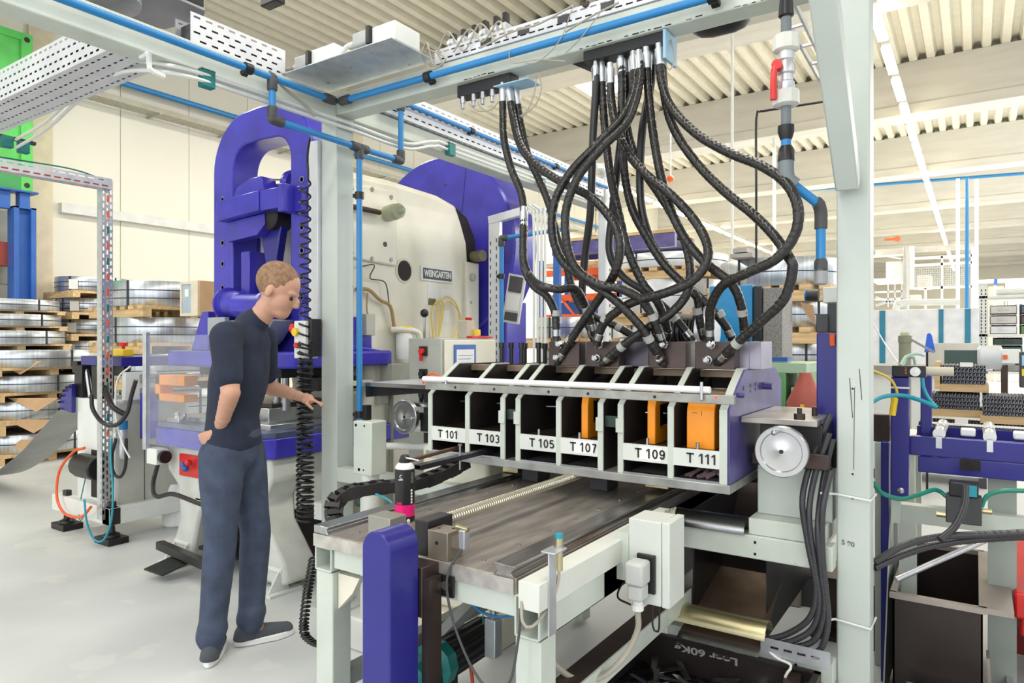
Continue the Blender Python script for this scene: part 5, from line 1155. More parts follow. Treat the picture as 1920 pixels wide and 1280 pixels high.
part(t,'orange_part',M().box(-4.76,-4.40,2.6,2.7,1.12,1.19).box(-4.76,-4.40,2.6,2.7,1.01,1.06).box(-4.76,-4.70,2.6,2.7,1.01,1.19),orange,bev=.004)
for x in (-4.3,-3.72): part(t,'clamp_casting',M().box(x-.08,x+.06,2.47,2.55,.895,.925).lathe((x,2.5,.92),(0,0,1),[(0,.03),(.02,.02),(.03,.025),(.045,.01)],n=10).lathe((x+.05,2.5,.92),(.6,0,.5),[(0,.02),(.05,.012)],n=8),mat('cast_silver',(180,180,184),.35,.9,var=.2),bev=.004)
# bolster
part(t,'bolster',M().prism([(-4.48,2.45),(-3.40,2.45),(-3.33,2.52),(-3.33,3.9),(-4.48,3.9)],'z',.745,.86),purple,bev=.008)
part(t,'bolster_top',M().prism([(-4.47,2.46),(-3.40,2.46),(-3.34,2.53),(-3.34,3.25),(-4.47,3.25)],'z',.86,.895),mat('oily_blue_steel',(120,128,160),.3,.6,var=.25),bev=.003)
# cast base: arch with legs
leg=[(-4.42,.745),(-3.36,.745),(-3.34,.62),(-3.42,.50),(-3.40,.36),(-3.24,.17),(-3.20,.06),(-3.26,.03),(-3.44,.03),(-3.50,.12),(-3.56,.30),(-3.70,.47),(-3.95,.47),(-4.06,.34),(-4.12,.15),(-4.14,.03),(-4.34,.03),(-4.36,.10),(-4.28,.28),(-4.30,.48),(-4.43,.58)]
part(t,'cast_base',M().prism(leg,'y',2.50,2.72),cast,bev=.02)
part(t,'cast_side',M().box(-4.3,-3.40,2.72,4.2,.40,.744),cast,bev=.02)
for x in (-4.25,-3.33):
    part(t,'foot_bracket',M().box(x-.11,x+.11,2.40,2.62,0,.015).prism([(2.42,.015),(2.5,.14),(2.52,.14),(2.56,.015)],'x',x-.08,x-.07).prism([(2.42,.015),(2.5,.14),(2.52,.14),(2.56,.015)],'x',x+.06,x+.07).cyl((x-.08,2.51,.12),(x+.08,2.51,.12),.018).cyl((x,2.54,0.01),(x,2.54,.07),.04),white,bev=.002)
part(t,'inner_box',M().box(-4.15,-3.55,2.74,3.2,.05,.46),cavity)
part(t,'shelf_plate',M().box(-4.1,-3.62,2.5,2.74,.42,.43),dark); part(t,'lower_shelf',M().box(-4.1,-3.7,2.52,2.7,.10,.12),dark)
part(t,'foot_bar',M().bar((-4.3,2.38,.13),(-3.55,2.30,.13),.05,.05),dark,bev=.003)
part(t,'foot_pedal_plate',M().add([(-4.15,2.20,.05),(-3.95,2.20,.05),(-3.9,2.36,.1),(-4.1,2.36,.1)],[(0,1,2,3)]),black,thick=.01)
part(t,'control_plate',M().box(-4.26,-4.02,2.485,2.50,.56,.70),red,bev=.003,label='red control panel with levers')
part(t,'control_knob',M().cyl((-4.17,2.485,.64),(-4.17,2.45,.64),.018).sph((-4.13,2.45,.62),.02),steelb)
part(t,'control_knob',M().sph((-4.10,2.45,.66),.022),red)
part(t,'limit_box',M().box(-4.46,-4.34,2.38,2.46,.63,.73),white,bev=.004); part(t,'hand_wheel_knob',M().cyl((-4.33,2.42,.68),(-4.30,2.42,.68),.04),black)
part(t,'yellow_switch',M().box(-3.86,-3.76,2.42,2.50,.60,.70).cyl((-3.90,2.46,.65),(-3.86,2.46,.65),.02),mat('ochre_box',(214,170,50),.45),bev=.004)
part(t,'base_hose',M().tube([(-4.36,2.40,.63),(-4.38,2.38,.5),(-4.3,2.36,.44),(-4.15,2.38,.47),(-3.9,2.40,.44),(-3.7,2.42,.42)],.014,n=8,step=.02).tube([(-3.75,2.44,.65),(-3.66,2.42,.63),(-3.56,2.42,.57),(-3.5,2.42,.55)],.012,n=8,step=.02),rubber)
part(t,'socket_box',M().box(-3.22,-3.14,2.7,2.78,.38,.48).box(-3.12,-3.04,2.72,2.8,.42,.52),white,bev=.004)
# cream body
XS=-3.36
body=[(2.97,2.50),(3.1,2.53),(3.5,2.545),(4.0,2.53),(4.2,2.49),(4.36,2.40),(4.45,2.25),(4.48,2.0),(4.48,.03),(3.30,.03),(3.26,.9),(3.30,1.1),(3.26,1.36),(3.10,1.5),(2.97,1.62)]
part(t,'cream_body',M().prism(body,'x',-4.2,XS),cream,bev=.05)
part(t,'rear_column',M().box(-4.1,XS+.03,4.30,4.47,.5,2.05),cream,bev=.01)
part(t,'cover_plate',M().prism([(3.05,1.96),(3.05,2.44),(3.52,2.46),(3.52,1.94)],'x',XS,XS+.03),cream,bev=.012)
u=M()
for (y,z) in ((3.10,2.40),(3.46,2.41),(3.10,1.99),(3.46,1.98),(3.28,2.43),(3.28,1.97)): u.lathe((XS+.03,y,z),(1,0,0),[(0,.016),(.004,.016),(.005,.009)],n=12)
part(t,'cover_bolt_row',u,mat('bolt_grey_cream',(150,148,132),.4,.4))
part(t,'stub_shaft',M().lathe((XS+.03,3.42,2.29),(1,-.25,0),[(0,.055),(.10,.055),(.11,.045),(.12,.05),(.15,.05),(.16,.028),(.19,.025),(.21,.012)],n=14),mat('stub_green_grey',(176,182,150),.4))
part(t,'stub_pipe',M().cyl((XS+.06,3.02,2.28),(XS+.06,3.32,2.28),.018,n=10),brown)
part(t,'round_opening',M().cyl((XS-.001,3.62,1.92),(XS+.003,3.62,1.92),.078,n=32),cavity)
part(t,'opening_rim',M().tube([(XS+.003,3.62+.08*math.cos(a),1.92+.08*math.sin(a)) for a in [2*PI*i/32 for i in range(33)]],.008,n=8),cream)
part(t,'small_hole',M().cyl((XS+.03,3.40,2.08),(XS+.033,3.40,2.08),.018,n=14),black)
part(t,'flywheel_gap',M().prism([(4.20,2.46),(4.34,2.40),(4.44,2.25),(4.47,2.02),(4.35,2.02),(4.33,2.2),(4.27,2.33)],'x',XS-.001,XS+.004),cavity)
part(t,'gap_shaft',M().cyl((XS,4.42,2.1),(XS+.12,4.40,2.1),.045,n=14),mat('olive_shaft',(120,112,84),.45))
pl=part(t,'name_plate',M().box(XS,XS+.012,3.79,4.16,1.865,1.975),white,bev=.003)
part(pl,'plate_field',M().box(XS+.012,XS+.013,3.81,4.14,1.88,1.96),mat('plate_black',(48,46,48),.4))
text(pl,'plate_lettering','WEINGARTEN',(XS+.0145,3.975,1.92),.068,paper,right=(0,1,0),sx=.70,ext=.001)
part(t,'spec_sheet',M().box(XS,XS+.002,3.87,4.0,1.72,1.84).box(XS,XS+.002,4.02,4.13,1.70,1.82).box(XS,XS+.002,4.05,4.12,1.56,1.66),paper)
part(t,'olive_tag',M().box(XS,XS+.003,3.88,3.96,1.69,1.74),mat('olive_tag',(120,112,50),.5))
for k,pp in enumerate([[(3.90,1.45),(3.88,1.62),(3.94,1.72),(4.02,1.70),(3.98,1.5),(3.95,1.42)],[(3.93,1.45),(3.95,1.66),(4.05,1.76),(4.18,1.70),(4.20,1.56),(4.10,1.40)],[(3.96,1.45),(4.0,1.66),(4.10,1.72),(4.22,1.62),(4.18,1.45),(4.10,1.32)],[(3.86,1.40),(3.85,1.25),(3.95,1.15),(3.98,1.05)]]):
    part(t,'yellow_tube',M().tube([(XS+.03,a,b_) for a,b_ in pp],.005,n=6,step=.02),yelc)
part(t,'distributor_block',M().box(XS,XS+.06,3.88,4.02,1.36,1.45),galv,bev=.003)
part(t,'control_lever',M().cyl((XS+.12,3.70,1.10),(XS+.12,3.70,1.60),.008,n=8),steel); part(t,'lever_knob',M().sph((XS+.12,3.70,1.62),.03),black)
part(t,'oil_bottle',M().lathe((XS+.07,3.55,1.30),(0,0,1),[(0,.06),(.16,.06),(.18,.05)],n=20),white); part(t,'bottle_cap',M().lathe((XS+.07,3.55,1.48),(0,0,1),[(0,.055),(.04,.055),(.045,.05)],n=20),yellow)
OL=part(t,'oil_label',M().box(XS+.12,XS+.132,3.56,3.62,1.25,1.42),paper); text(OL,'label_text','mohr',(XS+.1335,3.59,1.335),.06,black,right=(0,0,1),up=(0,-1,0))
part(t,'bracket_box',M().box(XS,XS+.12,3.38,3.60,1.10,1.27),greyc,bev=.004)
part(t,'wall_switch',M().box(XS,XS+.06,3.20,3.28,1.46,1.60),greyc,bev=.004)
part(t,'brown_conduit',M().tube([(XS+.03,3.14,1.76),(XS+.04,3.24,1.76),(XS+.04,3.34,1.70),(XS+.04,3.44,1.66),(XS+.03,3.49,1.52)],.012,n=8,step=.02).tube([(XS+.03,3.24,1.74),(XS+.03,3.23,1.65),(XS+.03,3.24,1.60)],.006,n=6,step=.02),mat('tan_conduit',(170,142,96),.5))
part(t,'thin_wire',M().tube([(XS+.02,3.15,1.9),(XS+.03,3.30,1.93),(XS+.03,3.26,1.84),(XS+.03,3.40,1.82),(XS+.03,3.44,1.68)],.004,n=6,step=.02),fit)
part(t,'elbow_pipe',M().tube([(XS+.03,3.46,1.50),(XS+.10,3.52,1.50),(XS+.13,3.62,1.48),(XS+.13,3.64,1.40),(XS+.13,3.64,1.34)],.022,n=10,step=.02),cream)
part(t,'purple_hose',M().tube([(XS+.13,3.64,1.34),(XS+.15,3.62,1.2),(XS+.14,3.52,1.10),(XS+.08,3.38,1.08),(XS+.04,3.30,1.09)],.018,n=10,step=.02),purple)
for aa,z1_,z2_ in ((3.47,.1,1.1),(3.10,1.5,1.95)): part(t,'vertical_pipe',M().cyl((XS+.02,aa,z1_),(XS+.02,aa,z2_),.016,n=8),mat('pipe_grey_green',(150,152,132),.5))
part(t,'wall_socket',M().box(XS,XS+.05,3.33,3.41,1.0,1.1),greyc,bev=.004)
part(t,'ledge',M().box(XS-.1,XS+.10,3.0,3.22,1.14,1.17).box(XS-.1,XS+.02,3.0,3.2,1.08,1.10),mat('ledge_cream',(222,216,196),.5))
part(t,'rear_bolt_row',M().lathe((XS+.03,4.37,1.93),(1,0,0),[(0,.03),(.02,.03),(.03,.015)],n=12).lathe((XS+.03,4.37,1.27),(1,0,0),[(0,.03),(.02,.03),(.03,.015)],n=12).cyl((XS+.03,4.36,1.73),(XS+.033,4.36,1.73),.014,n=12),greyc)
# flywheel guard
g=part(t,'flywheel_guard',M().lathe((-3.84,4.55,2.2),(0,1,0),[(0,.785),(.02,.80),(.33,.80),(.35,.785)],n=72),purple)
part(g,'guard_seam',M().bar((-3.52,4.549,2.93),(-3.57,4.549,2.5),.006,.004,up=(0,1,0)),deepb)
part(g,'guard_skirt',M().box(-4.4,-3.14,4.58,4.88,.03,1.75),purple,bev=.01)
part(g,'guard_bolt_row',M().cyl((-4.2,4.548,2.8),(-4.2,4.552,2.8),.015).cyl((-3.75,4.548,2.75),(-3.75,4.552,2.75),.012),black)
# acrylic guard
t=thing('acrylic_guard','scratched clear acrylic guard in front of the press tool','guard',(-3.9,2.38,.72))
part(t,'acrylic_sheet',M().box(-4.47,-3.44,2.385,2.391,.76,1.46),acr)
part(t,'guard_upright',M().box(-4.49,-4.45,2.37,2.40,.72,1.48),galv,bev=.002); part(t,'guard_upright',M().box(-3.46,-3.42,2.37,2.40,.66,1.50),fit,bev=.002)
part(t,'upright_screw',M().cyl((-3.44,2.369,1.46),(-3.44,2.365,1.46),.008).cyl((-3.44,2.369,1.15),(-3.44,2.365,1.15),.008).cyl((-3.44,2.369,.70),(-3.44,2.365,.70),.008).cyl((-3.44,2.369,.82),(-3.44,2.365,.82),.008),steel)
part(t,'return_sheet',M().box(-4.475,-4.469,2.40,2.9,.9,1.46),acr)
# control box on the post
c=(-2.95,2.46,1.38)
t=thing('pendant_box','pendant control box with red button hanging at the left post','control box',c)
part(t,'box_body',M().box(-3.02,-2.93,2.40,2.49,1.33,1.53),white,bev=.005); part(t,'box_back',M().box(-2.93,-2.905,2.42,2.49,1.34,1.54),black,bev=.004)
part(t,'red_button',M().lathe((-3.02,2.44,1.49),(-.9,-.4,0),[(0,.014),(.02,.014),(.022,.026),(.05,.026),(.056,.018)],n=20),red)
part(t,'yellow_ring',M().cyl((-3.0,2.398,1.47),(-3.0,2.385,1.47),.022,n=16),yellow); part(t,'small_button',M().cyl((-2.99,2.398,1.40),(-2.99,2.385,1.40),.015,n=16),red)
tubes('pendant_cable','short black cable below the pendant control box','cable',[(-2.93,2.44,1.33),(-2.92,2.43,1.25),(-2.95,2.43,1.18)],.009,rubber)
# coiled cords
def cord(label,x,y,z0,z1,R0,R1,turns,r,lean=0):
    pts=[]; n=turns*16
    for i in range(n+1):
        f=i/n; a=2*PI*turns*f; Rr=R0+(R1-R0)*min(1,f*1.6)
        pts.append((x+lean*f+Rr*math.cos(a),y+Rr*math.sin(a)*.9,z0+(z1-z0)*(f**.9)))
    solo('coiled_cord',label,'coiled cord',M().tube(pts,r,n=8),black)
cord('black coiled cord stretched down the front of the left post',-2.955,2.42,2.27,.55,.030,.030,34,.0055)
cord('black tightly coiled cord hanging behind the stretched one',-2.93,2.40,1.42,.48,.038,.045,34,.006)
tubes('cord_lead','black lead feeding the coiled cords at the duct top','cable',[(-2.94,2.44,2.50),(-2.935,2.42,2.40),(-2.93,2.42,2.32),(-2.93,2.42,2.27)],.006,black)
pts=[W(588,1045,2.35)+V((0,0,0)),W(575,1120,2.35),W(570,1180,2.33),W(582,1200,2.3),W(600,1210,2.28)]
P=spline(pts,.0025); 
u=M(); hp=[]
for i,p in enumerate(P): a=2*PI*i/5.0; hp.append(p+RT*(.014*math.cos(a))+FW*(.014*math.sin(a)))
solo('coiled_cord','thick black coiled cord hanging beside the front left table leg','coiled cord',u.tube(hp,.0045,n=6),black)
# electric cabinet
t=thing('electric_cabinet','cream electric cabinet with switches and a framed paper sheet','cabinet',(-2.84,3.5,.2))
part(t,'cabinet_body',M().box(-2.97,-2.70,3.24,3.80,.2,1.44),greyc,bev=.006); part(t,'cabinet_door',M().box(-2.699,-2.685,3.26,3.79,.25,1.43),cream,bev=.004)
part(t,'cabinet_feet',M().box(-2.95,-2.9,3.26,3.3,0,.2).box(-2.76,-2.71,3.26,3.3,0,.2).box(-2.95,-2.9,3.74,3.78,0,.2).box(-2.76,-2.71,3.74,3.78,0,.2),dark)
f=part(t,'paper_frame',M().box(-2.684,-2.678,3.34,3.56,1.02,1.40),steelb); part(f,'paper_sheet',M().box(-2.678,-2.677,3.36,3.54,1.04,1.37),paper)
u=M()
for k in range(11): u.box(-2.677,-2.6765,3.375,3.375+[.15,.13,.1,.14,.12][k%5],1.33-.022*k,1.334-.022*k)
part(f,'text_line',u,mat('print_blue_grey',(130,140,170)))
for z,m_ in ((1.36,red),(1.22,black),(1.09,black)):
    s_=part(t,'rotary_switch',M().box(-2.87,-2.81,3.225,3.24,z-.03,z+.03),black,bev=.003); part(s_,'knob',M().cyl((-2.84,3.225,z),(-2.84,3.205,z),.018).box(-2.845,-2.835,3.20,3.225,z-.06,z-.02),m_)
t=thing('push_button_box','grey push button box with red mushroom on the electric cabinet','control box',(-2.8,3.65,1.441))
part(t,'box_body',M().box(-2.86,-2.78,3.60,3.68,1.441,1.56),mat('beige_box',(196,188,170),.5),bev=.004); part(t,'red_button',M().lathe((-2.80,3.64,1.56),(0,0,1),[(0,.02),(.015,.024),(.02,.018)],n=16),red)
part(t,'yellow_ring',M().box(-2.78,-2.76,3.66,3.72,1.46,1.50),yellow)
solo('red_tool','flat red tool lying on the electric cabinet','tool',M().box(-2.75,-2.70,3.55,3.78,1.441,1.456),red,bev=.003)
# rack uprights near the flywheel guard
t=thing('slotted_upright','slotted white upright with top arm before the violet flywheel guard','upright',(-3.0,4.2,0))
xu=XatY(926,4.2)
part(t,'upright',M().box(xu-.05,xu+.05,4.2,4.24,0,2.35),zinc,bev=.003); part(t,'top_arm',M().bar((xu-.05,4.22,2.33),(xu+.32,4.22,2.38),.05,.06),zinc,bev=.003)
u=M()
for k in range(30): u.box(xu-.035,xu-.027,4.198,4.2,.4+.06*k,.43+.06*k); u.box(xu+.02,xu+.028,4.198,4.2,.42+.06*k,.45+.06*k)
part(t,'slot_row',u,fit)
pipe_thing('blue air pipe rising beside the white slotted upright',[(xu+.09,4.17,1.2),(xu+.09,4.17,2.18),(xu+.62,4.17,2.20)],[1],clips=[((xu+.09,4.17,1.9),(0,0,1))])
for i in range(4):
    x=XatY(1001+7*i,4.0)
    solo('white_riser_tube','slim white vertical tube behind the leftmost hose','tube',M().tube([(x,4.0,.9),(x,4.0,2.2),(x-.02,4.0,2.3),(x-.10,4.0,2.36)],.009,n=8,step=.08),cablew,group='white riser tubes behind the leftmost hose')
a=Yp(950,515,4.15); 
t=thing('clipboard','tilted clipboard panel with dark and white sheets on the violet guard','panel',Yp(960,640,4.12))
pa=[Yp(955,512,4.5),Yp(987,518,4.5),Yp(973,608,4.5),Yp(942,603,4.5)]
part(t,'panel_frame',M().add(pa,[(0,1,2,3)]),white,thick=.012)
def quad(f0,f1): 
    e=lambda s,f: pa[0].lerp(pa[3],f).lerp(pa[1].lerp(pa[2],f),s)+V((0,-.012,0))
    return [e(.12,f0),e(.88,f0),e(.88,f1),e(.12,f1)]
part(t,'dark_sheet',M().add(quad(.04,.36),[(0,1,2,3)]),mat('panel_dark',(84,80,86),.4),thick=.003); part(t,'dark_sheet',M().add(quad(.78,.95),[(0,1,2,3)]),MC['panel_dark'],thick=.003); part(t,'white_sheet',M().add(quad(.40,.74),[(0,1,2,3)]),paper,thick=.003)
# ================= PERSON =================
P0=FW*3.2-RT*1.25
def B(s,l,z): p=P0+RT*s+FW*l; p.z=z; return p
def vt(m,pts,rads,n=16,fl=None):
    """tapered limb through pts; rads per point; fl=(sagittal scale, lateral scale) for flattened trunks"""
    pts=[B(*p) for p in pts]; sp=[]; 
    for i in range(len(pts)-1):
        k=max(3,int((pts[i+1]-pts[i]).length/.015))
        for j in range(k): f=j/k; g_=f*f*(3-2*f); sp.append((pts[i].lerp(pts[i+1],f),rads[i]*(1-g_)+rads[i+1]*g_))
    sp.append((pts[-1],rads[-1]))
    for p,r in sp[::2]+[sp[-1]]:
        if fl: 
            vs_=[];o=len(m.v); q=M().sph((0,0,0),1,nu=18,nv=12)
            m.add([p+RT*(v.x*r*fl[0])+FW*(v.y*r*fl[1])+V((0,0,v.z*r*.8)) for v in q.v],q.f)
        else: m.sph(p,r,nu=14,nv=9)
    return m
def organic(par,name,m,mt,vox,it=6):
    o=part(par,name,m,mt,sharp=180)
    r=o.modifiers.new('r','REMESH'); r.mode='VOXEL'; r.voxel_size=vox; r.use_smooth_shade=True
    s_=o.modifiers.new('s','SMOOTH'); s_.iterations=it; s_.factor=.5
    return o
t=thing('person','person in dark shirt, grey blue jeans and sneakers bending toward the press','person',B(0,0,0))
m=M()
th=math.radians(-26); HC=(.165,0,1.655)
def hd(s,l,z): c_,s_=math.cos(th),math.sin(th); return (HC[0]+s*c_-z*s_, HC[1]+l, HC[2]+s*s_+z*c_)
def ell(m,c_,r,sc):
    q=M().sph((0,0,0),1,nu=20,nv=14); o=B(*hd(*c_)); 
    u1=(B(*hd(1,0,0))-B(*hd(0,0,0))); u3=(B(*hd(0,0,1))-B(*hd(0,0,0)))
    m.add([o+u1*(v.x*r*sc[0])+FW*(v.y*r*sc[1])+u3*(v.z*r*sc[2]) for v in q.v],q.f)
ell(m,(-.01,0,.03),.1,(.98,.78,.92)); ell(m,(.035,0,-.03),.08,(.75,.78,1.0)); ell(m,(.05,0,-.085),.045,(.95,1.0,.75))
ell(m,(.098,0,-.018),.016,(1.2,.8,1.7)); ell(m,(.108,0,-.03),.014,(1,1,.8))
ell(m,(.083,0,-.062),.02,(.6,1.2,.4)); ell(m,(.084,0,-.075),.02,(.55,1.1,.35)); ell(m,(.075,0,.018),.03,(.6,1.9,.35))
for l in (-.078,.078): ell(m,(-.012,l,-.012),.03,(.6,.28,1.05))
vt(m,[(.02,0,1.47),(.08,0,1.53),(.13,0,1.60)],[.058,.054,.052])
vt(m,[(-.04,0,.93),(-.04,0,1.08),(-.01,0,1.25),(.01,0,1.42)],[.13,.115,.135,.12],fl=(.82,1.2))
vt(m,[(.0,-.16,1.44),(.0,.16,1.44)],[.062,.062])
vt(m,[(.0,-.19,1.44),(.045,-.25,1.20)],[.056,.042]); vt(m,[(.045,-.25,1.20),(-.02,-.17,1.085),(-.05,-.135,1.04)],[.042,.034,.026])
vt(m,[(.03,.18,1.43),(.0,.30,1.19)],[.056,.042]); vt(m,[(.0,.30,1.19),(.09,.31,1.165),(.17,.31,1.14)],[.042,.035,.026])
# near hand resting on the hip: palm, thumb and four fingers
vt(m,[(-.05,-.135,1.04),(-.085,-.13,1.0)],[.026,.03])
for k,(ds,dl,dz) in enumerate([(-.12,-.118,.955),(-.132,-.123,.968),(-.14,-.128,.985),(-.144,-.13,1.003)]):
    a=(-.088,-.13,.985+.012*k); b_=((a[0]+ds)/2-.006,-.142,(a[2]+dz)/2); vt(m,[a,b_,(ds,dl,dz)],[.0098,.0092,.008])
vt(m,[(-.06,-.135,1.01),(-.05,-.142,.975),(-.068,-.14,.95)],[.011,.010,.009])
# far hand reaching forward
vt(m,[(.17,.31,1.14),(.215,.305,1.125)],[.026,.029])
for k in range(4):
    l=.282+.015*k; vt(m,[(.22,l,1.125),(.262,l,1.118-.002*k),(.285,l,1.095)],[.0098,.009,.008])
vt(m,[(.195,.28,1.12),(.225,.265,1.10),(.245,.27,1.082)],[.011,.010,.009])
# legs
NL=[(-.06,-.09,.90),(-.055,-.115,.52),(-.085,-.14,.10)]; FL=[(-.03,.08,.90),(.03,.08,.52),(.02,.045,.10)]
for L_ in (NL,FL): vt(m,L_,[.088,.055,.040]); a=L_[2]; vt(m,[(a[0],a[1],.09),(a[0]+(.05 if a[1]>0 else -.01),a[1]+.03,.045)],[.036,.028])
organic(t,'body',m,skin,.0065,3)
for l in (-.032,.032):
    q=M(); ell(q,(.078,l,-.004),.011,(1,1,1)); part(t,'eye',q,mat('eye_dark',(40,30,26),.2))
q=M(); ell(q,(-.022,0,.040),.104,(.96,.80,.90)); q.v=[v for v in q.v]; part(t,'hair',q,mat('short_fair_hair',(150,118,92),.9,var=.2,scale=60))
m=M()
vt(m,[(-.045,0,.96),(-.045,0,1.08),(-.015,0,1.25),(.01,0,1.41)],[.142,.13,.148,.13],fl=(.84,1.22))
vt(m,[(.0,-.165,1.44),(.0,.165,1.44)],[.072,.072]); vt(m,[(.03,0,1.49),(.06,0,1.515)],[.072,.064])
vt(m,[(.0,-.19,1.44),(.03,-.235,1.27)],[.070,.062]); vt(m,[(.03,.18,1.43),(.01,.27,1.26)],[.070,.06])
organic(t,'shirt',m,navy,.010,5)
m=M()
vt(m,[(-.045,0,.99),(-.045,0,.90)],[.138,.135],fl=(.86,1.2))
for L_ in (NL,FL):
    vt(m,[L_[0],L_[1],L_[2]],[.102,.072,.060])
    vt(m,[(L_[2][0]+.006,L_[2][1],.15),(L_[2][0]-.004,L_[2][1],.115)],[.066,.064])
organic(t,'jeans',m,jean,.010,4)
m=M().tube([B(-.045+.118*math.cos(a),.168*math.sin(a),.985) for a in [2*PI*i/30 for i in range(31)]],.016,n=6)
sneak=mat('charcoal_sneaker',(72,76,82),.8,var=.15)
for (a,dr) in ((NL[2],(-.2,-1)),(FL[2],(1,.05))):
    D=(RT*dr[0]-FW*dr[1]*(-1 if dr[0]<0 else 1)) if False else (RT*dr[0]+FW*(.9 if dr[0]<0 else .7)); D.normalize(); S_=V((-D.y,D.x,0))
    o=B(a[0],a[1],0)-D*.07
    out=[]
    for i in range(20):
        an=2*PI*i/20; s_=.135+.14*math.cos(an); w_=.046*math.sin(an)*(1.1 if math.cos(an)>0 else .9); out.append(o+D*s_+S_*w_)
    m=M(); n=20; m.add([p+V((0,0,.002)) for p in out]+[p+V((0,0,.03)) for p in out],[(i,(i+1)%n,n+(i+1)%n,n+i) for i in range(n)]+[tuple(range(n)),tuple(range(n,2*n))])
    sh=thing if False else None
    so=part(t,'shoe_sole',m,paper,bev=.004)
    m=M()
    for i in range(12):
        f=i/11; c_=o+D*(.03+.20*f); r=.042-.004*f; h=.07-.035*f
        q=M().sph((0,0,0),1,nu=12,nv=8); m.add([c_+D*(v.x*.04)+S_*(v.y*r)+V((0,0,.03+max(-.004,v.z*h))) for v in q.v],q.f)
    organic(t,'shoe',m,sneak,.006,3)
# ================= RIGHT SIDE: ROLLER CONVEYOR =================
t=thing('roller_conveyor','deep blue roller conveyor leading out to the right','conveyor',(.8,3.35,0))
cx0=XatY(1706,3.2)
part(t,'side_rail',M().box(cx0,2.2,3.19,3.20,.965,1.04).box(cx0,2.2,3.20,3.24,1.03,1.04),deepb,bev=.003)
part(t,'lower_rail',M().box(cx0+.03,2.2,3.185,3.25,.90,.964),deepb,bev=.003)
part(t,'far_rail',M().box(cx0,2.2,3.60,3.61,.965,1.04),deepb)
for i in range(13):
    x=cx0+.10+.165*i
    part(t,'roller',M().cyl((x,3.205,1.055),(x,3.595,1.055),.022,n=18),mat('pale_roller',(214,214,210),.25,.6))
    part(t,'roller_clip',M().box(x-.010,x+.010,3.184,3.19,1.0,1.045),galv)
part(t,'adjuster_plate',M().box(cx0+.17,cx0+.235,3.178,3.185,.925,.965).cyl((cx0+.2,3.178,.945),(cx0+.2,3.17,.945),.008),cavity)
for x in (cx0+.26,1.6): part(t,'support_leg',M().box(x,x+.09,3.25,3.33,0,.90),mat('leg_green_grey',(150,158,150),.5))
part(t,'moving_strip',M().box(cx0+.05,2.0,3.34,3.37,1.078,1.084),mat('clear_strip',(226,228,230),.25,.3),label='bright strip lying on the rollers')
for i,x in enumerate((cx0+.17,cx0+.34)):
    solo('white_part','small white block on the conveyor '+('between the first two rollers' if i==0 else 'between the second and third rollers'),'part',M().box(x,x+.05,3.26,3.31,1.045,1.075),paper,bev=.006)
bx=XatY(1670,3.1)
t=thing('blue_upright','deep blue upright with small valve on top right of the post','upright',(bx+.03,3.12,.79))
part(t,'upright_bar',M().box(bx,bx+.062,3.1,3.16,.80,1.28),deepb,bev=.004)
part(t,'rear_bar',M().box(bx+.09,bx+.13,3.3,3.34,.95,1.28),deepb,bev=.004)
part(t,'second_bar',M().box(bx-.05,bx-.02,3.25,3.3,0,1.0),deepb,bev=.003)
part(t,'pivot_bolt',M().lathe((bx+.035,3.1,.835),(0,-1,0),[(0,.012),(.006,.012),(.008,.006)],n=12),steel)
part(t,'clamp_strip',M().box(bx-.001,bx+.065,3.095,3.1,1.235,1.242),cablew)
part(t,'mount_beam',M().box(-.28,.35,3.2,3.26,.69,.76),pale)
for xx in (-.26,.28): part(t,'mount_leg',M().box(xx,xx+.06,3.2,3.26,0,.69),pale)
part(t,'link',M().box(bx+.0,bx+.03,3.12,3.2,.70,.82),pale)
t=thing('control_valve','black valve with round dial on the blue upright','valve',(bx+.03,3.13,1.281))
part(t,'valve_body',M().box(bx+.005,bx+.12,3.09,3.14,1.281,1.325),black,bev=.003); part(t,'dial',M().lathe((bx+.085,3.09,1.303),(0,-1,0),[(0,.018),(.008,.018),(.009,.006),(.012,.006)],n=20),paper)
part(t,'side_actuator',M().cyl((bx+.12,3.115,1.305),(bx+.21,3.115,1.305),.018,n=14),mat('beige_plastic',(196,190,172),.5))
part(t,'indicator_row',M().box(bx+.05,bx+.056,3.088,3.09,1.295,1.30).box(bx+.05,bx+.056,3.088,3.09,1.305,1.31).box(bx+.05,bx+.056,3.088,3.09,1.315,1.318),rackor)
def T2(nm,lb,cat,pp,r,m_): return solo(nm,lb,cat,M().tube([Yp(a,b,y) for a,b,y in pp],r,n=8,step=.015),m_)
T2('teal_tube','teal air tube arching from behind the post past the blue upright','tube',[(1630,757,2.9),(1655,744,2.95),(1690,741,3.0),(1725,750,3.0),(1758,764,3.0)],.008,teal)
T2('teal_tube','teal air tube dropping from the control valve','tube',[(1729,700,3.1),(1731,725,3.1),(1742,748,3.1),(1757,764,3.1)],.007,teal)
T2('pale_green_tube','pale green tube arching over the control valve','tube',[(1688,685,3.1),(1700,668,3.15),(1720,663,3.2),(1732,666,3.25)],.006,mat('pale_green_tube',(170,196,180),.4))
T2('pale_green_tube','second pale green tube behind the control valve','tube',[(1692,687,3.15),(1700,672,3.2),(1713,670,3.2),(1716,684,3.2)],.006,MC['pale_green_tube'])
T2('sensor_cable','yellow and black sensor cable clipped to the blue upright','cable',[(1632,693,3.05),(1655,702,3.05),(1672,713,3.07),(1682,735,3.08),(1678,748,3.08)],.005,yelc)
T2('cable_connector','yellow banded cable connector hanging on the blue upright','connector',[(1678,746,3.075),(1673,778,3.075)],.012,yellow)
T2('thin_wire','thin white wire slanting down to the control valve','wire',[(1633,600,3.3),(1660,645,3.3),(1684,680,3.2)],.003,paper)
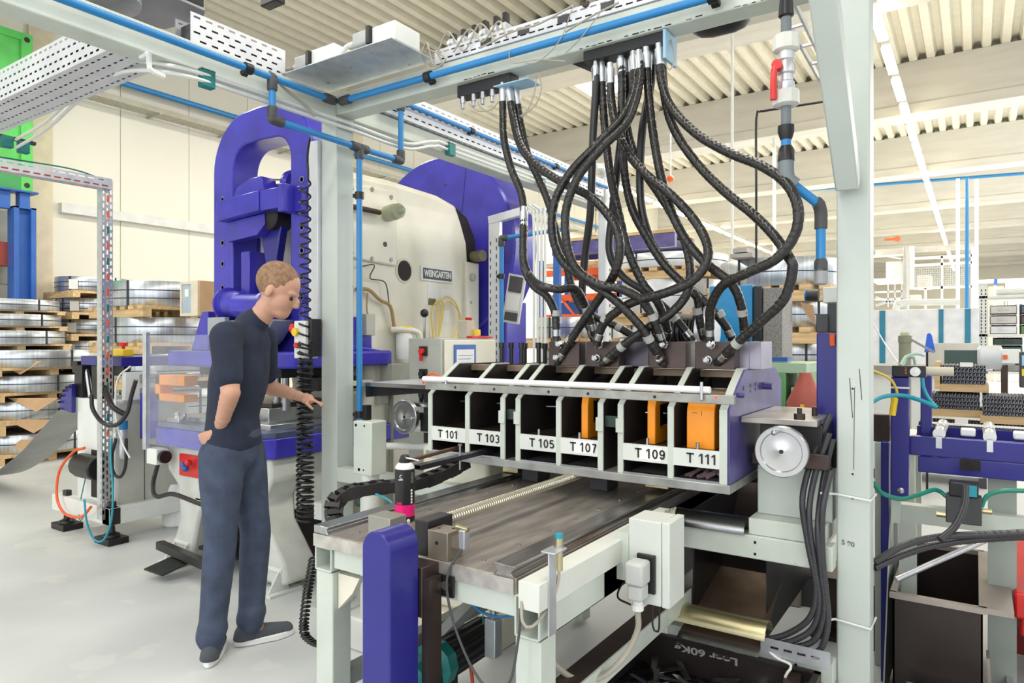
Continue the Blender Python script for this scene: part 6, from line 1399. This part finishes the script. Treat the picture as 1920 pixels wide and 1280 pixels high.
T2('green_tube','green air tube drooping from the post to the lower valve','tube',[(1637,905,2.65),(1655,925,2.7),(1690,935,2.8),(1720,928,2.9),(1755,918,3.0),(1780,935,3.0)],.008,greent)
T2('green_tube','green air tube leading right from the lower valve','tube',[(1840,950,3.0),(1850,930,3.0),(1880,920,3.0),(1925,920,3.0)],.008,greent)
t=thing('solenoid_valve_block','grey valve block with cables under the roller conveyor','valve',Yp(1810,975,3.0))
c=Yp(1810,950,3.0)
part(t,'valve_block',M().box(c.x-.06,c.x+.05,2.98,3.05,c.z-.06,c.z+.04),fit,bev=.004); part(t,'upper_block',M().box(c.x-.05,c.x+.04,2.97,3.04,c.z+.04,c.z+.09),black,bev=.004)
part(t,'small_fitting',M().cyl((c.x+.05,3.01,c.z-.01),(c.x+.08,3.01,c.z-.01),.01,n=8).cyl((c.x-.09,3.01,c.z-.04),(c.x-.06,3.01,c.z-.04),.01,n=8),brass)
part(t,'blue_switch',M().box(c.x-.005,c.x+.035,2.965,2.97,c.z+.045,c.z+.085),teal)
part(t,'valve_bracket',M().box(c.x-.02,c.x+.02,3.05,3.2,c.z-.02,c.z+.02),galv)
# honeycomb stacks of U profiles
stf=mat('profile_edge_steel',(150,150,154),.35,.8); sti=mat('profile_shade_dark',(44,44,50),.5,.3)
def profiles(label,x0,x1,y0,z0,nx,nz,px,tilt=0):
    t=thing('profile_stack',label,'profile stack',((x0+x1)/2,y0+.2,z0))
    wx=(x1-x0)/nx; hz=.022; u=M(); v=M(); w_=.0028
    for j in range(nz):
        sh=(j%2)*wx*.3
        for i in range(nx):
            a=x0+i*wx+sh*.5; z=z0+j*hz
            u.box(a,a+w_,y0,y0+.3,z,z+hz*.9); u.box(a,a+wx*.8,y0,y0+.3,z,z+w_); u.box(a+wx*.8-w_,a+wx*.8,y0,y0+.3,z,z+hz*.6)
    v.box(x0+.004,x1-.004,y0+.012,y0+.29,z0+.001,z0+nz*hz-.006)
    part(t,'u_profile_row',u,stf); part(t,'shadow_core',v,sti,label='dark core set in as the shade between the profiles')  # solid dark box stands in for shade inside the profiles
    return t
Y5=4.6
def zz5(px,py,Y=Y5): return Yp(px,py,Y).z
def stk(lb,pxa,pxb,pya,pyb,Y,board=True):
    x0=XatY(pxa,Y); x1=XatY(pxb,Y); zt_=zz5(pxa,pya,Y); zb2=zz5(pxa,pyb,Y); n=max(3,int((zt_-zb2)/.022)); nx=int((pxb-pxa)/6.5)
    profiles(lb,x0,x1,Y,zb2,nx,n,0)
    if board: solo('wooden_board','pale wooden board under the '+lb,'board',M().box(x0-.01,x1+.01,Y-.01,Y+.32,zb2-.042,zb2-.001),wood)
stk('top stack of dark U profiles above the conveyor',1766,1850,681,719,4.6)
stk('middle left stack of U profiles behind the blue upright',1744,1838,731,765,4.55)
stk('right stack of dark U profiles on boards',1842,1935,737,778,4.5)
stk('lowest long row of U profiles behind the rollers',1722,1935,783,812,4.4)
x0=XatY(1764,4.6); solo('wooden_end_board','upright board at the left end of the top profile stack','board',M().box(x0-.03,x0-.004,4.58,4.9,zz5(1764,729),zz5(1764,678)),wood)
a=XatY(1800,4.58); solo('paper_tag','white paper tag on the top profile stack','paper',M().box(a,a+.06,4.585,4.59,zz5(1800,687),zz5(1800,679)),paper)
a=XatY(1790,4.38); solo('paper_tag','white paper tag on the lowest profile row','paper',M().box(a,a+.06,4.385,4.39,zz5(1790,797,4.4),zz5(1790,783,4.4)),paper)
t=thing('stack_table','pale steel table carrying the profile stacks','table',(.2,4.6,0))
zt_=zz5(1722,812,4.4)-.045
part(t,'table_top',M().box(-.36,1.2,4.35,5.0,zt_-.05,zt_),white,bev=.003)
for (x,y) in ((-.34,4.38),(1.1,4.38),(-.34,4.93),(1.1,4.93)): part(t,'leg',M().box(x,x+.06,y,y+.06,0,zt_-.05),pale)
# pedestal right of main post and lower things
t=thing('rear_pedestal','pale grey second frame upright behind the right post','post',(-.31,3.45,0))
part(t,'tube',M().box(XatY(1640,3.4),XatY(1640,3.4)+.09,3.4,3.5,.0,.98),pale2,bev=.004)
part(t,'gusset',M().prism([(3.0,.03),(3.4,.03),(3.4,.9),(3.36,.9)],'x',-.30,-.295),pale2)
solo('oily_block','dark oily steel block between the posts','block',M().box(XatY(1640,3.42)-.02,XatY(1640,3.42)+.06,3.41,3.46,.98,1.1),brown,bev=.004)
def bin_(lb,x0,x1,y0,y1,h,mt):
    t=thing('steel_bin',lb,'bin',((x0+x1)/2,(y0+y1)/2,0)); k=.006
    part(t,'bin_wall',M().box(x0,x1,y0,y0+k,.02,h).box(x0,x1,y1-k,y1,.02,h).box(x0,x0+k,y0,y1,.02,h).box(x1-k,x1,y0,y1,.02,h).box(x0,x1,y0,y1,.01,.02),mt)
    part(t,'bin_rim',M().box(x0-.01,x1+.01,y0-.015,y0+.012,h,h+.02).box(x0-.01,x1+.01,y1-.012,y1+.012,h,h+.02).box(x0-.01,x0+.012,y0,y1,h,h+.02).box(x1-.012,x1+.09,y0,y1,h,h+.02),mat('worn_rim',(168,158,150),.4,.5))
    part(t,'runner',M().box(x0+.03,x0+.09,y0,y1,0,.01).box(x1-.09,x1-.03,y0,y1,0,.01),dark)
    return t
bin_('rusty dark steel bin on the floor right of the post',-.26,.02,2.95,3.75,.46,MC['rusty_brown'] if 0 else MC['dark_sheet'])
bin_('low dark steel bin on the floor at the lower right corner',-.20,.06,2.45,2.88,.16,brown)
t=thing('hinged_plate','worn grey steel latch plates leaning on the dark bin','plate',(.07,3.0,0))
part(t,'plate',M().bar((.05,2.80,.0),(.03,2.80,.22),.10,.01).bar((.05,3.0,.0),(.035,3.0,.30),.08,.01),MC['worn_rim'])
a=Yp(1680,1086,2.95); b_=Yp(1880,998,3.2)
solo('aluminium_tube','bare aluminium tube slanting over the dark bin','tube',M().cyl(a,b_,.011),galv)
t=thing('pallet_truck','red pallet truck at the right edge of the picture','pallet truck',(.45,3.6,0))
a=XatY(1895,3.5)
part(t,'fork',M().box(a,a+.25,3.2,4.6,.38,.48).box(a+.02,a+.22,3.25,3.4,.30,.38),red,bev=.01)
part(t,'chassis',M().box(a+.0,a+.4,3.6,4.2,.10,.36),mat('dark_red_paint',(120,24,26),.5),bev=.01)
part(t,'steel_edge',M().bar((a-.01,3.0,.02),(a-.02,4.4,.55),.02,.05),galv)
part(t,'wheel',M().cyl((a+.05,3.35,.06),(a+.15,3.35,.06),.06),black)
# ================= CENTRE BACKGROUND =================
t=thing('blue_cabinet','bright blue sheet metal cabinet behind the hydraulic blocks','cabinet',(-1.3,4.5,0))
part(t,'cabinet_body',M().box(XatY(1330,4.4),XatY(1411,4.4),4.4,4.7,.1,1.775),mat('bright_cabinet_blue',(20,140,200),.35),bev=.004)
part(t,'plinth',M().box(XatY(1332,4.4),XatY(1409,4.4),4.42,4.68,0,.1),fit)
t=thing('oil_cooler','grey finned oil cooler with black end beside the blue cabinet','cooler',(-1.05,4.5,.8))
xa=XatY(1413,4.4); 
part(t,'end_tank',M().box(xa,xa+.055,4.38,4.7,1.3,1.765),black,bev=.01); part(t,'fin_core',M().box(xa+.056,xa+.17,4.40,4.68,1.32,1.75),mat('fin_grey',(150,146,142),.6,.4,var=.2,scale=90),bev=.003)
part(t,'stand',M().box(xa,xa+.17,4.42,4.66,0,1.3),greyc)
c=Yp(1272,622,3.9)
t=thing('electric_motor','black ribbed electric motor behind the hydraulic hoses','motor',c)
def finr(L,a): return 1.0 if (L/.022)%1.0<.5 else .86
part(t,'motor_body',M().tube([c+V((-.13+.0055*i,0,0)) for i in range(46)],.10,n=28,rf=finr),black,sharp=30)
part(t,'motor_flange',M().lathe(c+V((.125,0,0)),(1,0,0),[(0,.10),(.01,.125),(.03,.125),(.035,.09),(.10,.08)],n=32),galv)
part(t,'motor_stand',M().box(c.x-.1,c.x+.1,c.y-.08,c.y+.08,0,c.z-.08),fit)
solo('suction_hose','grey hose curving over the black electric motor','hose',M().tube([Yp(1210,640,3.85),Yp(1215,612,3.85),Yp(1240,598,3.85),Yp(1262,594,3.85),Yp(1300,596,3.85)],.022,n=10,step=.02),mat('grey_hose',(110,106,102),.5))
t=thing('green_machine','green machine housing behind the tool carrier','machine',(-.95,4.3,0))
xa=XatY(1432,4.1); xb=XatY(1512,4.1)
part(t,'housing_top',M().box(xa,xb,4.1,4.5,1.24,1.30),mat('pale_green_top',(170,200,170),.4),bev=.004)
part(t,'green_panel',M().box(xa,xa+.12,4.1,4.5,0,1.24).box(xb-.05,xb,4.1,4.5,0,1.24),green2,bev=.004)
part(t,'inner_door',M().box(xa+.14,xb-.07,4.14,4.5,0,1.16),white,bev=.003); part(t,'dark_gap',M().box(xa+.15,xa+.22,4.13,4.14,.95,1.14),fit)
part(t,'blue_tray',M().box(xa-.05,xa+.13,4.1,4.2,1.305,1.33),steelb)
t=thing('red_flask','brick red round vessel behind the cross slide','vessel',(XatY(1511,4.3),4.3,.9))
part(t,'vessel',M().lathe((XatY(1511,4.0),4.0,.95),(0,0,1),[(0,.04),(.05,.09),(.14,.10),(.22,.06),(.30,.03)],n=20),brick); part(t,'stand',M().box(XatY(1511,4.0)-.06,XatY(1511,4.0)+.06,3.94,4.06,0,.95),fit)
solo('yellow_tag','small yellow tag beside the blue side plate','tag',M().box(XatY(1500,3.8),XatY(1507,3.8),3.8,3.81,Yp(1500,773,3.8).z,Yp(1500,758,3.8).z),yellow)
# big wrapped coils
def cstack(name,px,pyt,d,r,hs,ph,film_,bottom=True):
    c=W(px,640,d); z=H+(640-pyt)/FP*d
    for k,h in enumerate(hs):
        coil((c.x,c.y,z-h),r*(1-.05*(k%2)),h,'%s coil, %s in the %s'%('film wrapped' if film_ else 'strapped steel',ORD[k],name),'coils in the %s'%name,bands=(.5,),filmy=film_,seed=k+5)
        z-=h; q=min(ph,z)
        if z>.05: pallet((c.x,c.y,z-q),r*.98,q,'pallet under the %s coil in the %s'%(ORD[k],name),'pallets in the %s'%name); z-=q
cstack('wide centre stack behind the hoses',1262,483,8.6,.66,[.17,.40,.30,.30,.26,.2],.14,True)
cstack('right stack left of the post',1462,493,7.3,.60,[.28,.25,.22,.22,.2,.18],.16,False)
cstack('rear stack behind the orange rack',1075,596,8.2,.42,[.24,.24,.24,.2],.12,False)
cstack('small stack beside the rack upright',1185,560,10.2,.5,[.3,.3,.3,.3],.14,True)
solo('cardboard_sheet','brown cardboard sheet sliding off the right coil stack','cardboard',M().add([Yp(1500,566,4.8),Yp(1525,572,4.8),Yp(1530,610,4.8),Yp(1512,590,4.8)],[(0,1,2,3)]),card,thick=.004)
solo('plank_bundle','bundle of grey planks on top of the right coil stack','planks',M().box(XatY(1385,7.2),XatY(1425,7.2),6.9,7.6,2.25,2.29).box(XatY(1390,7.2),XatY(1415,7.2),6.9,7.6,2.30,2.34),mat('grey_planks',(170,166,160),.6))
# orange pallet rack
t=thing('pallet_rack','orange and blue pallet rack behind the left hoses','rack',(-5.5,11.5,0))
YR=11.5; xa=XatY(1015,YR); xb=XatY(1190,YR)
for py in (508,555,592): 
    z=Yp(1060,py,YR).z; part(t,'rack_beam',M().box(xa,xb-.3,YR,YR+.06,z-.09,z+.03).box(xa,xb-.3,YR+1,YR+1.06,z-.09,z+.03),rackor,bev=.004)
for x in (xa,xb-.3): part(t,'rack_upright',M().box(x-.05,x+.05,YR,YR+.08,0,3.0).box(x-.05,x+.05,YR+1,YR+1.08,0,3.0),steelb)
a=Yp(1040,545,YR); b_=Yp(1085,600,YR); part(t,'diagonal_brace',M().bar(a,b_,.05,.03),rackor); part(t,'diagonal_brace',M().bar(Yp(1110,560,YR+.5),Yp(1070,610,YR+.5),.05,.03),rackor)
part(t,'blue_crate_row',M().box(xa+.2,xa+1.2,YR+.2,YR+.8,Yp(1040,590,YR).z,Yp(1040,566,YR).z),steelb,bev=.01); part(t,'load_board',M().box(xa,xb-.3,YR+.05,YR+1,Yp(1040,500,YR).z,Yp(1040,493,YR).z),wood)
t=thing('raised_platform','violet edged raised platform with wooden deck behind the hoses','platform',(-5,10.2,0))
Y8=10.2; xa=XatY(1035,Y8); xb=XatY(1265,Y8); zz8=Yp(1150,452,Y8).z
part(t,'edge_beam',M().box(xa,xb,Y8,Y8+.1,zz8-.16,zz8+.06),violet,bev=.004); part(t,'edge_beam',M().box(xa,xb,Y8+.8,Y8+.9,zz8-.16,zz8+.06),violet)
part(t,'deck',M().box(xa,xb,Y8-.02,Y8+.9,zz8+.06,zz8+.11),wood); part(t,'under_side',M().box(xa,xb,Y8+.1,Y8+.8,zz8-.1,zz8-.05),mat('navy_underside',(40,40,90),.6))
for px in (1036,1172): x=XatY(px,Y8); part(t,'perforated_upright',M().box(x,x+.12,Y8+.02,Y8+.1,0,zz8-.16),steelb)
# machine enclosures on the right
t=thing('machine_enclosure','long white machine enclosure with teal stripes at far right','machine enclosure',(-.8,12.5,0))
YM=12.0; xa=XatY(1560,YM); xb=XatY(1836,YM); zt2=Yp(1740,579,YM).z
part(t,'white_panel',M().box(xa,xb,YM,YM+1.8,.1,zt2),mat('cool_white_panel',(230,233,238),.35),bev=.01)
for pa_,pb_ in ((1649,1660),(1760,1769),(1809,1820)): part(t,'teal_stripe',M().box(XatY(pa_,YM),XatY(pb_,YM),YM-.012,YM,.6,zt2-.01),mat('teal_stripe',(40,128,160),.4))
part(t,'base',M().box(xa,xb,YM+.05,YM+1.7,0,.1),fit); part(t,'pipe_on_top',M().tube([Yp(1680,580,YM+.3),Yp(1683,571,YM+.3),Yp(1695,567,YM+.3),Yp(1800,566,YM+.3)],.05,n=8,step=.1),white)
t=thing('work_bench','pale steel bench in front of the white enclosure','bench',(-.5,8.2,0))
YN=8.0; z=Yp(1700,686,YN).z
part(t,'bench_top',M().box(XatY(1630,YN),XatY(1845,YN),YN,YN+.8,z-.08,z),mat('bench_grey',(150,150,146),.5)); part(t,'bench_body',M().box(XatY(1632,YN),XatY(1843,YN),YN+.05,YN+.78,.1,z-.08),white)
for px in (1634,1836): part(t,'leg',M().box(XatY(px,YN),XatY(px,YN)+.06,YN+.05,YN+.75,0,.1),fit)
part(t,'back_box',M().box(XatY(1735,YN),XatY(1835,YN),YN+.3,YN+.7,z,z+.23),mat('bench_cream',(208,206,196),.5))
c=Yp(1697,680,7.0)
t=thing('hydraulic_cylinder','olive grey upright cylinder with eye behind the blue upright','cylinder',c)
zb3=Yp(1697,690,7.0).z
part(t,'barrel',M().cyl((c.x,7,.0),(c.x,7,Yp(1697,640,7).z),.05),mat('olive_grey_paint',(136,138,116),.45)); part(t,'collar',M().lathe((c.x,7,Yp(1697,642,7).z),(0,0,1),[(0,.055),(.06,.055),(.065,.03)],n=20),MC['olive_grey_paint'])
part(t,'rod_eye',M().box(c.x-.035,c.x+.035,6.96,7.04,Yp(1697,636,7).z,Yp(1697,622,7).z),mat('eye_pale',(190,190,160),.5),bev=.01)
part(t,'side_lever',M().bar((c.x+.05,7,Yp(1697,637,7).z),(c.x+.22,7,Yp(1697,660,7).z),.02,.02),MC['dull_grey_paint'])
u=M().prism([(XatY(1733,7.5),Yp(1733,660,7.5).z),(XatY(1754,7.5),Yp(1733,660,7.5).z),(XatY(1747,7.5),Yp(1733,628,7.5).z),(XatY(1743,7.5),Yp(1733,624,7.5).z),(XatY(1738,7.5),Yp(1733,626,7.5).z)],'y',7.5,7.53)
t=thing('blue_bracket','small bright blue triangular bracket on a stand before the enclosure','bracket',(XatY(1743,7.5),7.5,0)); part(t,'bracket_plate',u,mat('signal_blue',(40,96,210),.4)); part(t,'stand_bar',M().box(XatY(1736,7.5),XatY(1738,7.5)+.01,7.5,7.53,0,Yp(1733,660,7.5).z),dark)
# shelf with bins
YS=12.2
t=thing('storage_shelf','white slotted shelf unit with plastic and steel crates at far right','shelf',(.8,12.6,0))
xa=XatY(1836,YS); 
part(t,'upright',M().box(xa,xa+.10,YS,YS+.06,0,2.25).box(xa,xa+.10,YS+.8,YS+.86,0,2.25),white); part(t,'upright',M().box(xa+2.0,xa+2.1,YS,YS+.06,0,2.25).box(xa+2.0,xa+2.1,YS+.8,YS+.86,0,2.25),white)
u=M(); 
for k in range(24): u.box(xa+.02,xa+.035,YS-.003,YS,1.0+.05*k,1.03+.05*k); u.box(xa+.07,xa+.085,YS-.003,YS,1.0+.05*k,1.03+.05*k)
part(t,'slot_row',u,fit)
SH=[Yp(1870,py,YS).z for py in (552,604,622,662,690)]
for py in (554,626,664,696): z=Yp(1870,py,YS).z; part(t,'shelf_board',M().box(xa,xa+2.1,YS,YS+.86,z-.035,z),white)
cols=[('light grey',(200,200,198)),('slate blue',(84,98,116)),('dark brown',(92,76,76)),('pale grey',(222,224,228)),('green',(100,140,84)),('grey green',(80,110,100)),('dark green',(44,64,58)),('steel grey',(140,140,142))]
def crate(lb,x,w_,z,h_,col,k):
    m_=mat('crate_%s'%k.replace(' ','_'),col,.5)
    t=thing('storage_crate',lb,'crate',(x+w_/2,YS+.2,z)); e=.012
    part(t,'crate_body',M().box(x,x+w_,YS,YS+e,z,z+h_*.78).box(x,x+e,YS,YS+.4,z,z+h_).box(x+w_-e,x+w_,YS,YS+.4,z,z+h_).box(x,x+w_,YS+.4-e,YS+.4,z,z+h_).box(x,x+w_,YS,YS+.4,z,z+e),m_,bev=.003)
    part(t,'handle',M().box(x+w_*.3,x+w_*.7,YS-.012,YS,z+h_*.4,z+h_*.55),m_,bev=.004)
z=Yp(1870,626,YS).z
rows=[(0,3,0,'lowest pale grey crate in the left column of the far shelf'),(0,0,1,'middle light grey crate in the left column of the far shelf'),(0,0,2,'upper light grey crate in the left column of the far shelf'),
      (1,4,0,'green crate at the bottom of the second column of the far shelf'),(1,2,1,'dark brown crate in the second column of the far shelf'),(1,1,2,'slate blue crate at the top of the second column of the far shelf'),
      (2,0,0,'grey crate at the right edge of the far shelf, lowest'),(2,2,1,'brown crate at the right edge of the far shelf')]
for c_,k,r_,lb in rows: crate(lb,xa+.13+c_*.36,.32,z+r_*.145,.14,cols[k][1],cols[k][0])
z=Yp(1870,664,YS).z
crate('grey green crate on the second board of the far shelf',xa+.17,.34,z,.13,cols[5][1],cols[5][0]); crate('dark green crate on top of the grey green one',xa+.17,.34,z+.135,.11,cols[6][1],cols[6][0])
z=Yp(1870,696,YS).z; crate('steel grey crate low on the far shelf',xa+.17,.34,z,.12,cols[7][1],cols[7][0])
solo('paper_roll','long white roll on the top board of the far shelf','roll',M().cyl((xa+.2,YS+.1,Yp(1870,554,YS).z+.06),(xa+1.8,YS+.1,Yp(1870,554,YS).z+.06),.05),white)
c=Yp(1880,670,6.0)
t=thing('drive_motor','pale grey motor with small control box on a stand at right edge','motor',(c.x,6.0,0))
part(t,'motor_body',M().lathe((c.x-.15,6,c.z),(1,0,0),[(0,.06),(.02,.085),(.14,.085),(.15,.06),(.22,.05)],n=24),mat('motor_pale',(196,200,202),.4)); part(t,'control_box',M().box(c.x-.02,c.x+.10,5.93,5.98,c.z-.04,c.z+.06),white,bev=.005)
part(t,'orange_switch',M().box(c.x,c.x+.025,5.92,5.93,c.z-.01,c.z+.02),rackor); part(t,'stand_pole',M().box(c.x-.01,c.x+.03,5.98,6.03,0,c.z-.03),brown); part(t,'cross_arm',M().box(c.x-.35,c.x-.13,5.96,6.04,c.z-.06,c.z+.05),mat('dark_green_arm',(60,80,76),.5))
t=thing('operator_panel','grey operator panel with blue and yellow keys at the right edge','control panel',(XatY(1915,5),5,0))
x=XatY(1912,5); part(t,'panel_body',M().box(x,x+.2,5,5.1,1.15,1.36),fit,bev=.006); part(t,'screen',M().box(x+.01,x+.1,4.995,5,1.28,1.34),mat('light_blue_screen',(150,200,235),.3)); part(t,'yellow_key',M().box(x+.01,x+.05,4.995,5,1.22,1.26),yellow); part(t,'pedestal',M().box(x+.05,x+.15,5.02,5.08,0,1.15),white)
# gantry far right
YG=18.0
t=thing('gantry_frame','white robot gantry frame with mesh panels in the right background','gantry',(-1,18,0))
gx=lambda p:XatY(p,YG); gz=lambda p,q:Yp(p,q,YG).z
part(t,'thick_column',M().box(gx(1704),gx(1714),YG,YG+.15,gz(1709,542),gz(1709,461)),white,bev=.01)
part(t,'top_beam',M().box(gx(1640),gx(1826),YG+.1,YG+.3,gz(1730,470),gz(1730,461)),mat('gantry_grey',(196,192,184),.5))
part(t,'post',M().box(gx(1820),gx(1829),YG,YG+.12,0,gz(1825,462)),white); part(t,'post',M().box(gx(1764),gx(1768),YG,YG+.08,0,gz(1766,480)),white); part(t,'post',M().box(gx(1733),gx(1737),YG,YG+.08,0,gz(1735,540)),white); part(t,'post',M().box(gx(1700),gx(1704),YG,YG+.08,0,gz(1702,474)),white)
for p,q0 in ((1766,481),(1766,494),(1766,538)): part(t,'rail_bar',M().box(gx(1714),gx(1822),YG,YG+.06,gz(p,q0)-.035,gz(p,q0)+.02),white)
u=M()
for i in range(26): x=gx(1716)+(gx(1820)-gx(1716))*i/25; u.box(x,x+.008,YG+.03,YG+.04,gz(1766,538),gz(1766,494))
for i in range(12): z=gz(1766,538)+(gz(1766,494)-gz(1766,538))*i/11; u.box(gx(1716),gx(1820),YG+.03,YG+.04,z,z+.008)
part(t,'wire_mesh',u,white)
part(t,'left_shelf',M().box(gx(1636),gx(1700),YG,YG+1,gz(1670,527),gz(1670,521)),white); part(t,'control_cabinet',M().box(gx(1660),gx(1694),YG+.1,YG+.8,gz(1677,521),gz(1677,489)),white,bev=.01)
part(t,'left_rail',M().box(gx(1636),gx(1700),YG,YG+.05,gz(1670,481),gz(1670,477)).bar((gx(1640),YG,gz(1640,477)),(gx(1690),YG,gz(1690,485)),.03,.03),white); part(t,'under_rail',M().box(gx(1640),gx(1700),YG,YG+.05,gz(1670,548),gz(1670,545)).box(gx(1640),gx(1700),YG,YG+.05,gz(1670,562),gz(1670,559)),white)
for p in (1664,1677,1690): part(t,'baluster',M().box(gx(p),gx(p+2),YG,YG+.05,gz(p,575),gz(p,528)),white)
part(t,'pale_box',M().box(gx(1718),gx(1745),YG+.2,YG+.7,gz(1730,540),gz(1730,515)).box(gx(1704),gx(1726),YG+.05,YG+.4,gz(1715,566),gz(1715,552)),mat('pale_pink_box',(226,216,206),.5),bev=.01)
part(t,'robot_joint',M().box(gx(1694),gx(1700),YG-.1,YG,gz(1697,600),gz(1697,462)),mat('robot_grey',(170,170,168),.5),bev=.02)
part(t,'cross_brace',M().bar((gx(1640),YG+.2,gz(1640,572)),(gx(1690),YG+.2,gz(1690,556)),.05,.05).bar((gx(1640),YG+.2,gz(1640,556)),(gx(1690),YG+.2,gz(1690,574)),.05,.05),galv)
c=Yp(1675,448,22); solo('orange_pennant_lamp','small orange and blue disc hanging under the far beams','hanging sign',M().cyl(c+V((-.22,0,0)),c+V((.05,0,0)),.04,n=10).cyl(c+V((.1,-.02,0)),c+V((.1,.02,0)),.08),rackor)
c=Yp(1257,335,13); solo('orange_hook','small orange clip hanging on a rod above the hoses','hanger',M().use(0).sph(c,.07).use(1).cyl(c,(c.x,c.y,5.95),.015,n=6),[rackor,white])
t=thing('far_crane_rail','white crane rail on posts at the far right end of the hall','crane rail',(2,26,0))
YH=26.0
part(t,'rail',M().box(XatY(1832,YH),XatY(1832,YH)+9,YH,YH+.2,Yp(1870,530,YH).z,Yp(1870,523,YH).z),white); part(t,'post',M().box(XatY(1864,YH),XatY(1868,YH),YH,YH+.12,0,Yp(1870,530,YH).z),white); part(t,'post',M().box(XatY(1885,YH),XatY(1888,YH),YH,YH+.12,0,Yp(1870,530,YH).z),white)
part(t,'trolley',M().box(XatY(1864,YH),XatY(1870,YH),YH-.1,YH+.3,Yp(1870,534,YH).z,Yp(1870,523,YH).z),steelb)
solo('far_machine','grey brown far machine housing under the crane rail','machine',M().box(XatY(1853,30),XatY(1882,30),30,31,0,Yp(1860,537,30).z),mat('far_taupe',(190,176,162),.6),bev=.02)
solo('far_machine','light grey far machine housing at the right edge','machine',M().box(XatY(1889,30),XatY(1935,30),30,31,0,Yp(1900,530,30).z),mat('far_grey',(206,202,196),.6),bev=.02)
# floor level clutter right of the bin
solo('long_steel_edge','long grey steel angle on the floor between bin and pallet truck','profile',M().bar((.40,3.0,.02),(.30,5.2,.02),.05,.04),galv)
solo('wood_beam','weathered concrete block on the floor under the frame','block',M().box(XatY(1420,3.9),XatY(1500,3.9),3.9,4.1,0,.14),mat('weathered_block',(140,136,126),.8),bev=.01)
t=thing('steel_i_beam','short dark steel I-beam on the floor behind the frame','steel beam',(-.5,3.3,.0))
part(t,'web_and_flange',M().box(-.66,-.30,3.55,3.85,.28,.30).box(-.66,-.30,3.68,3.70,.02,.28).box(-.66,-.30,3.55,3.85,0,.02),brown)
